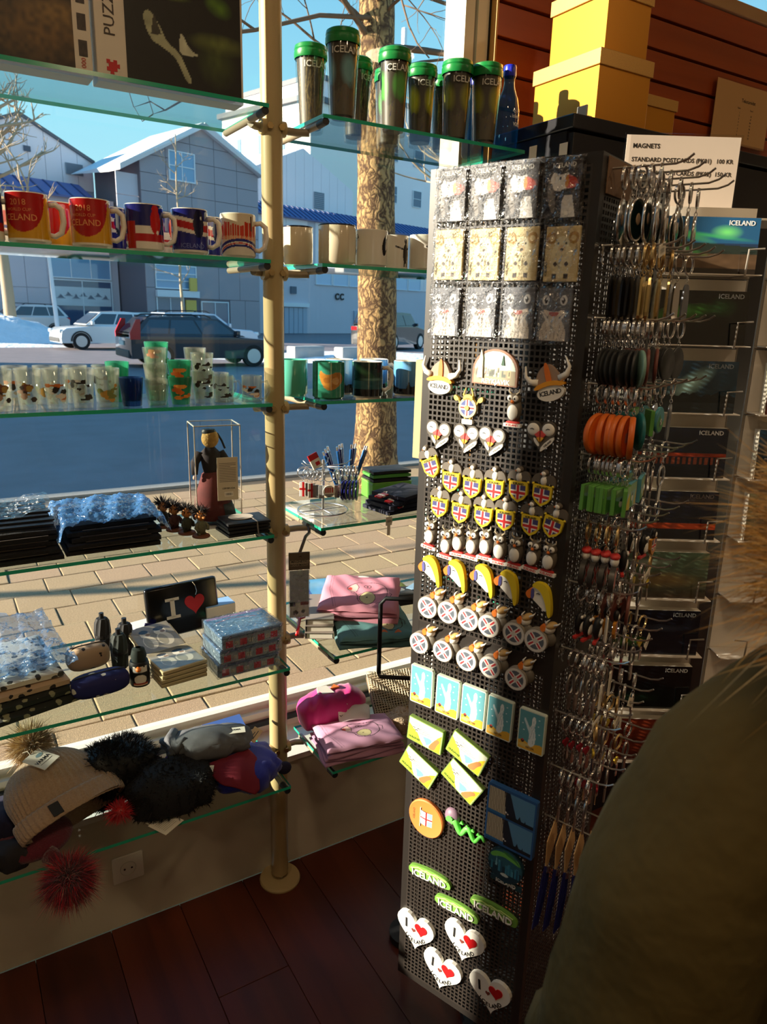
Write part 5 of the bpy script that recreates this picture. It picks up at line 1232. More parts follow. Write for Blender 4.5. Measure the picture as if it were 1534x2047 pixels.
LAY = [  # per row, per hook (from the front corner): kinds from the inside out
    [['oval'] * 5, ['oval'] * 4, ['oval'] * 3, ['oval'] * 3, ['oval'] * 2],
    [['bar_dark'] * 5 + ['bar_gold'] * 2, ['bar_gold'] * 4, ['bar_gold', 'bar_steel', 'bar_gold'], ['bar_gold', 'bar_steel'], ['bar_shell'] * 2],
    [['disc_black'] * 8 + ['disc_map'], ['disc_brown'] * 3, ['disc_brown'] * 2, ['disc_black'] * 2, ['disc_black'] * 2],
    [['disc_orange'] * 6, ['disc_teal'] * 3, ['tile_green'] * 2, ['disc_pic'] * 2, ['bar_shell'] * 2],
    [['tile_green'] * 9, ['tile_blue'] * 3, ['tile_blue'] * 2, ['opener'] * 2, ['opener'] * 2],
    [['puffin'] * 4, ['penguin'] * 3, ['opener'] * 3, ['penguin'] * 2, ['opener', 'shieldfob']],
    [['penguin'] * 3 + ['tagfob'], ['shieldfob'] * 3, ['disc_brown'] * 3, ['opener'] * 3, ['charm_gold'] * 2],
    [['opener'] * 5 + ['tagfob'], ['opener'] * 3 + ['tagfob'], ['charm_red'] * 3, ['opener'] * 3, ['charm_gold'] * 2],
    [['charm_red'] * 4 + ['charm_gold'], ['opener'] * 4, ['charm_gold'] * 4, ['tagfob'] * 2, ['opener'] * 2],
    [['opener'] * 4, ['charm_red'] * 4, ['opener'] * 3, ['charm_gold'] * 2, ['opener'] * 2]]
PROTO = {}; rk = random.Random(17)
for r_, row in enumerate(LAY):
    for c_, lst in enumerate(row):
        n = len(lst)
        for k, kd in enumerate(lst):
            d = .016 + (.062 if c_ == 0 else .05) * (k + .5) / max(1, n) + (.0 if c_ == 0 else .008)
            M = RIGHT @ T(HT[c_] + rk.uniform(-.0006, .0006), HZ[r_] - .0006, d) @ Ry(rk.uniform(-.22, .22) + (.35 if k == n - 1 and c_ < 3 else 0)) @ Rz(rk.uniform(-.05, .05))
            if kd not in PROTO:
                t = fob(kd); t.matrix_world = M; PROTO[kd] = t
            else: t = copy_tree(PROTO[kd], M=M)
            tag(t, '%s on the %s of the %s hook row' % (LBL[kd], HKN[c_], ORD[r_]), 'keyring', '%s keyrings, %s, %s row' % (kd.replace('_', ' '), HKN[c_], ORD[r_]))
# loose price tags looped round some keyrings
for i, (r_, c_, d, y, a) in enumerate(((1, 0, .085, .004, .3), (0, 0, .03, -.088, -.7), (8, 0, .07, .012, .2), (8, 1, .088, .0, .5), (8, 2, .09, .012, -.5), (6, 2, .09, .012, .4), (7, 3, .09, -.01, .8))):
    t = thing('price_tag', 'small barcode price tag looped on the %s of the %s hook row' % (HKN[c_], ORD[r_]), 'tag', M=RIGHT @ T(HT[c_], HZ[r_] + y - .012, d) @ Rz(a))
    MB().rbox((-.014, -.008, -.0004), (.014, .008, .0004), .0002).build('label', PAPER, t); BAR.build('barcode', PRINT, t, (0, -.001, .0006)); MB().tube([(-.013, .004, 0), (-.016, .012, .001), (-.010, .016, 0)], .0005, 4).build('loop', PAPER, t)
# folded kraft cards with blue tassels on the lowest hook
cm = None
for k in range(6):
    M = RIGHT @ T(.028 + .002 * k, .775, .018 + .016 * k) @ Rz(-.25 + .05 * k)
    if cm is None:
        t = thing('tassel_card', 'kraft card with a long dark blue tassel on the lowest hook', 'card', M=M, group='blue tassel cards')
        MB().prism([(-.022, .0), (0, .042), (.022, .0), (.004, -.055), (-.004, -.055)], -.0008, .0008).build('card', KRAFT, t)
        tb = MB()
        for q in range(9): tb.tube([(-.008 + .002 * q, -.050, .001 * (q % 3)), (-.010 + .0025 * q, -.10, .002 * (q % 3)), (-.012 + .003 * q, -.165, .001)], .0013, 4)
        tb.build('tassel', mat('tassel_blue', C(20, 24, 92), .6), t); MB().tube([(0, -.05, 0), (0, -.062, 0)], .006, 8).build('tassel_knot', CHROME, t, smooth=60); cm = t
    else: copy_tree(cm, M=M)
for z in (.815,):
    for t_ in HT[:2]: link('hook', hme, st, (hw, -hw + t_, z))

# ================================================================== POSTCARD RACK
RX_ = Vector((.852, -.524, 0)); RN = Vector((-.524, -.852, 0)); RO = Vector((1.400, .907, 0))      # right edge of the cards, axis along the rack
RACK = faceM(RO, RX_, RN)                                                                          # x to the right, y up, z toward the aisle
WIRE = mat('rack_wire', C(150, 142, 132), .4, .3); TRAY = mat('rack_white', C(228, 220, 208), .5)
rk_ = thing('postcard_rack', 'grey wire rack with white trays holding panorama postcards', 'rack', M=RACK)
TOPS = [1.867 - .137 * k for k in range(9)]
for x in (-.235, .012, .05, .285): MB().tube([(x, .03, -.06), (x, 1.868, -.06)], .004, 8).build('upright', WIRE, rk_, smooth=60)
for x in (-.235, .285): MB().tube([(x, .006, -.30), (x, .012, .02)], .006, 8).tube([(x, .012, -.06), (x, .06, -.06)], .005, 8).build('foot', WIRE, rk_, smooth=60)
for k, zt in enumerate(TOPS):
    zb = zt - .108
    for x0, x1 in ((-.232, .010), (.052, .283)):
        MB().box((x0, zb - .0025, -.055), (x1, zb - .0005, .006)).box((x0, zb + .0, -.056), (x1, zb + .128, -.054)).build('tray', TRAY, rk_)
        for x in (x0 + .05, x1 - .035):
            MB().tube([(x, zb - .004, -.05), (x, zb - .004, .009), (x, zb + .045, .012), (x + (.030 if x > x0 + .1 else -.030), zb + .047, .012)], .0021, 6).build('wire_lip', WIRE, rk_, smooth=60)
        MB().tube([(x0 - .004, zb - .004, -.056), (x1 + .004, zb - .004, -.056)], .003, 6).build('rung', WIRE, rk_, smooth=60)
MB().box((-.24, 1.868, -.20), (.29, 1.872, -.07)).build('top_board', TRAY, rk_)
MB().tube([(-.235, 1.868, -.19), (-.235, .03, -.19)], .004, 8).tube([(.285, 1.868, -.19), (.285, .03, -.19)], .004, 8).build('rear_upright', WIRE, rk_, smooth=60)
def card(k, x, label, art, txt=True, tone=(236, 236, 236), w=.212):
    zb = TOPS[k] - .108
    t = thing('postcard', label, 'postcard', M=RACK @ T(x - w / 2, zb, -.004) @ Rx(-.06))
    MB().box((-w / 2, 0, -.022), (w / 2, .105, -.0006)).build('card_stack', PAPER, t)
    p = Print(w, .105, 120, C(14, 18, 26)); art(p); p.build('picture', PRINT_GLOSS, t, (0, .0525, 0))
    if txt: text('ICELAND', .0125, mat('white_ink_%d' % tone[0], C(*tone), .4), t, (w / 2 - .010, .0945, .0004), bold=.018, align='RIGHT')
    return t
def a1(p):
    p.grad(C(30, 60, 80), C(34, 52, 96)); p.put((p.V > .55), C(36, 92, 136)); p.oval(.15, .78, .5, .10, C(96, 214, 96), soft=.9, rot=-.25).oval(.70, .74, .16, .14, C(120, 230, 130), soft=.9).oval(.52, .68, .5, .05, C(70, 190, 110), .8, soft=.9, rot=-.1)
    p.put(p.V < .60 - .12 * p.U, C(36, 48, 44)); p.put(p.V < .36, C(86, 66, 48)); p.noise(.35, 14, 4, p.V < .4); p.oval(.3, .46, .3, .06, C(70, 140, 60), .7, rot=-.3, soft=.9); p.put(p.V < .10, C(30, 24, 20))
def a2(p): p.c[:] = C(10, 14, 14); p.oval(.35, .58, .42, .16, C(56, 120, 40), soft=.95, rot=.15).oval(.75, .70, .16, .2, C(26, 70, 34), soft=.95).put(p.V < .40, C(8, 10, 10)); p.noise(.3, 9, 6)
def a3(p):
    p.grad(C(20, 40, 46), C(26, 56, 76)); p.oval(.55, .55, .3, .22, C(150, 190, 186), soft=.95, rot=.6).oval(.3, .62, .2, .2, C(70, 110, 120), .7, soft=.9); p.put(p.V < .36 + .05 * np.sin(p.U * 40) * np.sin(p.U * 17), C(12, 20, 22)); p.put(p.V < .2, C(26, 34, 38)); p.noise(.3, 12, 2)
def a4(p):
    p.grad(C(12, 14, 22), C(18, 26, 46)); p.put((p.V > .42) & (p.V < .50), C(150, 52, 24)); p.noise(.5, 20, 8)
    for k in range(12): p.rect(.3 + k * .055, .26, .33 + k * .055, .40, C(150, 70, 40), .7)
def a5(p): p.grad(C(22, 18, 20), C(16, 22, 44)); p.put((p.V > .22) & (p.V < .34), C(176, 66, 26)); p.oval(.75, .8, .35, .14, C(70, 60, 54), .7, soft=.9); p.noise(.4, 16, 3)
def a6(p): p.grad(C(60, 44, 30), C(90, 116, 90)); p.oval(.3, .78, .4, .08, C(190, 206, 190), .7, soft=.9).oval(.5, .4, .5, .2, C(126, 104, 60), soft=.8).oval(.2, .55, .25, .2, C(60, 96, 60), .8, soft=.8); p.noise(.35, 14, 5)
def a7(p): p.grad(C(26, 30, 40), C(14, 20, 34)); p.oval(.2, .3, .3, .16, C(70, 120, 56), .8, soft=.8).oval(.6, .6, .4, .1, C(60, 70, 90), .6, soft=.9); p.noise(.3, 12, 9)
def a8(p): p.grad(C(8, 14, 12), C(14, 18, 22)); p.oval(.3, .25, .4, .14, C(30, 60, 44), .8, soft=.9)
def a9(p): p.grad(C(60, 22, 14), C(120, 48, 28)); p.noise(.5, 12, 4)
card(0, 0, 'panorama postcard of green northern lights over brown hills, topmost tray', a1)
card(1, 0, 'dark panorama postcard with a dim green glow, second tray', a2, True, (150, 156, 160))
card(2, 0, 'panorama postcard of pale northern lights above a tree line', a3, True, (120, 130, 138))
card(3, 0, 'night panorama postcard with a row of red lit houses', a4, True, (206, 206, 206))
card(4, 0, 'dark blue panorama postcard with an orange horizon stripe', a5, True, (110, 100, 96))
card(5, 0, 'panorama postcard of a green and brown valley', a6, False)
card(6, 0, 'dark blue grey panorama postcard with a green slope', a7, True, (150, 150, 150))
card(7, 0, 'nearly black panorama postcard low on the rack', a8, True, (190, 190, 190))
card(8, 0, 'reddish brown panorama postcard in the bottom tray', a9, False)
for k, a_ in enumerate((a7, a4, a9, a3, a6)): card(k, .275, ['grey blue postcard in the right hand tray row, highest', 'night postcard with red lights in the right hand tray row', 'rust coloured postcard in the right hand tray row', 'misty postcard in the right hand tray row', 'valley postcard in the right hand tray row'][k], a_, False, w=.21)

sg = RACK @ T(-.115, 1.877, -.16)
sign('price_sign', 'white price sign in an acrylic stand listing magnets and postcards', sg, .245, .165,
     [('MAGNETS', .0125, -.105, .140, 'LEFT', .02), ('STANDARD POSTCARDS (PK01)', .0118, -.105, .114, 'LEFT', .02), ('100 KR', .0118, .108, .114, 'RIGHT', .015), ('PANORAMA POSTCARDS (PK02)', .0118, -.105, .089, 'LEFT', .02), ('150 KR', .0118, .108, .089, 'RIGHT', .015), ('BOOKMARKS', .0118, -.105, .064, 'LEFT', .02)], mat('sign_paper', C(222, 206, 192), .7))
s2 = faceM((2.63, 1.855, 2.300), (1, 0, 0), (0, -1, 0))
t = sign('notice_sheet', 'beige notice sheet with two columns of figures on the slat wall', s2, .33, .205,
     [('Tekstamidst', .017, .03, .150, 'CENTER', .01), ('Vara', .009, -.03, .124, 'LEFT', .01), ('Verd', .009, .045, .124, 'LEFT', .01)] + [(str(n_ + 1), .008, -.015, .110 - n_ * .0105, 'CENTER', .015) for n_ in range(8)] + [(str((n_ * 37) % 80 + 10), .008, .055, .105 - n_ * .0105, 'CENTER', .015) for n_ in range(8)], mat('notice_paper', C(222, 172, 112), .7))
t = thing('card_holder', 'small tilted acrylic card holder beside the price sign', 'holder', M=RACK @ T(.10, 1.915, -.10) @ Rz(-.55))
MB().rbox((-.03, -.035, -.0015), (.03, .035, .0015), .0008).build('plate', ACRYL, t); MB().rbox((-.006, -.042, -.012), (.006, -.034, .012), .001).build('clip', ACRYL, t)
# sunlight spots on the cabinet side, modelled as two thin white squares
for (y, z, l_) in ((1.587, 2.083, 'small white square modelling a sunlight spot on the cabinet side near the blue bottle'), (1.475, 2.072, 'small white square modelling a sunlight spot at the front of the cabinet side')):
    o = MB().rbox((-.0015, -.014, -.016), (0, .014, .016), .0005).build('sunlight_or_sticker', PAPER, None, (1.4035, y, z)); tag(o, l_, 'sunlight_or_sticker')

# ================================================================== GOODS ON THE UPPER SHELVES
def box_with(t, w, d, h, m, bev=.002, name='box_body'): return MB().rbox((-w / 2, -d / 2, 0), (w / 2, d / 2, h), bev).build(name, m, t)
CARDW = mat('white_card', C(226, 216, 200), .6)
# --- puzzle boxes
def puzzle(x0, x1, label, art, rot=0, h=.315):
    w = x1 - x0; t = thing('puzzle_box', label, 'box', ((x0 + x1) / 2, 1.69, SH[1]), rot); box_with(t, w, .056, h, CARDW); art(t, w, h); return t
def pz1(t, w, h):
    p = Print(w - .034, h - .012, 120, C(22, 20, 16)); p.oval(.78, .20, .5, .22, C(104, 76, 36), .9, soft=.8).oval(.9, .32, .25, .12, C(130, 100, 50), .8, soft=.9).oval(.6, .6, .3, .3, C(40, 46, 30), .8, soft=.9); p.noise(.6, 40, 2)
    p.build('picture', PRINT, t, (-.015, -.0286, h / 2), (PI / 2, 0, 0))
    for k in range(6):
        q = Print(.016, .028, 20, C(60, 50, 46)); q.noise(.6, 4, k); q.build('small_picture', PRINT, t, (w / 2 - .016, -.0286, .05 + k * .045), (PI / 2, 0, 0))
    text('1000', .012, mat('pink_ink', C(190, 90, 80), .6), t, (w / 2 - .016, -.0287, .022), (PI / 2, -PI / 2, 0), bold=.01)
def pz2(t, w, h):
    pw = w - .062; p = Print(pw, h - .010, 140, C(16, 14, 12)); p.grad(C(16, 16, 12), C(24, 22, 18))
    p.oval(.80, .33, .30, .07, C(120, 132, 60), .8, soft=.9).oval(.78, .22, .2, .18, C(70, 84, 30), .8, soft=.9).oval(.36, .56, .22, .035, C(110, 130, 30), .9, soft=.9).oval(.80, .56, .14, .07, C(96, 140, 30), .9, soft=.9, rot=-.4).oval(.5, .72, .5, .05, C(90, 70, 50), .6, soft=.9)
    p.poly(smoothp([(.14, .42), (.20, .46), (.30, .36), (.34, .28), (.44, .24), (.50, .16), (.56, .06), (.50, .06), (.42, .20), (.30, .25), (.20, .28)]), C(170, 172, 140)).poly([(.24, .44), (.30, .32), (.21, .31)], C(60, 56, 46)).poly(smoothp([(.46, .36), (.49, .34), (.54, .26), (.64, .24), (.50, .22), (.44, .24)]), C(196, 198, 172)); p.noise(.3, 24, 5)
    p.build('picture', PRINT, t, (.026, -.0286, h / 2), (PI / 2, 0, 0))
    text('PUZZLE 500', .030, mat('dark_ink', C(70, 60, 54), .6), t, (-w / 2 + .028, -.0287, .16), (PI / 2, -PI / 2, 0), bold=.0)
    pc = [(-.010, -.010), (-.003, -.010), (-.004, -.015), (.004, -.015), (.003, -.010), (.010, -.010), (.010, -.003), (.015, -.004), (.015, .004), (.010, .003), (.010, .010), (.003, .010), (.003, .006), (-.003, .006), (-.003, .010), (-.010, .010), (-.010, .003), (-.006, .003), (-.006, -.003), (-.010, -.003)]
    MB().prism(pc, 0, .0004).build('puzzle_emblem', RED, t, (-w / 2 + .028, -.0286, .030), (PI / 2, 0, 0)); MB().rbox((w / 2 - .036, -.0292, .205), (w / 2 - .006, -.0284, .228), .0003).build('red_label', RED, t); text('500', .012, WHITE, t, (w / 2 - .021, -.0294, .2165), (PI / 2, 0, 0))
puzzle(.012, .328, 'dark picture puzzle box with a strip of small pictures down its edge', pz1)
puzzle(.336, .636, 'puzzle box with a night waterfall picture and a red jigsaw emblem', pz2)

# --- mugs
CHR = Vector((.852, -.524))
def mug(x, y, z, label, prt, text_fn=None, rot=0.0, r=.0385, h=.094, body=WCHINA, group=None, rim=None, han=True, inner=None, name='mug'):
    """the print's middle looks along local -y; the handle sticks out along +x"""
    t = thing(name, label, 'mug', (x, y, z), rot, group); k = .004
    MB().lathe([(.0001, 0), (r * .90, 0), (r * .93, .003), (r, .006), (r, h - .002), (r - .001, h), (r - k, h - .001), (r - k, .006), (.0001, .006)], 44).build('body', body, t, smooth=50)
    if han: MB().tube([(r - .003, 0, h * .80), (r + .012, 0, h * .83), (r + .023, 0, h * .74), (r + .025, 0, h * .50), (r + .020, 0, h * .28), (r + .008, 0, h * .20), (r - .003, 0, h * .22)], [.0052, .0058, .006, .006, .0058, .0052, .005], 10).build('handle', body, t, smooth=180)
    if prt is not None: prt.build('print', PRINT_GLOSS, t, warp=on_cyl(r + .0004, h * .5 + .002, -PI / 2))
    if rim is not None: MB().tube([((r - .0015) * math.cos(a), (r - .0015) * math.sin(a), h) for a in np.linspace(0, 2 * PI, 41)[:-1]], .0022, 6, closed=True).build('rim', rim, t, smooth=180)
    if text_fn: text_fn(t)
    return t
def p_world():
    p = Print(.170, .086, 110, C(214, 158, 36)); d = ((p.U - .44) / .27) ** 2 + ((p.V - 1.0) / .82) ** 2; p.put((d < 1), C(176, 24, 26)); d2 = ((p.U - 1.0) / .2) ** 2 + ((p.V - 1.0) / .82) ** 2; p.put(d2 < 1, C(176, 24, 26)); p.rect(0, 0, 1, .04, C(236, 230, 216)); return p
def t_world(t):
    m = mat('amber_ink', C(226, 150, 90), .4)
    for s, sz, z, b in (('2018', .0155, .074, .0), ('WORLD CUP', .008, .061, 0), ('ICELAND', .0165, .047, .01)): text_on_cyl(s, sz, m, t, .0392, z, -PI / 2 - .42, b)
def p_flagfan():
    p = Print(.180, .086, 110, C(26, 32, 110)); p.rect(0, 0, 1, .34, C(184, 28, 32)).rect(0, 0, 1, .16, C(232, 226, 214)).rect(.30, .34, .62, .52, C(232, 226, 214)).rect(.28, .0, .40, .62, C(176, 26, 30)).oval(.64, .62, .07, .30, C(196, 30, 32)).oval(.64, .9, .045, .10, C(196, 30, 32)).oval(.66, .38, .018, .05, C(236, 232, 224)).rect(0, .3, .06, .5, C(232, 226, 214)).poly([(0, .02), (.3, .02), (.1, .3), (0, .34)], C(24, 30, 96)); return p
def p_cross():
    p = Print(.180, .086, 110, C(28, 34, 120)); w_ = .06 * np.sin(p.U * 7); p.put(abs(p.V - .62 - w_) < .17, C(232, 226, 214)).put(abs(p.V - .62 - w_) < .085, C(186, 30, 34)); p.oval(.60, .66, .07, .34, C(18, 20, 56)).oval(.63, .80, .012, .04, C(230, 230, 230)).put(p.V < .34, C(26, 34, 128)).rect(0, 0, 1, .05, C(224, 220, 214)); return p
def t_cross(t): text_on_cyl('ICELAND', .013, mat('pale_blue_ink', C(110, 124, 190), .4), t, .0392, .018, -PI / 2 + .1)
def p_crowd():
    p = Print(.180, .086, 120, C(222, 208, 180)); r = random.Random(4)
    for k in range(26):
        x = .12 + k * .03; p.rect(x, .38, x + .024, .70 + r.uniform(0, .12), C(198, 54, 28)).oval(x + .012, .42, .012, .05, C(230, 160, 120))
    p.rect(.66, .6, .68, .96, C(90, 50, 30)); d = np.hypot((p.U - .52) / .5, (p.V + .55) / .95); p.put(d < 1, C(32, 38, 120)).put((d < .93) & (d > .86), C(228, 220, 206)).put((d < .90) & (d > .87), C(190, 40, 40)).put(d < .80, C(222, 214, 200)); return p
fc = math.atan2(CHR.y, CHR.x)
for x, y, lb, pr, tf, rz in ((.105, 1.664, 'flag mug with red and blue bands at the end of the front mug row', p_flagfan, None, fc + .5), (.187, 1.660, 'red and yellow football mug with amber lettering beside the banded flag mug', p_world, t_world, fc + .42), (.303, 1.660, 'red and yellow football mug with amber lettering beside the red fan mug', p_world, t_world, fc + .42),
                             (.409, 1.660, 'blue mug with a red football fan and white cross', p_flagfan, None, fc + .30), (.506, 1.660, 'blue mug with a red and white cross band round a dark figure', p_cross, t_cross, fc + .30), (.615, 1.660, 'cream mug with a red crowd above a blue arch next to the pole', p_crowd, None, fc + .25)):
    mug(x, y, SH[2], lb, pr(), tf, rz)
for x, y, lb, pr in ((.252, 1.765, 'red and yellow mug in the back row behind the football mugs', p_world), (.360, 1.768, 'dark blue cross mug in the back row behind the red fan mug', p_cross), (.470, 1.770, 'red fan mug in the back row behind the cross mug', p_flagfan), (.145, 1.765, 'cream crowd mug in the back row behind the football mugs', p_crowd), (.578, 1.772, 'blue cross mug in the back row beside the pole', p_cross)):
    mug(x, y, SH[2], lb, pr(), None, fc + .5)
# right bay: enamel and puffin mugs
ENA = mat('enamel_cream', C(226, 214, 186), .2, coat=.4); RIMB = mat('enamel_rim', C(22, 30, 60), .25)
def p_bird(seed=0, sketch=False):
    p = Print(.150, .080, 110, C(228, 220, 198) if sketch else C(232, 228, 216)); k = C(60, 56, 50)
    if sketch:
        for P in ([(.66, .15), (.70, .45), (.80, .70), (.86, .86), (.78, .84), (.72, .66), (.64, .42)], [(.60, .20), (.78, .24), (.82, .48), (.74, .60)], [(.62, .14), (.58, .06)], [(.68, .14), (.70, .04)], [(.74, .34), (.84, .42)]): p.line(P, .0009, k)
    else:
        for x0 in (.18, .78):
            p.poly(smoothp([(x0 - .06, .22), (x0 - .10, .60), (x0, .92), (x0 + .08, .86), (x0 + .09, .60), (x0 + .02, .34)]), C(28, 24, 24)).poly(smoothp([(x0 - .01, .40), (x0 + .02, .72), (x0 + .08, .80), (x0 + .08, .50)]), C(236, 232, 224)).oval(x0 + .03, .82, .025, .05, C(236, 232, 224))
    return p
def p_fig():
    p = Print(.150, .080, 100, C(232, 228, 216)); p.oval(.70, .45, .06, .30, C(34, 28, 26)).oval(.70, .82, .035, .09, C(34, 28, 26)).line([(.5, .66), (.70, .55), (.9, .7)], .004, C(34, 28, 26)).rect(.66, .05, .69, .2, C(34, 28, 26)).rect(.72, .05, .75, .2, C(34, 28, 26)); return p
mug(.800, 1.742, SH[2], 'cream enamel mug with dark rim nearest the pole', None, None, fc + PI, .037, .088, ENA, rim=RIMB)
mug(.872, 1.672, SH[2], 'larger cream enamel mug with a sketched bird and dark rim', p_bird(0, True), None, fc + 2.4, .045, .092, ENA, rim=RIMB, han=False)
mug(.965, 1.665, SH[2], 'white mug with two black and white birds between the enamel mugs', p_bird(1), None, -.52, .040, .088, han=False)
mug(.930, 1.775, SH[2], 'white puffin mug in the back row of the enamel mug shelf', p_bird(2), None, .4, .039, .090)
mug(1.048, 1.690, SH[2], 'white mug with a black dancing figure', p_fig(), None, -.45, .036, .082, han=False)
mug(1.125, 1.665, SH[2], 'white mug with a dark figure beside the magnet stand', p_fig(), None, -.45, .039, .088, han=False)
# right bay: green and blue mugs
def p_map(bgc): 
    p = Print(.170, .086, 100, C(*bgc)); p.poly(smoothp([(.34, .62), (.36, .80), (.42, .68), (.50, .64), (.62, .76), (.72, .66), (.74, .50), (.66, .34), (.54, .20), (.44, .24), (.38, .42)]), C(176, 120, 50)); p.oval(.60, .48, .06, .10, C(214, 170, 110), .8).oval(.46, .5, .05, .09, C(140, 84, 34), .7); p.noise(.2, 24, 3); return p
def p_blue():
    p = Print(.170, .086, 90, C(70, 140, 200)); p.grad(C(40, 96, 160), C(110, 176, 226)); p.put(p.V < .22 + .05 * np.sin(p.U * 12), C(26, 28, 36)); p.poly([(.46, .2), (.50, .4), (.54, .2)], C(20, 30, 40)); return p
def p_aur():
    p = Print(.170, .086, 100, C(24, 56, 52)); p.oval(.35, .78, .3, .12, C(70, 130, 90), .9, soft=.8, rot=-.5).oval(.6, .5, .3, .06, C(110, 160, 150), .8, soft=.8).rect(.62, .7, 1, 1, C(50, 34, 44)).put(p.V < .45, C(44, 92, 100)).put(p.V < .22, C(20, 22, 26)); p.noise(.3, 16, 4); return p
mug(.790, 1.760, SH[3], 'plain pale green mug standing nearest the pole', None, None, fc + 2.6, .041, .092, mat('mint_china', C(96, 190, 170), .15, coat=.3))
mug(.850, 1.668, SH[3], 'green mug with an orange brown island map', p_map((52, 136, 112)), None, -.42, .040, .092, mat('green_china', C(52, 136, 112), .15, coat=.3), han=False)
mug(.930, 1.760, SH[3], 'blue sky mug behind the island map mug', p_blue(), None, -.2, .038, .092)
mug(.962, 1.665, SH[3], 'dark green northern lights mug with pale handle', p_aur(), None, -.35, .040, .092)
mug(1.035, 1.755, SH[3], 'blue sky mug between the northern lights mug and the clear bag', p_blue(), None, -.2, .038, .092)
mug(1.095, 1.675, SH[3], 'blue sky mug with a dark shore beside the magnet stand', p_blue(), None, -.5, .039, .092, han=False)
for i, (x, y, z, lb) in enumerate(((1.165, 1.66, SH[2], 'clear bag standing behind the magnet stand on the enamel mug shelf'), (1.165, 1.64, SH[3], 'clear bag standing at the end of the blue mug shelf'))):
    t = thing('clear_bag', lb, 'bag', (x, y, z), .3); pr = Print(.07, .11, 22); r = np.random.default_rng(i)
    for s in (-1, 1):
        pr.z = .012 * s * np.sin(pr.U * PI) * (1 - pr.V * .4) + r.normal(0, .0012, pr.X.shape); pr.build('bag_side', FILM, t, (0, 0, .056), (PI / 2, 0, 0))
    MB().rbox((-.033, -.009, .001), (.033, .009, .004), .001).build('bag_base', FILM, t)

# --- tumblers and bottles on the top shelf
LID = mat('green_lid', C(22, 128, 60), .3); TUMB = clear('tumbler_shell', (.94, .95, .95), ior=1.5, rough=.05, extra=.05)
def tumbler(x, y, label, kind, rz):
    t = thing('travel_tumbler', label, 'tumbler', (x, y, SH[1]), rz); h = .163
    r0, r1 = .0290, .0375
    MB().lathe([(.0001, .001), (r0, .001), (r0 + .001, .004), (r1, h), (r1, h + .004)], 40).build('outer_shell', TUMB, t, smooth=50)
    MB().lathe([(.0001, .010), (r0 - .004, .010), (r0 - .003, .014), (r1 - .0045, h), (.0001, h)], 32).build('inner_cup', mat('cup_black', C(22, 22, 20), .3), t, smooth=50)
    p = Print(2 * PI * .031, .140, 120, C(62, 56, 42)); gc = {'lime': (206, 206, 24), 'green': (84, 176, 60), 'teal': (110, 168, 176), 'olive': (150, 150, 40), 'lava': (60, 58, 44)}[kind]
    for cx in (.25, .52, .80): p.oval(cx, .62, .12, .27, C(*gc), 1.0, soft=.55, rot=.1)
    p.put(p.V < .38 + .05 * np.sin(p.U * 30), C(84, 76, 58)); r = np.random.default_rng(5)
    for k in range(90): x_ = r.random(); y_ = r.random() * .4; p.line([(x_, y_), (x_ + .01, y_ + .07)], .0010, C(*[int(v * r.uniform(.6, 1.3)) for v in (86, 78, 64)]))
    if kind == 'lava':
        for k in range(26): x_ = r.random(); p.line([(x_, 0), (x_ + .06 * r.normal(), .5), (x_ + .05 * r.normal(), 1)], .0022, C(128, 112, 72))
    def wrap(X, Y, Z):
        a = -PI / 2 + X / .031; f = (Y + .07) / .14; R = r0 - .0022 + (r1 - r0 - .0012) * f; return R * np.cos(a), R * np.sin(a), .015 + f * (h - .018)
    p.build('printed_sleeve', PRINT, t, warp=wrap)
    for a in (-PI / 2, -PI / 2 + 2.1): text_on_cyl('ICELAND', .0200, mat('silver_ink', C(206, 206, 196), .35), t, r1 + .0002, h - .019, a, .012)
    L_ = MB().lathe([(r1 + .0015, h - .002), (r1 + .003, h + .002), (r1 + .003, h + .012), (r1 + .0015, h + .013), (r1 + .0015, h + .016), (r1 + .0025, h + .018), (r1 + .001, h + .026), (r1 - .004, h + .029), (.0001, h + .027)], 40).build('lid', LID, t, smooth=35)
    MB().rbox((.012, -.010, h + .026), (.036, .010, h + .033), .003).build('sip_tab', LID, L_); return t
tumbler(.862, 1.800, 'green-lidded tumbler with a lava pattern nearest the pole', 'lava', .2)
tumbler(.880, 1.668, 'green-lidded tumbler with a teal glow at the front of the top shelf', 'teal', -.1)
tumbler(.998, 1.815, 'green-lidded lava tumbler half hidden behind the teal one', 'lava', .9)
tumbler(1.040, 1.700, 'green-lidded tumbler with a green glow in front of the tree', 'green', -.12)
tumbler(1.160, 1.760, 'green-lidded tumbler with a bright lime glow', 'lime', .25)
tumbler(1.215, 1.680, 'green-lidded tumbler with an olive glow between lime and dark ones', 'olive', .2)
tumbler(1.291, 1.655, 'green-lidded dark olive tumbler next to the blue bottle', 'olive', .1)
tumbler(1.110, 1.838, 'green-lidded tumbler in the rear gap behind the green glow', 'green', .6)
tumbler(1.262, 1.800, 'green-lidded tumbler at the back beside the window mullion', 'lava', .6)
BLG = clear('blue_bottle_glass', (.34, .68, .93), ior=1.5, rough=.04, haze=(.22, C(30, 116, 196)))
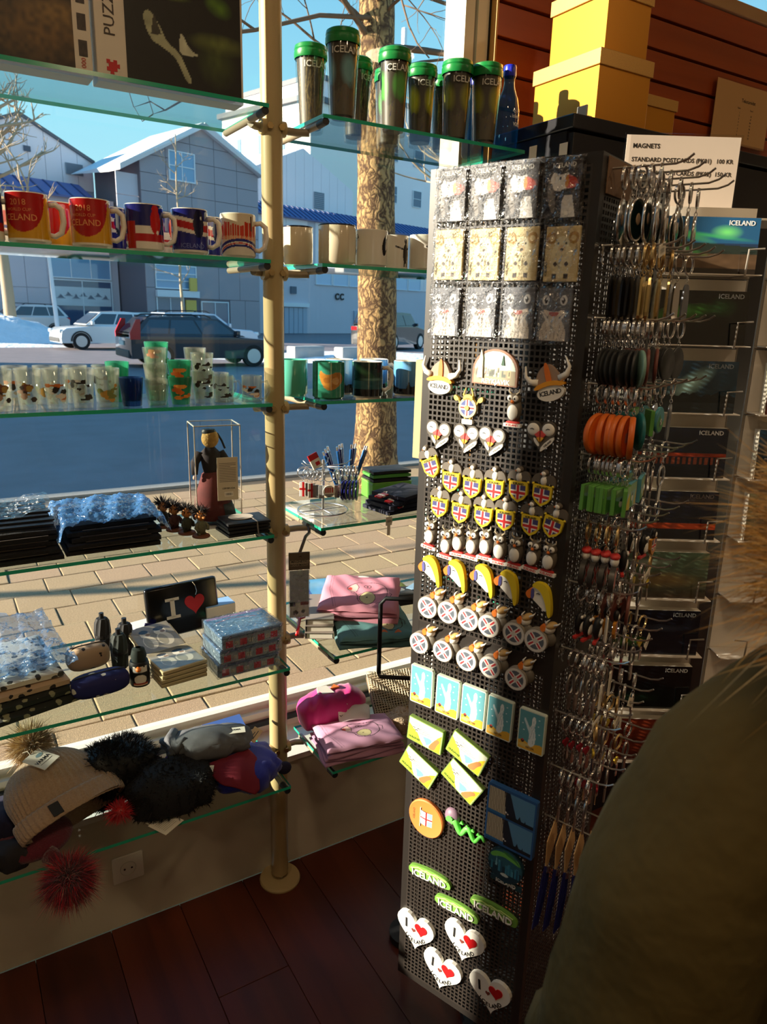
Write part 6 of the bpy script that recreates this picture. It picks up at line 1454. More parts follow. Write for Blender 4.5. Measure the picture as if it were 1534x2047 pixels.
def bottle(x, y, label, rz):
    t = thing('water_bottle', label, 'bottle', (x, y, SH[1]), rz)
    MB().lathe([(.0001, .001), (.028, .001), (.031, .006), (.031, .095), (.026, .122), (.0165, .146), (.0140, .160), (.0140, .172), (.0158, .174), (.0158, .178), (.0135, .180)], 40).build('bottle_body', BLG, t, smooth=45)
    MB().lathe([(.0162, .176), (.0168, .178), (.0168, .198), (.0155, .202), (.0001, .202)], 28).build('cap', mat('blue_cap', C(24, 40, 190), .3), t, smooth=40)
    for s, sz, z in (('eg drekk', .0105, .092), ('islenskt', .0130, .079), ('vatn', .0185, .062)): text_on_cyl(s, sz, mat('white_ink_b', C(214, 226, 236), .4), t, .0313, z, -PI / 2, .008)
bottle(1.362, 1.652, 'blue glass water bottle with white lettering at the end of the tumblers', .35)
bottle(1.345, 1.772, 'blue glass water bottle behind the last tumblers', .9)

# --- shot glasses
def shot(x, y, z, label, kind, group=None, h=.083, r0=.019, r1=.0262, rz=0.0, m=CLEARG, name='shot_glass'):
    t = thing(name, label, 'glass', (x, y, z), rz, group)
    MB().lathe([(.0001, .001), (r0, .001), (r0 + .0005, .003), (r1, h), (r1 - .0012, h + .0006), (r1 - .002, h), (r0 - .001, .012), (.0001, .012)], 28).build('glass_body', m, t, smooth=50)
    if kind:
        p = Print(2 * PI * .022 * .55, h * .62, 46); r = np.random.default_rng(abs(hash(kind)) % 1000 if False else len(kind) * 7 + ord(kind[0]))
        msk = np.zeros(p.X.shape, bool); cols = {'viking': [(120, 74, 56), (170, 140, 70), (60, 46, 40), (170, 136, 116)], 'puffin': [(40, 36, 34), (226, 220, 208), (196, 110, 50)], 'map': [(196, 150, 70), (120, 130, 70)], 'flag': [(196, 40, 46), (236, 234, 228), (60, 66, 120)], 'isl': [(214, 110, 40), (226, 150, 60)], 'horse': [(40, 36, 34), (60, 54, 50)]}[kind]
        for k in range(11):
            cx, cy = r.uniform(.25, .75), r.uniform(.12, .88); a, b = r.uniform(.06, .17), r.uniform(.06, .15)
            if kind == 'flag': cx, cy, a, b = .5, .2 + .3 * (k % 3), .3, .05
            d = ((p.U - cx) / a) ** 2 + ((p.V - cy) / b) ** 2 < 1; msk |= d; p.put(d, C(*cols[k % len(cols)]))
        def wrap(X, Y, Z):
            f = (Y / h + .5); R = r0 + (r1 - r0) * f + .0006; a = -PI / 2 + X / .022; return R * np.cos(a), R * np.sin(a), Y + h * .46
        p.build('print', PRINT, t, warp=wrap, keep=msk)
    return t
GRG = clear('green_shot_glass', (.42, .82, .66), ior=1.45, rough=.04, haze=(.45, C(88, 184, 150))); BLS = clear('navy_shot_glass', (.25, .42, .62), ior=1.45, rough=.04, haze=(.35, C(40, 70, 110)))
z3 = SH[3]
shot(.104, 1.655, z3, 'clear shot glass with a golden viking print at the end of the glass row', 'viking', rz=-.1); shot(.158, 1.662, z3, 'clear shot glass with a rusty viking and puffin print', 'viking', rz=-.5); shot(.210, 1.660, z3, 'clear shot glass with dark puffin print', 'puffin', rz=-.2)
shot(.262, 1.662, z3, 'clear shot glass with a horse print beside the map glass', 'horse', rz=-.3); shot(.312, 1.655, z3, 'clear shot glass with a sandy map print', 'map', rz=-.2)
for i, (x, lb, k) in enumerate(((.13, 'clear shot glass in the back row behind the viking glasses', 'puffin'), (.19, 'clear shot glass in the back row behind the puffin glass', 'map'), (.25, 'clear shot glass in the back row behind the horse glass', 'puffin'), (.31, 'clear shot glass in the back row behind the map glass', 'horse'))): shot(x + .012, 1.745, z3, lb, k, rz=-.3)
shot(.362, 1.660, z3, 'dark blue shot glass beside the map print glass', None, h=.062, r0=.020, r1=.0262, m=BLS); shot(.352, 1.745, z3, 'green shot glass in the back row behind the dark blue one', None, h=.09, m=GRG)
for k in range(3): shot(.415, 1.655, z3 + k * .034, ['clear flag shot glass, bottom of a stack of three', 'clear flag shot glass, middle of a stack of three', 'clear flag shot glass, top of a stack of three'][k], 'flag', h=.058, r0=.0195, r1=.0262)
for k in range(2): shot(.4685, 1.656, z3 + k * .036, ['green shot glass with an orange map, bottom of a stack of two', 'green shot glass with an orange map, top of a stack of two'][k], 'isl', h=.062, r0=.019, r1=.0268, m=GRG, rz=.15)
for k in range(3): shot(.442, 1.745, z3 + k * .036, ['green shot glass, bottom of the tall stack in the back row', 'green shot glass, middle of the tall stack in the back row', 'green shot glass, top of the tall stack in the back row'][k], 'isl' if k == 2 else None, h=.062, r0=.020, r1=.0275, m=GRG)
for k in range(2): shot(.522, 1.660, z3 + k * .040, ['clear horse shot glass, bottom of the stack beside the mini mugs', 'clear horse shot glass, top of the stack beside the mini mugs'][k], 'horse', h=.074, r0=.019, r1=.0262)
for k in range(2): shot(.532, 1.745, z3 + k * .045, ['clear shot glass, bottom of the back stack beside the mini mugs', 'clear shot glass, top of the back stack beside the mini mugs'][k], None, h=.076)
for i, (x, y, lb, k) in enumerate(((.574, 1.668, 'small clear glass mug with a dark puffin print', 'horse'), (.590, 1.745, 'small clear glass mug in the back row near the pole', None), (.637, 1.650, 'small clear glass mug with a dark emblem next to the pole', 'puffin'))):
    t = shot(x, y, z3, lb, k, h=.062, r0=.0225, r1=.0240, rz=fc, name='mini_mug'); MB().tube([(.023, 0, .048), (.036, 0, .050), (.041, 0, .038), (.039, 0, .022), (.031, 0, .010), (.0225, 0, .008)], .0030, 8).build('handle', CLEARG, t, smooth=180)
    MB().lathe([(.0215, .0015), (.024, .0015), (.0245, .006), (.0230, .008)], 28).build('foot_ring', CLEARG, t, smooth=40)

# ================================================================== GOODS ON THE LOWER SHELVES
z4, z5, z6 = SH[4], SH[5], SH[6]
def film_sheet(par, w, d, hfun, name='plastic_cover', m=None, seed=1, n=34, amp=.004, loc=(0, 0, 0), rot=0):
    pr = Print(w, d, n); r = np.random.default_rng(seed); pr.z = hfun(pr.U, pr.V) + r.normal(0, amp * .35, pr.X.shape) + amp * np.sin(pr.U * 19 + pr.V * 11) * np.sin(pr.V * 17 - pr.U * 6)
    return pr.build(name, m or BLUEFILM, par, loc, (0, 0, rot))
KNB = mat('black_knit', C(20, 20, 22), .9, bump=(300, .5, .003)); DKG = mat('dark_green_cloth', C(30, 38, 32), .9)
def folded(x, y, z, w, d, h, m, label, cat, rot=0.0, name='folded_cloth', group=None, bulge=.25):
    """a soft folded textile with a rounded fold at the front"""
    t = thing(name, label, cat, (x, y, z), rot, group)
    pr = []; n = 10
    mb = MB(); N1, N2 = 14, 14; vs = []
    for j in range(N2 + 1):
        for i in range(N1 + 1):
            u, v = i / N1, j / N2; e = min(u, 1 - u, v, 1 - v); hh = h * (1 - bulge * math.exp(-e * 14)) * (1 + .06 * math.sin(u * 7 + x * 40) * math.sin(v * 9 + y * 30)); vs.append(((u - .5) * w, (v - .5) * d, hh))
    b = len(vs); vs += [(vx, vy, .0006) for vx, vy, _ in vs]; fs = []
    idx = lambda i, j: j * (N1 + 1) + i
    for j in range(N2):
        for i in range(N1): fs.append((idx(i, j), idx(i + 1, j), idx(i + 1, j + 1), idx(i, j + 1))); fs.append((b + idx(i, j), b + idx(i, j + 1), b + idx(i + 1, j + 1), b + idx(i + 1, j)))
    for i in range(N1): fs.append((idx(i, 0), b + idx(i, 0), b + idx(i + 1, 0), idx(i + 1, 0))); fs.append((idx(i, N2), idx(i + 1, N2), b + idx(i + 1, N2), b + idx(i, N2)))
    for j in range(N2): fs.append((idx(0, j), idx(0, j + 1), b + idx(0, j + 1), b + idx(0, j))); fs.append((idx(N1, j), b + idx(N1, j), b + idx(N1, j + 1), idx(N1, j + 1)))
    mb.add(vs, fs).build('cloth', m, t, smooth=60); return t
# --- two wrapped stacks of black goods
for s, (x, y, w, d, nm_) in enumerate(((.095, 1.745, .185, .20, 'black wrapped pack in the left stack on the doll shelf'), (.305, 1.745, .205, .20, 'black pack below the blue wrapped one, centre stack of the doll shelf'))):
    for k in range(5):
        t = folded(x + random.uniform(-.006, .006), y + random.uniform(-.008, .008), z4 + .0005 + k * .0135, w - .004 * k, d - .01 * k, .013, KNB, nm_ + ', ' + ['lowest', 'second from below', 'middle', 'second from above', 'topmost'][k], 'pack', random.uniform(-.03, .03), 'wrapped_pack')
        MB().box((-w * .35, -d / 2 - .0015, .003), (w * .35, -d / 2 + .002, .0038)).build('seam', mat('dark_brown', C(64, 54, 44), .8), t)
    if s == 1:
        t = thing('blue_wrap', 'crumpled blue plastic wrap over the centre stack of packs', 'wrap', (x, y, z4 + .069)); film_sheet(t, .245, .225, lambda U, V: .010 + .012 * np.sin(U * PI) * np.sin(V * PI) - .045 * np.clip(np.abs(U - .5) * 2 - .86, 0, 1) / .14, 'plastic_sheet', clear('blue_wrap_film', (.55, .75, 1.0), rough=.15, bump=(40, 1.0, .03), ior=1.45, extra=.05, haze=(.72, C(112, 176, 250))), 3, 46, .006)
    else:
        t = thing('zigzag_trim', 'pile of black toothed trims on the left stack', 'trim', (x, y, z4 + .070))
        for q in range(6): MB().prism([(-.085, -.012)] + [(-.085 + .17 * i / 16, .012 + (.009 if i % 2 else 0)) for i in range(17)] + [(.085, -.012)], 0, .004, M=T(random.uniform(-.01, .01), -.06 + q * .022, .0006 + .0045 * q) @ Rz(random.uniform(-.1, .1))).build('toothed_strip', BLACK, t)
        film_sheet(t, .19, .17, lambda U, V: .034 + .006 * np.sin(U * 9), 'plastic_cover', FILM, 8, 30, .003)
# --- troll figurines
def troll(x, y, label, rz, sc=1.0, green=(70, 76, 56)):
    t = thing('troll_figurine', label, 'figurine', (x, y, z4), rz)
    MB().lathe([(.0001, 0), (.018 * sc, 0), (.019 * sc, .002), (.0175 * sc, .005), (.0001, .006)], 24).build('base', mat('troll_base', C(112, 66, 40), .7), t, smooth=40)
    mb = MB().ball(.0115 * sc, .010 * sc, .017 * sc, (0, 0, .021 * sc), 16, 10); 
    for s in (-1, 1): mb.tube([(s * .010 * sc, 0, .030 * sc), (s * .015 * sc, -.004, .022 * sc), (s * .011 * sc, -.010, .016 * sc)], .0035 * sc, 8); mb.tube([(s * .005 * sc, 0, .012 * sc), (s * .006 * sc, -.002, .005)], .0042 * sc, 8)
    mb.build('body', mat('troll_coat_%d' % green[0], C(*green), .85, noise=(200, .4)), t, smooth=180)
    MB().ball(.0095 * sc, .009 * sc, .0115 * sc, (0, -.001, .046 * sc), 16, 10).ball(.003 * sc, .006 * sc, .003 * sc, (0, -.010 * sc, .044 * sc), 8, 6).ball(.004 * sc, .002, .005 * sc, (.0098 * sc, 0, .046 * sc), 8, 6).ball(.004 * sc, .002, .005 * sc, (-.0098 * sc, 0, .046 * sc), 8, 6).build('head', mat('troll_skin', C(190, 124, 62), .7), t, smooth=180)
    for s in (-1, 1): MB().ball(.0016 * sc, .0012, .0018 * sc, (s * .0038 * sc, -.0088 * sc, .0485 * sc), 8, 6).build('eye', BLACK, t, smooth=180)
    blades(160, .010 * sc, .017 * sc, .0022, (0, .002, .052 * sc), .5, -.1, -.1, 3, (1, 1, .7)).build('hair', mat('troll_hair', C(26, 22, 22), .8), t)
troll(.508, 1.672, 'small troll figurine with orange face at the shelf edge', .3, 1.15, (96, 96, 72)); troll(.485, 1.712, 'small troll figurine with black tufted hair second from the edge', .5, 1.15, (56, 60, 44)); troll(.466, 1.752, 'small dark troll figurine third from the shelf edge', .4, 1.15, (70, 40, 36)); troll(.450, 1.792, 'small dark troll figurine last in the file beside the blue wrap', .2, 1.15, (50, 50, 44))
# --- doll in an acrylic case
t = thing('display_case', 'clear acrylic case with a white leaflet around the blond doll', 'case', (.578, 1.765, z4), -.12); w, d, h = .112, .09, .262
MB().box((-w / 2, -d / 2, .004), (w / 2, d / 2, h)).build('case', ACRYL, t); e_ = MB()
for sx_ in (-1, 1):
    for sy_ in (-1, 1): e_.box((sx_ * w / 2 - .0012, sy_ * d / 2 - .0012, 0), (sx_ * w / 2 + .0012, sy_ * d / 2 + .0012, h))
for sy_ in (-1, 1): e_.box((-w / 2, sy_ * d / 2 - .0012, h - .002), (w / 2, sy_ * d / 2 + .0012, h + .0005))
for sx_ in (-1, 1): e_.box((sx_ * w / 2 - .0012, -d / 2, h - .002), (sx_ * w / 2 + .0012, d / 2, h + .0005))
e_.build('case_edge', mat('case_edge', C(232, 222, 206), .2), t); MB().box((-w / 2, -d / 2, .0), (w / 2, d / 2, .004)).build('case_base', WHITE, t)
dl = thing('costume_doll', 'blond doll in dark red skirt and black bodice inside the clear case', 'doll', (.578, 1.765, z4 + .004), -.12); dl.scale = (1.28, 1.02, 1.10)
MB().lathe([(.040, .012), (.042, .02), (.033, .07), (.020, .118), (.012, .125)], 36, M=T(-.006, 0, 0)).build('skirt', mat('doll_skirt', C(88, 34, 32), .85, noise=(60, .4)), dl, smooth=60)
MB().lathe([(.0445, .010), (.041, .034), (.036, .05)], 36, a0=-1.2, a1=2.6, M=T(-.004, 0, 0)).build('apron', mat('doll_apron', C(24, 34, 34), .8), dl, smooth=60)
MB().lathe([(.014, .118), (.019, .150), (.021, .165), (.012, .176), (.007, .182)], 24, M=T(-.008, 0, 0)).build('bodice', mat('doll_bodice', C(30, 22, 24), .85), dl, smooth=60)
for s in (-1, 1):
    a_ = MB().tube([(-.008 + s * .019, 0, .168), (-.008 + s * .031, -.003, .145), (-.008 + s * .033, -.008, .118)], [.009, .0085, .006], 10).build('sleeve', mat('doll_bodice', C(30, 22, 24), .85), dl, smooth=180); MB().ball(.004, .004, .006, (-.008 + s * .033, -.009, .112), 10, 6).build('doll_hand', mat('doll_skin', C(214, 168, 138), .6), a_, smooth=180)
MB().ball(.0145, .0145, .018, (-.008, 0, .200), 18, 12).build('head', mat('doll_skin', C(214, 168, 138), .6), dl, smooth=180)
MB().ball(.017, .016, .022, (-.008, -.004, .200), 20, 12).build('hair', mat('doll_blond', C(190, 148, 78), .7, noise=(120, .5), bump=(160, .8, .004)), dl, smooth=180)
MB().lathe([(.0001, .222), (.012, .221), (.0145, .216), (.014, .212)], 20, M=T(-.010, -.002, 0)).build('cap', BLACK, dl, smooth=40); MB().tube([(.006, -.004, .212), (.014, -.006, .195), (.020, -.008, .176)], .0022, 6).build('cap_tassel', BLACK, dl)
MB().rbox((-.004, -d / 2 - .0016, .072), (.048, -d / 2 - .0006, .182), .0003).build('leaflet', mat('leaflet', C(206, 194, 166), .7), t)
for k in range(12): MB().box((.001, -d / 2 - .0019, .120 + k * .0042), (.043 - (.014 if k == 9 else 0), -d / 2 - .0016, .1214 + k * .0042)).build('print_line', mat('grey_ink', C(120, 112, 100), .7), t)
text('ICEWEAR', .0062, INK, t, (.024, -d / 2 - .0019, .103), (PI / 2, 0, 0)) if False else text('LEIKBRUDA', .0062, INK, t, (.024, -d / 2 - .0019, .103), (PI / 2, 0, 0)); BAR.build('barcode', PRINT, t, (.024, -d / 2 - .002, .088), (PI / 2, 0, 0))
for s in (-1, 1): MB().tube([(-.006 + s * .010, -.002, .014), (-.006 + s * .010, -.004, .004)], .005, 8).build('shoe', BLACK, dl)
# --- black felt pieces with a round label
for k in range(4): folded(.614 + .002 * (k % 2), 1.672 - .002 * k, z4 + .0005 + k * .0095, .108, .086, .0092, BLACK, 'flat black felt piece in the banded pile beside the pole, ' + ['lowest', 'second from below', 'second from above', 'topmost'][k], 'felt', .06 - .03 * k, 'felt_piece', None, .3)
t = thing('round_label', 'round grey white label with a strap on the black felt pile', 'label', (.608, 1.668, z4 + .0392), .05)
MB().cyl(1, 0, .0012, 32, M=Matrix.Diagonal((.031, .026, 1, 1))).build('label_disc', mat('label_grey', C(196, 186, 172), .7), t); MB().tube([(.020, -.02, .0016), (.024, -.0455, -.004), (.026, -.048, -.036)], .0022, 6).build('strap', mat('strap_grey', C(120, 116, 112), .7), t)

# ------------------------------------------------------------------ fifth shelf, left bay
def pat_cloth(name, bgc, fg, scale=55):
    m = mat(name, C(*bgc), .8); nt, b = nodes_of(m); tc_ = nt.nodes.new('ShaderNodeTexCoord'); v = nt.nodes.new('ShaderNodeTexVoronoi'); v.inputs['Scale'].default_value = scale; v.inputs['Randomness'].default_value = .75
    n_ = nt.nodes.new('ShaderNodeTexNoise'); n_.inputs['Scale'].default_value = scale * 1.5; mx = nt.nodes.new('ShaderNodeMath'); mx.operation = 'MULTIPLY_ADD'; mx.inputs[1].default_value = .45
    nt.links.new(tc_.outputs['Object'], v.inputs['Vector']); nt.links.new(tc_.outputs['Object'], n_.inputs['Vector']); nt.links.new(n_.outputs['Fac'], mx.inputs[0]); nt.links.new(v.outputs['Distance'], mx.inputs[2])
    r = nt.nodes.new('ShaderNodeValToRGB'); r.color_ramp.interpolation = 'CONSTANT'; r.color_ramp.elements[0].color = (*C(*fg), 1); r.color_ramp.elements[1].color = (*C(*bgc), 1); r.color_ramp.elements[1].position = .50
    nt.links.new(mx.outputs[0], r.inputs[0]); nt.links.new(r.outputs[0], b.inputs['Base Color']); return m
NVB = pat_cloth('navy_bird_cloth', (24, 28, 92), (226, 222, 208), 42); BGB = pat_cloth('beige_bird_cloth', (186, 160, 130), (40, 34, 32), 46); DGB = pat_cloth('dark_bird_cloth', (30, 34, 28), (140, 140, 110), 40); WHB = pat_cloth('white_bird_cloth', (206, 204, 188), (60, 58, 50), 40)
def pouch(x, y, z, w, d, h, m, label, rz, lean=0.0, name='pouch'):
    t = thing(name, label, 'pouch', (x, y, z), rz); mb = MB().ball(1, 1, 1, (0, 0, 0), 28, 16); out = []
    for vx, vy, vz in mb.v:
        f = lambda q: math.copysign(abs(q) ** .62, q); out.append((f(vx) * w / 2, f(vy) * d / 2, f(vz) * h / 2 + h / 2 + .0008))
    mb.v = out; mb.build('pouch_body', m, t, smooth=180)
    MB().tube([(-w * .44, 0, h * .98), (-w * .2, 0, h * 1.0 + .001), (w * .2, 0, h * 1.0 + .001), (w * .44, 0, h * .98)], .0016, 6).build('zip', BLACK, t); return t
for k, (m, lb) in enumerate(((DGB, 'dark green bird-print bag, bottom of the wrapped pile'), (DGB, 'dark green bird-print bag above the bottom one of the wrapped pile'), (BGB, 'beige bird-print bag in the middle of the wrapped pile'), (WHB, 'white bird-print bag on top of the wrapped pile'))):
    folded(.085 - .006 * k, 1.668 + .012 * k, z5 + .0008 + k * .0185, .175, .23, .018, m, lb, 'bag', .25 - .05 * k, 'folded_bag', None, .4)
t = thing('plastic_wrapper', 'crumpled bluish plastic wrapper over the bird-print bags', 'wrapper', (.085, 1.70, z5 + .078), .2); film_sheet(t, .19, .22, lambda U, V: .006 + .055 * V ** 1.6 * (1 - .3 * np.abs(U - .5)), 'plastic_sheet', None, 12, 40, .007)
pouch(.236, 1.728, z5, .100, .055, .060, BGB, 'beige pouch with dark bird print beside the rolled umbrellas', .12); pouch(.238, 1.588, z5, .128, .060, .050, NVB, 'navy blue pouch with white bird print at the shelf edge', .10)
UMB = mat('umbrella_cloth', C(30, 40, 36), .75); UMBK = mat('umbrella_black', C(26, 26, 28), .75)
def umbrella(x, y, label, h, m):
    t = thing('rolled_umbrella', label, 'umbrella', (x, y, z5), random.uniform(0, 3)); mb = MB(); n = 30
    prof = [(.010, 0), (.017, .004), (.0185, h * .6), (.0165, h * .9), (.012, h)]; vs = []
    for r_, z_ in prof:
        for i in range(n): a = 2 * PI * i / n; vs.append((r_ * (1 + .12 * (i % 3 == 0)) * math.cos(a + z_ * 6), r_ * (1 + .12 * (i % 3 == 0)) * math.sin(a + z_ * 6), z_))
    fs = [(j * n + i, j * n + (i + 1) % n, (j + 1) * n + (i + 1) % n, (j + 1) * n + i) for j in range(len(prof) - 1) for i in range(n)] + [tuple(range(n))[::-1], tuple((len(prof) - 1) * n + i for i in range(n))]
    mb.add(vs, fs).build('canopy', m, t, smooth=30); MB().cyl(.006, h, h + .014, 14).build('knob', BLACK, t, smooth=40); MB().lathe([(.0195, h * .45), (.0200, h * .5), (.0195, h * .55)], 24).build('strap', BLACK, t); return t
umbrella(.285, 1.800, 'rolled black umbrella farthest back beside the beige pouch', .092, UMBK); umbrella(.302, 1.690, 'rolled dark green umbrella between pouch and puffin case', .090, UMB); umbrella(.330, 1.756, 'rolled black umbrella behind the dark green one', .086, UMBK)
t = thing('puffin_umbrella', 'small umbrella in a puffin-shaped case with orange beak', 'umbrella', (.326, 1.592, z5), -.15)
MB().lathe([(.0001, .0005), (.0215, .0005), (.0225, .004), (.0225, .052), (.020, .060), (.0001, .062)], 32).build('case_body', BLACK, t, smooth=50); p = Print(.034, .050, 60, C(20, 20, 22)); p.rect(0, .66, 1, .96, C(232, 226, 214)).oval(.5, .30, .42, .24, C(232, 226, 214)).rect(0, 0, 1, .06, C(226, 200, 170)).rect(0, .06, 1, .12, C(170, 50, 40)); p.build('face_print', PRINT, t, warp=on_cyl(.0229, .030, -PI / 2))
MB().ball(.006, .008, .006, (-.004, -.025, .048), 14, 8).build('beak', ORANGE_R, t, smooth=180); MB().lathe([(.016, .060), (.018, .072), (.014, .088), (.006, .092)], 24).build('umbrella_top', UMB, t, smooth=40)
for s in (-1, 1): MB().ball(.002, .0015, .002, (s * .009, -.0215, .052), 8, 6).build('eye', BLACK, t, smooth=180)
# tiles
TILE = mat('stone_tile', C(196, 178, 138), .7)
def p_tile():
    p = Print(.104, .104, 90, C(150, 140, 116)); p.noise(.2, 10, 3)
    for cx, w_ in ((.30, .16), (.68, .19)): p.oval(cx, .40, w_, .24, C(222, 212, 186)).oval(cx, .70, w_ * .75, .13, C(226, 218, 196)).oval(cx, .80, w_ * .7, .07, C(60, 54, 46)).oval(cx + .06, .68, .06, .05, C(150, 120, 80)).oval(cx - .05, .40, w_ * .55, .2, C(120, 110, 70), .6)
    return p
for k in range(4):
    t = thing('picture_tile', ['puffin picture tile, lowest of the pile of four', 'puffin picture tile, second from below in the pile of four', 'puffin picture tile, third from below in the pile of four', 'puffin picture tile with two birds showing, top of the pile of four'][k], 'tile', (.412, 1.602, z5 + k * .0108), .10 + .02 * k)
    MB().rbox((-.056, -.056, .0006), (.056, .056, .0098), .002).build('tile_body', TILE, t); p_tile().build('picture', PRINT_GLOSS, t, (0, 0, .0101))
t = thing('picture_tile', 'puffin picture tile leaning against the black love bag', 'tile', M=T(.405, 1.676, z5 + .034) @ Rz(.22) @ Rx(.30)); MB().rbox((-.056, -.005, -.0045), (.056, .080, .0045), .002).build('tile_body', TILE, t); p_tile().build('picture', PRINT_GLOSS, t, (0, .040, .0048))
# black love bag
t = thing('love_bag', 'flat black bag with a white letter I and a red heart', 'bag', M=T(.498, 1.815, z5 + .001) @ Rz(.10) @ Rx(PI / 2 - .16))
MB().rbox((-.100, 0, -.010), (.100, .140, .010), .008).build('bag_body', BLACK_G, t, smooth=60); MB().rbox((-.037, .052, .0102), (-.025, .100, .0110), .0003).rbox((-.050, .096, .0102), (-.012, .104, .0110), .0003).rbox((-.050, .048, .0102), (-.012, .056, .0110), .0003).build('letter', WHITE, t)
MB().prism(heart(.056, .054, .030, .074), .0101, .0116).build('red_heart', RED, t); MB().tube([(-.095, .136, .004), (0, .138, .005), (.095, .136, .004)], .0022, 6).build('zip', mat('zip_grey', C(120, 120, 124), .4, .6), t); MB().tube([(.03, .136, .008), (.035, .126, .012), (.038, .110, .012), (.034, .100, .011)], .0012, 6).build('zip_pull', CHROME, t)
t = thing('navy_tag', 'navy cardboard tag with snowflakes and red foot hanging before the love bag', 'tag', M=T(.392, 1.766, z5 + .014) @ Rz(.15) @ Rx(PI / 2 - .3) @ Rz(-.3)); MB().rbox((-.020, -.012, -.002), (.020, .050, .002), .001).build('card', NAVY, t); MB().rbox((-.020, -.012, -.0022), (.020, -.004, .0022), .0005).build('red_foot', RED, t)
for (x, y) in ((.0, .034), (-.006, .028), (.007, .030), (.001, .022), (-.004, .040)): MB().prism(ell(x, y, .003, .003, 6), .002, .0023).build('snowflake', WHITE, t)
MB().rbox((-.004, .006, .002), (.014, .014, .0024), .0003).build('sunlight_or_sticker', PAPER, t)
def gbox(x, y, z, w, d, h, m, label, rz, name='gift_carton'): t = thing(name, label, 'box', (x, y, z), rz); box_with(t, w, d, h, m, .003); return t
PBX = mat('pale_blue_card', C(150, 190, 236), .5)
t = gbox(.395, 1.842, z5, .07, .05, .040, WHITE, 'white carton behind the navy tag', .2); MB().box((-.034, -.0256, .004), (.034, -.0252, .036)).build('front_print', PBX, t)
t = gbox(.598, 1.842, z5, .085, .055, .060, WHITE, 'white carton with pale blue top behind the tin boxes', .05); MB().box((-.0415, -.0265, .0601), (.0415, .0265, .0606)).build('top_print', PBX, t)
# tin boxes, shrink wrapped
for k in range(3):
    t = thing('tin_box', ['pale blue tin box with red flags, bottom of three', 'pale blue tin box with red flags, middle of three', 'pale blue tin box with red flags, top of three'][k], 'box', (.567 + .003 * k, 1.585 - .004 * k, z5 + k * .0375), .03 + .015 * k)
    MB().rbox((-.078, -.058, .0008), (.078, .058, .0350), .004).build('tin_body', mat('tin_blue', C(128, 152, 172), .3, .2), t); MB().rbox((-.079, -.059, .026), (.079, .059, .0362), .004).build('lid', mat('tin_lid', C(116, 150, 190), .3, .2), t)
    p = Print(.150, .024, 110, C(140, 160, 172))
    for i, x in enumerate((.06, .30, .60, .83)): p.rect(x - .02, .14, x + .10, .86, C(190, 36, 56)); p.oval(x + .15, .5, .012, .08, C(30, 30, 34)); p.rect(x + .12, .3, x + .2, .7, C(222, 214, 190), .5)
    p.build('side_print', PRINT_GLOSS, t, (0, -.0593, .0135), (PI / 2, 0, 0)); q = Print(.148, .108, 60, C(112, 158, 206)); q.oval(.5, .5, .4, .3, C(160, 196, 226), .7, soft=.8).line([(.1, .7), (.4, .82), (.8, .66)], .003, C(216, 120, 130)).rect(.0, .9, 1, 1, C(196, 150, 200)); q.build('lid_print', PRINT_GLOSS, t, (0, 0, .0365))
    MB().box((-.0805, -.0605, .0006), (.0805, .0605, .0372)).build('shrink_wrap', FILM, t)

# ------------------------------------------------------------------ hats on the lowest shelf
def knit(name, c0, c1, ribs=0):
    m = mat(name, C(*c0), .95, sheen=.3)
    nt, b = nodes_of(m); t_ = nt.nodes.new('ShaderNodeTexCoord'); w_ = nt.nodes.new('ShaderNodeTexNoise'); w_.inputs['Scale'].default_value = 260; bp = nt.nodes.new('ShaderNodeBump'); bp.inputs['Strength'].default_value = .6; bp.inputs['Distance'].default_value = .004
    mx = nt.nodes.new('ShaderNodeMix'); mx.data_type = 'RGBA'; mx.inputs[6].default_value = (*C(*c0), 1); mx.inputs[7].default_value = (*C(*c1), 1)
    nt.links.new(t_.outputs['Object'], w_.inputs['Vector']); nt.links.new(w_.outputs['Fac'], mx.inputs[0]); nt.links.new(mx.outputs[2], b.inputs['Base Color']); nt.links.new(w_.outputs['Fac'], bp.inputs['Height']); nt.links.new(bp.outputs[0], b.inputs['Normal']); return m
KN_B = knit('beige_knit', (142, 116, 92), (182, 156, 128))
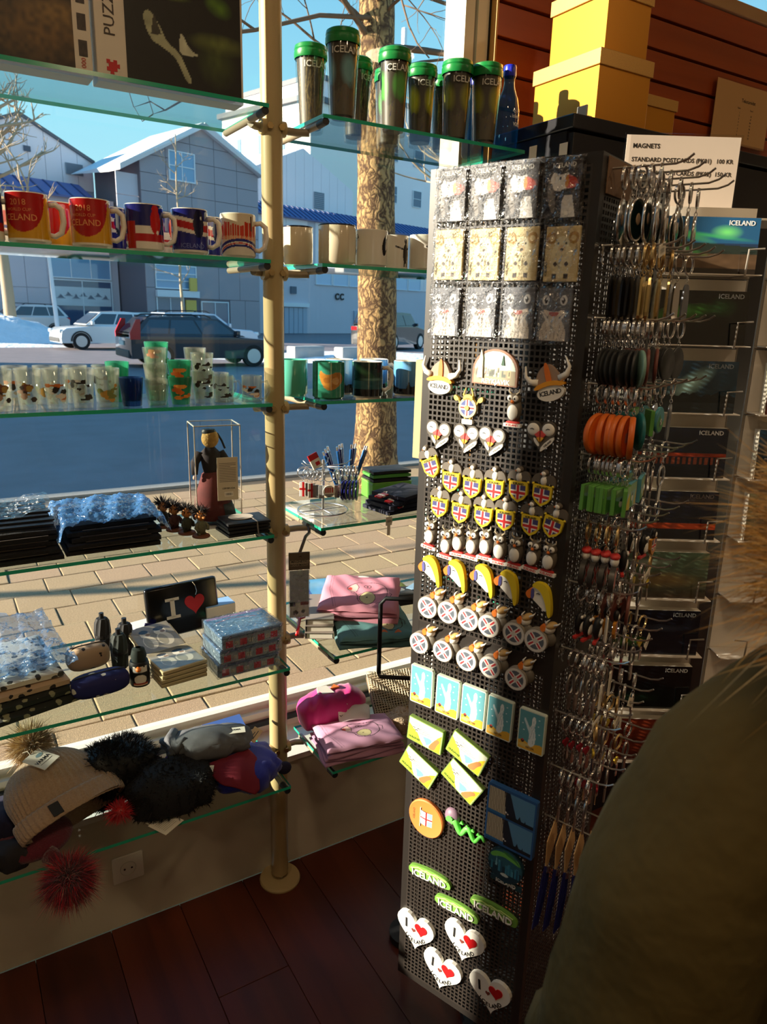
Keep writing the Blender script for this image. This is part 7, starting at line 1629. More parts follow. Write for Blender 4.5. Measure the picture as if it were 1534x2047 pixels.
def beanie(M, label, m, pom=None, ribs=58, w=.112, hgt=.165, flat=.36, cuff=True, name='knitted_hat', pomr=.038):
    """a hat lying on its side: local y runs from brim (0) to crown, x across, z up"""
    t = thing(name, label, 'hat', M=M); mb = MB(); n = ribs * 4; prof = []
    for i in range(19):
        f = i / 18; r_ = w * (1 if f < .35 else math.sqrt(max(0.0, 1 - ((f - .35) / .66) ** 2.2))); prof.append((max(.004, r_), hgt * f))
    vs = []
    for r_, y in prof:
        for k in range(n):
            a = 2 * PI * k / n; q = r_ * (1 + (.020 if k % 4 in (1, 2) else -.018) * min(1, r_ / w * 1.1)); vs.append((q * math.cos(a), y, flat * q * math.sin(a) + .010 * math.sin(y * 30 + a * 2) * (r_ / w)))
    fs = [(j * n + i, (j + 1) * n + i, (j + 1) * n + (i + 1) % n, j * n + (i + 1) % n) for j in range(len(prof) - 1) for i in range(n)] + [tuple((len(prof) - 1) * n + i for i in range(n))]
    mb.add(vs, fs).build('crown', m, t, smooth=180)
    if cuff:
        mb = MB(); vs = []
        pr2 = [(1.02, -.002), (1.06, .0), (1.075, .012), (1.07, .036), (1.05, .043), (1.0, .041)]
        for s, y in pr2:
            for k in range(n): a = 2 * PI * k / n; q = w * s * (1 + (.016 if k % 4 in (1, 2) else -.014)); vs.append((q * math.cos(a), y, flat * q * math.sin(a)))
        mb.add(vs, [(j * n + i, (j + 1) * n + i, (j + 1) * n + (i + 1) % n, j * n + (i + 1) % n) for j in range(len(pr2) - 1) for i in range(n)]).build('cuff', m, t, smooth=180)
    if pom:
        cols, nh = pom; MB().ball(pomr * .55, pomr * .55, pomr * .55, (0, hgt + pomr * .6, .004), 14, 10).build('pompom_core', mat('pom_core_%d' % cols[0][0], C(*[int(c * .7) for c in cols[0]]), .9), t, smooth=180)
        for q, c in enumerate(cols): blades(nh, pomr * .5, pomr * .95, .0013, (0, hgt + pomr * .6, .004), .5, .05, -1, 5 + q, curl=.5).build('pompom', mat('pom_fur_%d_%d_%d' % c, C(*c), .7, sheen=.4), t)
    return t
bm = T(.160, 1.560, z6 + .062) @ Rz(.40) @ Rx(.55)
hb = beanie(bm, 'ribbed beige knitted hat with a fluffy tan pompom and price tag', KN_B, ([(196, 164, 112), (150, 116, 72), (226, 204, 160)], 2000), 46, .118, .178, .40, pomr=.046)
MB().rbox((-.062, .004, .0455), (-.038, .034, .0490), .001).build('brand_patch', BLACK, hb)
tg = MB().rbox((-.026, -.030, -.0008), (.026, .030, .0008), .001).build('hang_tag', PAPER, hb, (-.020, .140, .052), (-.35, .15, .35)); text('VARMA', .0125, INK, tg, (0, -.004, .0010), bold=.02); MB().tube([(0, .030, .001), (.004, .040, .004), (.0, .050, -.002)], .0006, 4).build('tag_string', PAPER, tg); MB().prism(ell(.008, .012, .010, .005, 20), .0009, .0011).build('tag_mark', mat('tag_teal', C(130, 160, 170), .7), tg); MB().box((-.018, -.0145, .0009), (.018, -.0135, .0011)).build('tag_line', INK, tg)
# wine red pompom hat hanging over the edge (origin at the pompom)
t = thing('pompom_hat', 'wine red knitted hat with a big furry red pompom hanging over the edge', 'hat', (.122, 1.452, z6 - .010))
mb = MB().ball(.085, .075, .030, (-.055, .125, .036), 30, 16); mb.build('crown', knit('wine_knit', (74, 14, 30), (104, 24, 44)), t, smooth=180); MB().tube([(-.03, .06, .030), (-.012, .035, .022), (0, .012, .006)], [.020, .012, .008], 10).build('crown_tip', knit('wine_knit', (74, 14, 30), (104, 24, 44)), t, smooth=180)
MB().ball(.034, .034, .034, (0, 0, 0), 18, 12).build('pompom_core', mat('pom_wine', C(40, 6, 14), .9), t, smooth=180)
for q, (c, nh, ln) in enumerate((((104, 8, 30), 3200, .044), ((52, 5, 16), 1800, .042), ((206, 20, 44), 1900, .047), ((232, 180, 140), 110, .056))):
    blades(nh, .030, ln, .0011, (0, 0, 0), .5, .25, -1, 20 + q, curl=.5).build('pompom', mat('pom_red_%d' % q, C(*c), .7, sheen=.4), t)
t = thing('red_pompom', 'bright red pompom peeping out under the cuff of the beige hat', 'pompom', (.258, 1.578, z6 + .024)); MB().ball(.018, .018, .015, (0, 0, 0), 12, 8).build('core', RED, t, smooth=180); blades(900, .016, .026, .0013, (0, 0, 0), .5, .1, -.8, 31, (1.3, 1, .7)).build('fur', mat('pom_red_2', C(186, 16, 36), .7), t)
# black fur hat and black knit
def lump(name, label, cat, x, y, z, w, d, h, m, rz, seed, fur=None, sq=.75):
    t = thing(name, label, cat, (x, y, z), rz); mb = MB().ball(1, 1, 1, (0, 0, 0), 40, 24); r = np.random.default_rng(seed); ph = r.uniform(0, 6, 6); out = []
    for vx, vy, vz in mb.v:
        f = lambda q: math.copysign(abs(q) ** sq, q); g = 1 + .10 * math.sin(vx * 6 + ph[0]) * math.sin(vy * 5 + ph[1]) + .07 * math.sin(vx * 11 + vy * 7 + ph[2]) + .035 * math.sin(vx * 19 - vz * 13 + ph[5])
        zz_ = f(vz) * h / 2 * (1 + .22 * math.sin(vx * 3.4 + ph[3]) * math.cos(vy * 2.6 + ph[4])); out.append((f(vx) * w / 2 * g, f(vy) * d / 2 * g, max(.0008, zz_ + h * .42)))
    mb.v = out; mb.build('body', m, t, smooth=180)
    if fur:
        c, n, L = fur; fb = MB(); pts = [Vector(p) for p in out]
        for k in range(n):
            p0 = pts[r.integers(0, len(pts))]; dd = Vector((p0.x / w, p0.y / d, (p0.z - h * .3) / h)).normalized(); dd = (dd + Vector(r.normal(0, .45, 3).tolist())).normalized(); sd = dd.cross(Vector(r.normal(0, 1, 3).tolist())).normalized() * .0009; l_ = L * r.uniform(.6, 1.2); p0 = p0 * .97
            if p0.z + dd.z * l_ < .002: dd.z = abs(dd.z)
            fb.add([p0 - sd, p0 + sd, p0 + dd * l_ * .6 + sd * .7 + Vector((0, 0, -.001)), p0 + dd * l_ * .6 - sd * .7, p0 + dd * l_ + Vector((0, 0, -.003))], [(0, 1, 2, 3), (3, 2, 4)])
        fb.build('fur', mat('fur_%d_%d_%d' % c, C(*c), .8), t)
    return t
lump('fur_hat', 'black fur hat with long hairs behind the beige hat', 'hat', .275, 1.684, z6, .185, .13, .150, BLACK, .2, 3, ((22, 22, 26), 7000, .022))
lump('black_hat', 'soft black knitted hat in the middle of the hat shelf', 'hat', .385, 1.585, z6, .205, .165, .105, KNB, -.1, 4, ((20, 20, 22), 5000, .012))
lump('sequin_bag', 'copper sequin bag lying behind the beige hat', 'bag', .120, 1.695, z6, .150, .095, .075, mat('copper_sequins', C(150, 92, 72), .3, .6, noise=(320, .6), bump=(320, 1.0, .006)), .1, 6)
lump('navy_hat', 'dark navy hat at the end of the hat shelf', 'hat', .015, 1.640, z6, .10, .14, .10, mat('navy_wool', C(24, 22, 48), .95), .3, 8); lump('dark_hat', 'small dark grey hat under the end of the beige hat', 'hat', .028, 1.545, z6, .095, .075, .060, mat('charcoal_wool', C(34, 32, 36), .95), .0, 9)
# hang tag lying on the shelf
t = thing('hat_tag', 'white paper tag lying on the glass at the edge of the black hat', 'tag', M=T(.346, 1.508, z6 + .004) @ Rz(.55) @ Rx(.05)); MB().rbox((-.030, -.028, -.0006), (.030, .028, .0006), .0004).build('card', PAPER, t)
for k in range(7): MB().box((-.022, -.016 + k * .005, .0006), (.018, -.0152 + k * .005, .0008)).build('print_line', mat('grey_ink', C(120, 112, 100), .7), t)
MB().tube([(-.024, .022, .001), (-.03, .034, .006)], .0006, 4).build('string', PAPER, t)
# grey felt hat, purple and blue hats, dark red cloth
def drape(name, label, cat, M, P, th, m, n=26, amp=.006, seed=2, bulge=.02):
    """soft piece of cloth with the outline P, gently waved"""
    t = thing(name, label, cat, M=M); xs = [p[0] for p in P]; ys = [p[1] for p in P]; w, d = max(xs) - min(xs), max(ys) - min(ys); cx, cy = (max(xs) + min(xs)) / 2, (max(ys) + min(ys)) / 2
    bm_ = bmesh.new(); vv = [bm_.verts.new((x, y, 0)) for x, y in P]; bm_.faces.new(vv); bmesh.ops.triangulate(bm_, faces=bm_.faces[:]); bmesh.ops.subdivide_edges(bm_, edges=bm_.edges[:], cuts=5, use_grid_fill=True)
    ph = np.random.default_rng(seed).uniform(0, 6, 4)
    for v in bm_.verts: v.co.z = amp * math.sin(v.co.x * 42 + ph[0]) * math.sin(v.co.y * 36 + ph[1]) + bulge * max(0, 1 - ((v.co.x - cx) / w * 2) ** 2) * max(0, 1 - ((v.co.y - cy) / d * 2) ** 2)
    me = bpy.data.meshes.new('cloth'); bm_.to_mesh(me); bm_.free(); me.materials.append(m); smooth_mesh(me, 180); o = link('cloth', me, t); s = o.modifiers.new('thickness', 'SOLIDIFY'); s.thickness = th; s.offset = 1; b_ = o.modifiers.new('round', 'SUBSURF'); b_.levels = 1; b_.render_levels = 1; return t
GREYF = mat('grey_felt', C(96, 98, 102), .95, noise=(90, .15)); PURP = mat('purple_wool', C(112, 30, 120), .9); BLUW = mat('royal_blue_wool', C(28, 40, 150), .9, sheen=.3); WINE = mat('wine_cloth', C(112, 12, 36), .85)
t = lump('purple_hat', 'purple knitted hat between the black hat and the grey cap', 'hat', .455, 1.690, z6, .12, .09, .070, PURP, .2, 15)
t = lump('blue_hat', 'royal blue hat lying at the shelf end by the pole', 'hat', .572, 1.598, z6, .185, .175, .066, BLUW, .1, 12); MB().ball(.020, .017, .016, (.098, -.045, .012), 16, 10).build('bobble', mat('navy_bobble', C(16, 14, 44), .9), t, smooth=180)
t = drape('wine_scarf', 'wine red cloth hanging in a point over the shelf edge', 'scarf', T(.535, 1.548, z6 + .060) @ Rz(.05) @ Rx(.35), [(-.075, .045), (.055, .055), (.070, .02), (.035, -.075), (.02, -.082), (-.05, -.03)], .006, WINE, bulge=.012)
t = lump('grey_cap', 'grey felt cap folded on top of the wine red cloth', 'cap', .500, 1.655, z6 + .064, .235, .120, .068, GREYF, -.28, 14, None, .85); MB().tube([(-.085, .03, .052), (-.095, .0, .05), (-.075, -.035, .04), (-.055, -.02, .058)], [.012, .016, .014, .008], 10).build('rolled_brim', GREYF, t, smooth=180)
tg = MB().rbox((.045, -.022, .057), (.095, .006, .0582), .0004).build('hang_tag', PAPER, t); text('VARMA', .009, INK, tg, (.068, -.006, .0584), bold=.02)
t = thing('hat_tag', 'white folded tag sticking out beneath the grey cap', 'tag', M=T(.463, 1.572, z6 + .075) @ Rz(-.5) @ Rx(.25)); MB().rbox((-.022, -.010, -.0005), (.022, .010, .0005), .0003).build('card', PAPER, t); MB().rbox((.018, -.002, .0006), (.021, .002, .001), .0002).build('eyelet', BRASS, t)
t = thing('hat_tag', 'kraft hang tag at the end of the grey cap beside the pole', 'tag', M=T(.622, 1.640, z6 + .085) @ Rz(.8) @ Rx(.4)); MB().rbox((-.030, -.013, -.0006), (.030, .013, .0006), .0004).build('card', KRAFT, t); MB().box((-.02, -.004, .0007), (.02, -.002, .0009)).box((-.02, .002, .0007), (.01, .004, .0009)).build('print_line', INK, t)
t = thing('blue_booklet', 'blue and white booklet tucked behind the grey cap', 'booklet', M=T(.560, 1.700, z6 + .090) @ Rz(.05) @ Rx(.35)); MB().rbox((-.055, -.03, -.003), (.055, .03, .003), .0006).build('pages', WHITE, t); MB().box((-.0545, -.0295, .0030), (.0545, .0295, .0036)).build('cover', mat('booklet_blue', C(90, 130, 220), .5), t)

# ================================================================== RIGHT BAY: KEYRING TURNTABLE SHELF
t = thing('keyring_turntable', 'small wire turntable on the glass shelf hung with keyrings', 'display stand', (.885, 1.765, z4)); TTZ = .125
MB().tube([(.070 * math.cos(a), .070 * math.sin(a), .003) for a in np.linspace(0, 2 * PI, 41)[:-1]], .0022, 6, closed=True).tube([(-.070, 0, .003), (.070, 0, .003)], .0016, 6).tube([(0, -.070, .003), (0, .070, .003)], .0016, 6).build('base_ring', STEEL, t, smooth=180)
MB().cyl(.004, .003, TTZ + .02, 12).build('column', STEEL, t, smooth=40)
arms = [(2.9, .060), (3.6, .075), (4.3, .080), (5.0, .085), (5.7, .09), (.1, .095), (.9, .07), (1.7, .06), (2.3, .06)]
for a, L in arms: MB().tube([(0, 0, TTZ), (L * .8 * math.cos(a), L * .8 * math.sin(a), TTZ + .002), (L * math.cos(a), L * math.sin(a), TTZ + .012)], .0014, 6).build('arm', STEEL, t, smooth=180)
def hang(M, label, kind, grp=None):
    o = thing('keyring', label, 'keyring', M=M, group=grp); link('split_ring', _rm, o); chain(o, -.0315, 1, CHROME); y = -.037
    if kind == 'navy':
        MB().lathe([(.0001, -.0022), (.0285, -.0022), (.030, 0), (.0285, .0022), (.0001, .0022)], 36, M=T(0, y - .030, 0)).build('disc', NAVY, o, smooth=50); MB().tube([(.0245 * math.cos(a), y - .030 + .0245 * math.sin(a), .0023) for a in np.linspace(0, 2 * PI, 33)[:-1]], .0006, 4, closed=True).build('disc_line', WHITE, o)
    elif kind == 'crowd':
        MB().cyl(.0165, -.002, .002, 28, M=T(0, y - .0165, 0)).build('disc', WHITE_R, o, smooth=40); p = Print(.030, .030, 44, C(228, 220, 206))
        for k in range(4): p.rect(.12 + k * .2, .40, .24 + k * .2, .86, C(190, 40, 36))
        p.rect(0, 0, 1, .26, C(24, 24, 40)); p.rect(0, .12, 1, .18, C(230, 226, 218)); p.build('picture', PRINT, o, (0, y - .0165, .0022), keep=lambda s: s.X ** 2 + s.Y ** 2 < .0148 ** 2)
    elif kind == 'flag':
        MB().rbox((-.010, y - .040, -.0012), (.010, y, .0012), .001).build('tag_plate', WHITE_R, o); MB().rbox((-.010, y - .022, -.0014), (.010, y - .016, .0014), .0005).rbox((-.003, y - .040, -.0014), (.003, y, .0014), .0005).build('red_cross', RED, o)
    elif kind == 'steel':
        for k in range(3): MB().prism(rrect(.008, .036, .002, (k - 1) * .0035, y - .020), -.0012 + k * .002, .0008 + k * .002).build('steel_strip', CHROME, o)
    return o
rk2 = random.Random(9)
for k in range(5): hang(T(.885 + .050 + .008 * k, 1.765 - .030 - .004 * k, z4 + TTZ + .002) @ Rx(PI / 2) @ Ry(.75 + .05 * k), 'dark blue round keyring in the fan of discs on the turntable', 'navy', 'navy disc keyrings on the turntable')
hang(T(.885 - .02, 1.765 - .076, z4 + TTZ + .002) @ Rx(PI / 2) @ Ry(-.2), 'round keyring with red crowd stripes on the turntable', 'crowd')
for k, (dx, dy) in enumerate(((-.055, -.02), (-.060, .005), (-.045, -.045), (-.035, -.058), (.005, -.070), (.02, -.06))): hang(T(.885 + dx, 1.765 + dy, z4 + TTZ + .002) @ Rx(PI / 2) @ Ry(-.6 + .25 * k), 'steel strip keyring on the turntable', 'steel', 'steel strip keyrings on the turntable')
for k, (dx, dy) in enumerate(((-.066, -.012), (-.052, -.035))): hang(T(.885 + dx, 1.765 + dy, z4 + TTZ + .002) @ Rx(PI / 2) @ Ry(-.5 + .3 * k), 'white keyring plate with a red cross on the turntable', 'flag', 'red cross keyrings on the turntable')
t = thing('red_box_tag', 'red and white cardboard tag on top of the turntable', 'tag', M=T(.845, 1.735, z4 + .150) @ Rz(.3) @ Rx(PI / 2 - .4) @ Rz(.25)); MB().rbox((-.018, -.020, -.002), (.018, .004, .002), .0005).build('white_part', PAPER, t); MB().rbox((-.018, .004, -.002), (.018, .020, .002), .0005).build('red_part', RED, t); MB().rbox((-.004, -.014, .002), (.012, -.004, .0024), .0002).build('stripe', RED, t)
# blue pens standing in a clear cup
cup = thing('pen_cup', 'clear cup holding the fan of blue pens', 'cup', (.992, 1.832, z4)); MB().lathe([(.0001, .001), (.026, .001), (.030, .085), (.029, .085), (.025, .003), (.0001, .003)], 28).build('cup_body', CLEARG, cup, smooth=50); MB().lathe([(.0265, .0005), (.0285, .0005), (.0285, .004), (.0265, .004)], 28).build('cup_foot', CLEARG, cup, smooth=40)
PB = [mat('pen_blue', C(40, 96, 160), .2, .3), mat('pen_navy', C(24, 30, 90), .25, .2), mat('pen_silver', C(150, 180, 205), .2, .7)]
for k in range(11):
    a = -.42 + .078 * k; t = thing('pen', ['slim bright blue pen standing in the clear cup', 'slim navy pen standing in the clear cup', 'slim silver blue pen standing in the clear cup'][k % 3], 'pen', M=T(.992 + .020 * math.sin(a * 2), 1.832 + .008 * ((k % 3) - 1), z4 + .006) @ Ry(a) @ Rx(-.04 * (k % 3 - 1)), group=['bright blue pens', 'navy pens', 'silver blue pens'][k % 3])
    MB().lathe([(.001, 0), (.0042, .012), (.0045, .150), (.0001, .152)], 12).build('barrel', PB[k % 3], t, smooth=40); MB().cyl(.0030, .152, .164, 10).build('button', CHROME, t, smooth=40); MB().rbox((.0042, -.001, .110), (.0058, .001, .150), .0004).build('clip', CHROME, t)
# navy wallets, green packs, red straps
NVY = mat('navy_cloth', C(20, 24, 46), .75)
for k in range(4): folded(1.085 + .006 * k, 1.700 - .004 * k, z4 + .0006 + k * .0145, .150, .115, .014, NVY, ['navy wallet, bottom of the pile behind the red straps', 'navy wallet, second of the pile behind the red straps', 'navy wallet, third of the pile behind the red straps', 'navy wallet, top of the pile behind the red straps'][k], 'wallet', .15 + .08 * k, 'folded_wallet')
t = gbox(1.135, 1.835, z4, .13, .085, .050, mat('green_card', C(96, 170, 60), .4), 'green carton behind the navy wallets', -.1); MB().box((-.066, -.0435, .0505), (.066, .0435, .0525)).build('lid_band', mat('lime_card', C(140, 206, 90), .4), t)
for k in range(3): t = folded(1.135, 1.835, z4 + .0535 + k * .012, .125, .08, .0115, [BLACK, mat('green_cloth', C(72, 140, 56), .6), BLACK][k], ['black pack lying on the green carton', 'green pack between two black packs', 'black pack topmost on the green carton'][k], 'pack', -.1, 'flat_pack')
for k in range(3):
    t = thing('red_strap', 'red and white luggage strap end hanging out of the wallets', 'strap', M=T(1.008 + .028 * k, 1.652 - .006 * k, z4 + .056 - .016 * k) @ Rz(.5) @ Rx(.15), group='red luggage straps'); MB().rbox((-.024, -.009, -.002), (.024, .009, .002), .001).build('band', RED, t); MB().rbox((-.006, -.0095, -.0025), (.004, .0095, .0025), .0005).build('white_stripe', WHITE, t); MB().tube([(.024, 0, 0), (.034, .004, .002), (.03, .012, .0)], .002, 6).build('clip', STEEL, t)
t = thing('price_holder', 'clip-on price tag hanging over the edge of the turntable shelf', 'tag', (1.005, 1.606, z4 - .045), .1); MB().rbox((-.010, -.001, .028), (.010, .001, .052), .0004).build('tag_upper', PAPER, t); MB().rbox((-.005, -.001, .0), (.005, .001, .028), .0004).build('tag_strip', PAPER, t); BAR.build('barcode', PRINT, t, (0, -.0013, .040), (PI / 2, 0, 0)); MB().tube([(0, 0, .052), (.004, .004, .060), (.0, .010, .053)], .001, 5).build('hook', STEEL, t)
# bookmark packs hanging from the bracket
t = thing('bookmark_pack', 'hanging pack of magnetic bookmarks with brown header below the bracket', 'bookmark', M=T(.735, 1.598, 0) @ Rz(-.25)); MB().rbox((-.027, -.003, 1.030), (.027, .003, 1.076), .0008).build('header', mat('header_grey_brown', C(92, 78, 62), .6), t); MB().rbox((-.024, -.0034, 1.040), (.024, -.003, 1.056), .0002).build('header_panel', mat('header_frame', C(150, 136, 112), .6), t)
text('MAGNETIC', .0085, INK, t, (0, -.0037, 1.0525), (PI / 2, 0, 0), bold=.01); text('BOOKMARKS', .0078, INK, t, (0, -.0037, 1.0435), (PI / 2, 0, 0), bold=.01)
p = Print(.050, .128, 70, C(170, 176, 180)); p.rect(0, 0, 1, .30, C(226, 222, 214)).rect(0, .24, .30, .32, C(40, 36, 34)).rect(.55, .26, 1, .33, C(140, 60, 56)).oval(.3, .10, .14, .05, C(60, 50, 46)).oval(.7, .12, .1, .04, C(60, 50, 46)); p.noise(.15, 8, 3); p.build('bookmark_strip', PRINT_GLOSS, t, (0, -.001, .964), (PI / 2, 0, 0)); MB().rbox((-.0275, -.0045, .898), (.0275, .0035, 1.030), .002).build('clear_sleeve', FILM, t)
t = thing('wire_hook', 'bent dark wire hook carrying the bookmark pack', 'hook', (0, 0, 0)); MB().tube([(.806, 1.690, z4 - .010), (.800, 1.675, z4 - .030), (.768, 1.630, 1.105), (.738, 1.602, 1.072), (.735, 1.594, 1.066)], .0042, 8).build('wire', mat('dark_wire', C(84, 66, 50), .5), t, smooth=180); MB().tube([(.800, 1.690, z4 - .012), (.815, 1.690, z4 - .010)], .005, 8).build('loop', mat('dark_wire', C(84, 66, 50), .5), t)

# ------------------------------------------------------------------ shirts on the fifth shelf
def shirt(M, label, col, w, d, h, seed, art=None, layers=2, name='folded_shirt'):
    """folded shirt: stacked soft layers, the top one with collar and printed drawing; neck toward +y"""
    t = thing(name, label, 'shirt', M=M); r = np.random.default_rng(seed); cl = mat('shirt_%d_%d_%d' % col, C(*[int(c * .92) for c in col]), .9)
    for k in range(layers):
        mb = MB(); n = 26; vs = []; hh = h / (layers + .6); z0 = k * hh
        for j in range(n + 1):
            for i in range(n + 1):
                u, v = i / n, j / n; e = min(u, 1 - u, v, 1 - v); sx_ = 1 - .04 * k + .03 * math.sin(v * 7 + k)
                vs.append(((u - .5) * w * sx_, (v - .5) * d * (1 - .03 * k) + .006 * math.sin(u * 6 + k * 2), z0 + hh * (1 - .6 * math.exp(-e * 16)) + .0015 * math.sin(u * 11 + k) * math.sin(v * 8)))
        m_ = n + 1; b = len(vs); vs += [(x, y, z0 + .0008) for x, y, _ in vs]; fs = []
        for j in range(n):
            for i in range(n): fs.append((j * m_ + i, j * m_ + i + 1, (j + 1) * m_ + i + 1, (j + 1) * m_ + i))
        rim_ = [i for i in range(m_)] + [j * m_ + n for j in range(1, m_)] + [n * m_ + i for i in range(n - 1, -1, -1)] + [j * m_ for j in range(n - 1, 0, -1)]
        for a, c in zip(rim_, rim_[1:] + rim_[:1]): fs.append((a, b + a, b + c, c))
        mb.add(vs, fs).build('shirt_layer', cl, t, smooth=60)
    p = Print(w * .97, d * .97, 150, C(*col)); 
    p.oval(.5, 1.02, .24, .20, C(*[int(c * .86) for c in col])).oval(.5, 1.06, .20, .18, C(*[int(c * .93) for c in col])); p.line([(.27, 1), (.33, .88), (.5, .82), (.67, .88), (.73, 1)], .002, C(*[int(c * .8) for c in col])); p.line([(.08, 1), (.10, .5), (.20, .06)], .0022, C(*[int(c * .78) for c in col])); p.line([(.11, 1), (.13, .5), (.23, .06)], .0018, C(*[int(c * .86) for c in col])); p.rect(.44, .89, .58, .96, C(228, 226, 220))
    if art: art(p)
    e = np.minimum(np.minimum(p.U, 1 - p.U), np.minimum(p.V, 1 - p.V)); p.z = h - .012 * np.exp(-e * 20) + .0022 * np.sin(p.U * 9 + seed) * np.sin(p.V * 8) + .0012 * np.sin(p.U * 23 + p.V * 15)
    p.build('shirt_front', PRINT_CLOTH, t); return t
LN = C(48, 34, 34)
def art_bird(ox=.52, oy=.34, s=1.0, feet=False, fill=None):
    def f(p):
        q = lambda pts: [(ox + x * s, oy + y * s) for x, y in pts]
        if fill: p.poly(smoothp(q([(-.20, .10), (-.05, .34), (.20, .34), (.34, .16), (.30, -.16), (.10, -.30), (-.10, -.20)])), fill)
        p.oval(ox + .06 * s, oy - .12 * s, .12 * s, .17 * s, C(212, 196, 150))
        p.poly(smoothp(q([(-.26, .14), (-.24, .26), (-.14, .32), (-.10, .20), (-.12, .08), (-.22, .06)])), C(216, 178, 170)).poly(smoothp(q([(-.27, .15), (-.24, .24), (-.19, .20), (-.20, .10)])), C(206, 66, 60))
        for P, w_ in ((smoothp(q([(-.28, .12), (-.26, .28), (-.10, .36), (.10, .36), (.30, .30), (.36, .12), (.34, -.18), (.12, -.34), (-.08, -.28), (-.10, .02)])), .0022), (q([(-.14, .32), (-.09, .20), (-.12, .06)]), .0018), (q([(-.20, .02), (-.10, -.06), (-.04, .0)]), .0018)): p.line(list(P) + [P[0]] if len(P) > 5 else P, w_, LN)
        p.line(ell(ox + .06 * s, oy - .12 * s, .12 * s, .17 * s, 30) + [(ox + .18 * s, oy - .12 * s)], .0018, LN); p.line(ell(ox + .04 * s, oy + .22 * s, .055 * s, .055 * s, 20) + [(ox + .095 * s, oy + .22 * s)], .0018, LN); p.oval(ox + .04 * s, oy + .22 * s, .02 * s, .02 * s, LN); p.oval(ox + .05 * s, oy - .10 * s, .012, .012, LN)
        p.line(q([(.36, .10), (.42, .04), (.40, -.08)]), .0018, LN)
        if feet:
            for dx in (-.06, .20): p.poly(smoothp(q([(dx, -.30), (dx - .09, -.40), (dx, -.38), (dx + .07, -.41), (dx + .03, -.30)])), C(220, 110, 60))
    return f
shirt(T(.955, 1.598, z5 + .0008) @ Rz(-.34), 'teal folded shirt with a bird drawing under the pink shirt', (96, 138, 142), .215, .235, .034, 3, art_bird(.62, .36, .7, True))
shirt(T(.968, 1.690, z5 + .042) @ Rz(-.60) @ Rx(.10), 'pink folded shirt with a puffin drawing on top of the teal shirt', (214, 140, 160), .225, .225, .044, 5, art_bird(.56, .40, .85))
for k in range(3):
    o = thing('picture_book', ['grey book with worn edges, bottom of the pile beside the shirts', 'grey book with worn edges, middle of the pile beside the shirts', 'grey book with worn edges, top of the pile beside the shirts'][k], 'book', (.842, 1.690 + .004 * k, z5 + .0006 + k * .0185), -.5 + .03 * k)
    MB().rbox((-.034, -.088, .0015), (.036, .088, .0165), .0006).build('pages', PAPER, o); MB().box((-.037, -.090, 0), (.038, .090, .0015)).box((-.037, -.090, .0165), (.038, .090, .018)).box((-.0385, -.090, 0), (-.037, .090, .018)).build('cover', mat('book_grey', C(150, 140, 132), .6), o)
t = thing('picture_bag', 'light blue picture bag with a bird behind the pink shirt', 'bag', M=T(.905, 1.832, z5 + .040) @ Rz(-.20) @ Rx(.38)); MB().rbox((-.075, -.052, -.006), (.075, .052, .006), .005).build('bag_body', mat('bag_blue', C(100, 170, 220), .6), t, smooth=50); p = Print(.142, .098, 80, C(104, 178, 226)); p.poly([(0, 0), (.4, 0), (.3, .6), (0, .55)], C(50, 110, 190)).oval(.62, .12, .15, .14, C(224, 150, 70)).oval(.5, .75, .4, .2, C(150, 206, 238), .7, soft=.8); p.noise(.12, 10, 4); p.build('picture', PRINT, t, (0, 0, .0064))
folded(.905, 1.838, z5 + .0006, .15, .085, .028, mat('blue_cloth', C(70, 110, 190), .8), 'blue folded cloth under the picture bag', 'cloth', -.2)
folded(1.110, 1.830, z5 + .0006, .17, .09, .030, mat('olive_cloth', C(140, 150, 70), .85, noise=(40, .3)), 'olive green folded cloth at the back of the shirt shelf', 'cloth', -.1)
t = folded(1.140, 1.740, z5 + .0006, .14, .08, .034, BLACK, 'black folded shirt with a white print behind the pink shirt', 'shirt', -.1, 'folded_shirt'); MB().ball(.040, .022, .004, (-.025, .005, .0335), 20, 6, zmin=0).build('white_print', WHITE, t, smooth=180)
t = thing('glossy_booklet', 'pale blue glossy booklets stacked beside the magnet stand', 'booklet', (1.225, 1.720, z5 + .0006), .5)
for k in range(3): MB().rbox((-.04, -.055, .012 * k), (.04, .055, .012 * k + .0115), .001).build('booklet_cover', mat('booklet_pale', C(140, 176, 206), .25), t)
t = thing('red_spoon', 'red plastic spoon lying at the bracket end of the shirt shelf', 'spoon', M=T(.800, 1.735, z5 + .016) @ Rz(-.6) @ Rx(.1)); MB().ball(.020, .028, .009, (0, .02, 0), 20, 10).build('bowl', RED, t, smooth=180); MB().tube([(0, -.005, 0), (.004, -.05, -.002), (.006, -.085, -.006)], [.005, .004, .0055], 8).build('handle', RED, t, smooth=180)
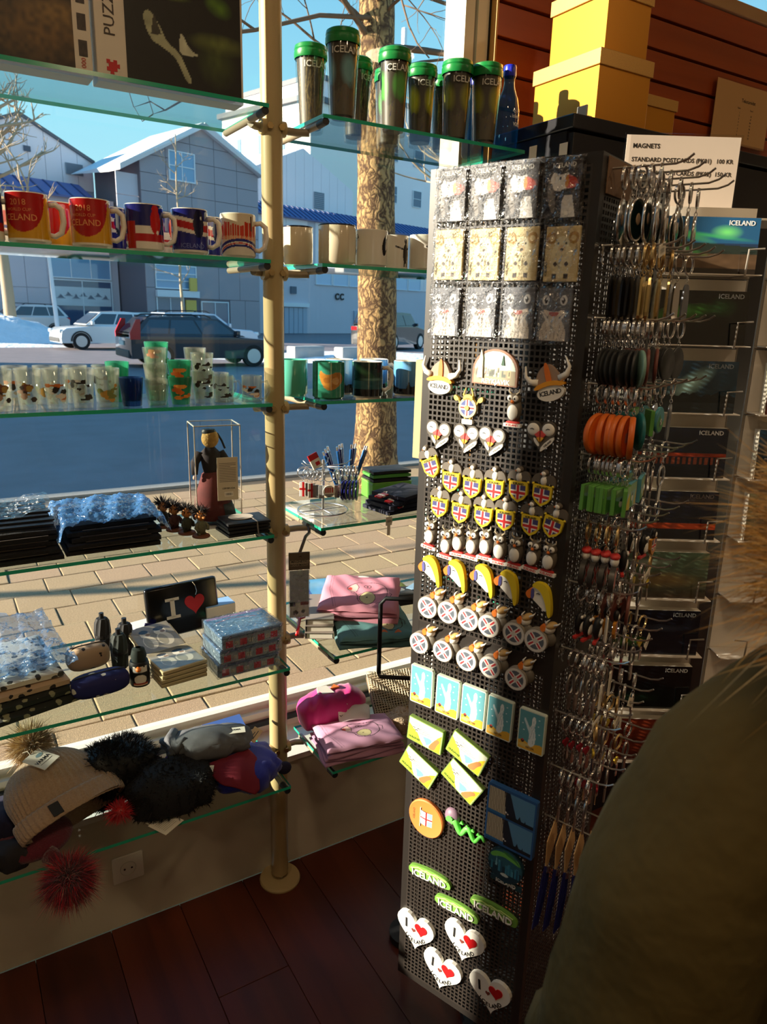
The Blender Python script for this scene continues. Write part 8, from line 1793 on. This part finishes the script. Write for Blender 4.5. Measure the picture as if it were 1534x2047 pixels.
# ------------------------------------------------------------------ lowest shelf, right bay
t = thing('fleece_packet', 'bright magenta rolled garment with a white label', 'garment', M=T(.885, 1.700, z6 + .062) @ Rz(-.05)); mb = MB().ball(1, 1, 1, (0, 0, 0), 60, 34); out = []
for vx, vy, vz in mb.v:
    f = lambda q, e=.72: math.copysign(abs(q) ** e, q); wr = 1 + .05 * math.sin(vx * 9 + vz * 4) + .035 * math.sin(vx * 17 - vy * 6)
    out.append((f(vx) * .104 * (1 + .03 * math.sin(vz * 7)), f(vy) * .052 * wr, f(vz) * .060 * wr))
mb.v = out; mb.build('roll', mat('magenta_cloth', C(206, 22, 124), .55, sheen=.4, noise=(14, .2)), t, smooth=180)
lb_ = MB().rbox((-.015, -.022, -.0006), (.015, .022, .0006), .0005).build('label', PAPER, t, (.012, -.0535, .012), (PI / 2 - .25, 0, -.1)); text('JHK', .014, INK, lb_, (0, -.013, .0008), (0, 0, PI), bold=.03); MB().box((-.010, .004, .0007), (.010, .012, .0009)).build('label_print', mat('label_grey', C(196, 186, 172), .7), lb_)
MB().prism([(-.02, 0), (.03, -.006), (.02, .03), (-.01, .032)], 0, .003, M=T(-.03, -.012, .058) @ Rx(.2)).build('folded_insert', WHITE, t); MB().prism([(0, 0), (.03, .0), (.02, .02)], 0, .004, M=T(-.005, 0, .060)).build('orange_insert', ORANGE_R, t)
shirt(T(.905, 1.578, z6 + .0008) @ Rz(-.16), 'lilac pink folded shirts with a bird drawing at the front of the lowest shelf', (206, 152, 184), .235, .150, .052, 9, art_bird(.50, .42, .75), 4)
t = drape('white_scarf', 'thin white patterned scarf between the magenta roll and the lilac shirts', 'scarf', T(.930, 1.648, z6 + .060) @ Rz(-.2) @ Rx(.3), [(-.05, -.03), (.04, -.035), (.055, .02), (.0, .04), (-.045, .02)], .003, mat('white_scarf', C(232, 226, 228), .85), amp=.008, bulge=.012)
LACE = mat('wool_lace', C(206, 190, 160), .95)
def lace():
    mb = MB(); n = 26
    for i in range(n): mb.tube([(-.10 + .2 * i / (n - 1), -.075 + .15 * j / 10, .003 * math.sin(j * 1.7 + i)) for j in range(11)], .0016, 4)
    for i in range(20): mb.tube([(-.10 + .2 * j / 14, -.075 + .15 * i / 19, .003 * math.cos(j * 1.3 + i)) for j in range(15)], .0016, 4)
    return mb
t = thing('lace_shawl', 'beige open-knit wool shawl draped at the back of the lowest shelf', 'shawl', M=T(1.115, 1.672, z6 + .075) @ Rz(-.3) @ Rx(.45)); lace().build('net', LACE, t, smooth=180); MB().rbox((-.10, -.08, -.030), (.10, .075, -.010), .008).build('folded_layers', mat('wool_dark', C(120, 104, 82), .95, noise=(200, .5)), t)
lump('fleece_hat', 'cream fleece hat between the lilac shirts and the shawl', 'hat', 1.075, 1.600, z6, .12, .10, .055, mat('cream_fleece', C(206, 176, 150), .95, bump=(180, .8, .006)), .2, 21, ((214, 186, 160), 900, .008))
# black wire frame leaning out from the stand
t = thing('tubular_bracket', 'black tubular floor bracket standing behind the magnet stand beside the shirts', 'bracket', M=T(.86, 1.40, 0) @ Rz(-.6)); MB().tube([(0, 0, .80), (0, 0, .985), (.012, 0, 1.0), (.10, 0, 1.0)], .0055, 8).tube([(0, 0, .80), (.004, 0, .79), (.10, 0, .79)], .0055, 8).build('bent_tube', BLACK, t, smooth=180); MB().tube([(.10, 0, 1.0), (.10, 0, .02)], .0055, 8).cyl(.05, 0, .02, 20, c=(.10, 0, 0)).build('leg', BLACK, t, smooth=50)
# tan board pack hanging at the far side of the stand
t = thing('hanging_board', 'tan cardboard pack hanging on the far side of the magnet stand', 'pack', M=FRONT @ T(-.012, 1.42, -.05) @ Ry(PI / 2)); MB().rbox((-.045, 0, -.008), (.045, .17, .008), .001).build('board', mat('tan_board', C(190, 166, 116), .7), t); MB().rbox((-.02, .17, -.002), (.02, .20, .002), .0005).build('hang_tab', ACRYL, t)

# ================================================================== THE CUSTOMER IN THE PARKA
PC = Vector((.650, .178, 0)); PF = Vector((.50, .866, 0)).normalized(); PA = math.atan2(PF.y, PF.x) - PI / 2     # stands facing the keyrings
SKIN = mat('skin', C(204, 156, 128), .55); OLIVE = mat('parka_olive', C(88, 76, 42), .8, spec=.2, noise=(5, .3), bump=(9, .35, .05)); OLIVE2 = mat('parka_dark_trim', C(46, 42, 30), .6)  # second olive is the darker one for the zip placket
JEAN = mat('jeans', C(38, 44, 62), .9); BOOT = mat('boots', C(44, 32, 24), .6); HAIRM = mat('brown_hair', C(78, 52, 32), .6)
per = thing('person', 'person in an olive parka with a fur-trimmed hood, facing the keyrings', 'person', PC, PA); per.scale = (1.03, 1.03, 1.035)
def skin_mesh(name, pts, edges, rad, m, parent, sub=2, root=0):
    me = bpy.data.meshes.new(name); me.from_pydata(pts, edges, []); o = link(name, me, parent); sk = o.modifiers.new('skin', 'SKIN'); sk.use_smooth_shade = True; sk.branch_smoothing = .6
    for i, v in enumerate(me.skin_vertices[0].data): r = rad[i]; v.radius = (r, r) if not isinstance(r, tuple) else r; v.use_root = (i == root)
    s = o.modifiers.new('sub', 'SUBSURF'); s.levels = sub; s.render_levels = sub; me.materials.append(m); return o
# local frame: x to the person's right, y forward, z up; body 1.66 m tall
HP = [(0, 0, .88), (0, -.01, 1.02), (0, -.01, 1.18), (0, -.005, 1.30), (0, 0, 1.385), (0, .01, 1.43), (0, .025, 1.50), (0, .03, 1.60)]
HR = [(.135, .10), (.125, .095), (.14, .10), (.145, .10), (.075, .07), (.050, .052), (.072, .088), (.060, .075)]
E_ = [(i, i + 1) for i in range(7)]; P_ = list(HP); R_ = list(HR)
def add(p, r, par): P_.append(p); R_.append(r); E_.append((par, len(P_) - 1)); return len(P_) - 1
for s in (-1, 1):
    a = add((s * .085, 0, .80), (.085, .09), 0); a = add((s * .090, .01, .50), (.060, .062), a); a = add((s * .095, -.02, .28), (.052, .055), a); a = add((s * .095, -.02, .09), (.036, .038), a); a = add((s * .10, .05, .045), (.034, .030), a); a = add((s * .105, .13, .035), (.030, .024), a)
    b = add((s * .150, -.005, 1.345), (.062, .062), 3); b = add((s * .190, -.015, 1.26), (.052, .052), b); b = add((s * .215, -.02, 1.08), (.042, .042), b); b = add((s * .212, .05, .95), (.036, .036), b); b = add((s * .200, .12, .83), (.027, .024), b)
    w_ = b; pc = add((s * .195, .145, .785), (.034, .016), w_)
skin_mesh('body', P_, E_, R_, SKIN, per, 2, 0)
# hands: five unequal fingers each, slightly curled
for s in (-1, 1):
    HQ = T(s * .195, .145, .785) @ Rx(-1.05); base = Vector((0, 0, 0)); fp = [tuple(base)]; fe = []; fr = [(.030, .014)]
    def fa(p, r, par): fp.append(tuple(p)); fr.append(r); fe.append((par, len(fp) - 1)); return len(fp) - 1
    k0 = fa(base + Vector((0, .045, .002)), (.034, .013), 0)
    for i, (dx, L) in enumerate(((-.027, .062), (-.009, .072), (.009, .068), (.026, .054))):
        a = fa(base + Vector((dx, .055, .002)), .0092, k0); a = fa(base + Vector((dx * 1.1, .055 + L * .45, .0)), .0085, a); a = fa(base + Vector((dx * 1.12, .055 + L * .80, -.012)), .0078, a); a = fa(base + Vector((dx * 1.1, .055 + L * .98, -.026)), .0065, a)
    a = fa(base + Vector((-s * .030, .008, -.004)), .0110, 0); a = fa(base + Vector((-s * .052, .034, -.010)), .0098, a); fa(base + Vector((-s * .054, .062, -.016)), .0080, a)
    skin_mesh('hand', [tuple(HQ @ Vector(q)) for q in fp], fe, fr, SKIN, per, 2, 0)
# face
MB().ball(.078, .095, .118, (0, .035, 1.565), 28, 18).build('head_shape', SKIN, per, smooth=180)
MB().ball(.012, .020, .016, (0, .132, 1.555), 12, 8).tube([(0, .124, 1.585), (0, .134, 1.565), (0, .138, 1.553)], [.007, .010, .012], 10).build('nose', SKIN, per, smooth=180)
for s in (-1, 1):
    MB().ball(.013, .010, .009, (s * .032, .117, 1.578), 14, 10).build('eye', WHITE, per, smooth=180); MB().ball(.006, .004, .006, (s * .032, .1255, 1.577), 10, 8).build('iris', mat('iris', C(60, 70, 60), .2), per, smooth=180)
    MB().tube([(s * .018, .124, 1.598), (s * .034, .124, 1.602), (s * .050, .112, 1.596)], .0035, 6).build('eyebrow', HAIRM, per, smooth=180); MB().ball(.010, .018, .028, (s * .078, .03, 1.565), 12, 8).build('ear', SKIN, per, smooth=180)
MB().ball(.024, .010, .006, (0, .122, 1.515), 14, 8).ball(.020, .010, .005, (0, .121, 1.507), 14, 8).build('lips', mat('lips', C(176, 96, 90), .5), per, smooth=180)
MB().ball(.086, .100, .110, (0, .015, 1.590), 28, 16, zmin=-.25).ball(.075, .055, .12, (0, -.055, 1.52), 20, 12).build('hair', HAIRM, per, smooth=180)
# trousers and boots
for s in (-1, 1):
    MB().tube([(s * .085, 0, .90), (s * .088, 0, .70), (s * .092, .01, .48), (s * .096, -.015, .25), (s * .097, -.015, .12)], [.105, .098, .078, .068, .064], 18).build('trouser_leg', JEAN, per, smooth=180)
    MB().tube([(s * .097, -.015, .20), (s * .097, -.015, .07)], [.060, .058], 16).ball(.050, .125, .055, (s * .103, .045, .048), 20, 12).box((s * .103 - .046, -.07, .0), (s * .103 + .046, .165, .022)).build('boot', BOOT, per, smooth=50)
# parka: thick torso and sleeves
JP = [(0, 0, .72), (0, -.005, .90), (0, -.01, 1.05), (0, -.012, 1.20), (0, -.01, 1.315), (0, -.005, 1.40)]; JR = [(.235, .175), (.225, .165), (.21, .155), (.205, .15), (.165, .125), (.085, .085)]; JE = [(i, i + 1) for i in range(5)]
def ja(p, r, par): JP.append(p); JR.append(r); JE.append((par, len(JP) - 1)); return len(JP) - 1
for s in (-1, 1):
    b = ja((s * .155, -.012, 1.325), (.088, .088), 4); b = ja((s * .212, -.02, 1.23), (.082, .084), b); b = ja((s * .242, -.028, 1.07), (.076, .078), b); b = ja((s * .235, .045, .96), (.068, .068), b); ja((s * .208, .115, .85), (.052, .050), b)
jk = skin_mesh('parka', JP, JE, JR, OLIVE, per, 2, 0)
tx = bpy.data.textures.new('cloth_folds', 'CLOUDS'); tx.noise_scale = .10; tx.noise_depth = 2; dm = jk.modifiers.new('folds', 'DISPLACE'); dm.texture = tx; dm.strength = .030; dm.mid_level = .5; dm.texture_coords = 'LOCAL'
MB().tube([(0, .150, .74), (.004, .152, .95), (0, .148, 1.15), (0, .125, 1.32)], .006, 6).build('zip_placket', OLIVE2, per)
for s in (-1, 1): MB().rbox((s * .12 - .05, .135, .84), (s * .12 + .05, .165, .95), .01).build('pocket_flap', OLIVE, per)
# hood lying on the back with a fur rim round the neck
HC = Vector((.005, -.045, 1.455)); ring = []
for i in range(30):
    a = 2 * PI * i / 30; ring.append(HC + Vector((.132 * math.cos(a), .118 * math.sin(a) + .01, -.035 * math.sin(a) * -1 - .02 * math.cos(2 * a))))
MB().tube(ring, .040, 12, closed=True).ball(.13, .10, .075, (0, -.115, 1.385), 24, 14).build('hood', OLIVE, per, smooth=180)
r = np.random.default_rng(77)
for q, (c, n, L, wd) in enumerate((((196, 140, 60), 9000, .050, .0011), ((226, 178, 96), 7000, .060, .0010), ((104, 72, 36), 4000, .046, .0011), ((226, 196, 140), 2500, .068, .0009))):
    fb = MB()
    for k in range(n):
        i = r.integers(0, 30); f = r.random(); p0 = ring[i].lerp(ring[(i + 1) % 30], f); out_ = (p0 - HC); out_.z = 0; out_.normalize(); tn = Vector((-out_.y, out_.x, 0)); ph = r.uniform(-.5, 2.4)
        d = (out_ * math.cos(ph) + Vector((0, 0, 1)) * math.sin(ph) + tn * r.normal(0, .5) + Vector(r.normal(0, .25, 3).tolist())).normalized(); p0 = p0 + d * .034; l_ = L * r.uniform(.55, 1.2); sd = d.cross(Vector(r.normal(0, 1, 3).tolist())).normalized() * wd / 2; sag = Vector((0, 0, -.12 * l_)) + Vector(r.normal(0, .18, 3).tolist()) * l_
        p1 = p0 + d * l_ * .55 + sag * .25; p2 = p0 + d * l_ + sag; fb.add([p0 - sd, p0 + sd, p1 + sd * .75, p1 - sd * .75, p2], [(0, 1, 2, 3), (3, 2, 4)])
    o = fb.build('hood_fur', mat('hood_fur_%d' % q, C(*c), .6, sheen=.4), per); o['kind'] = 'stuff'
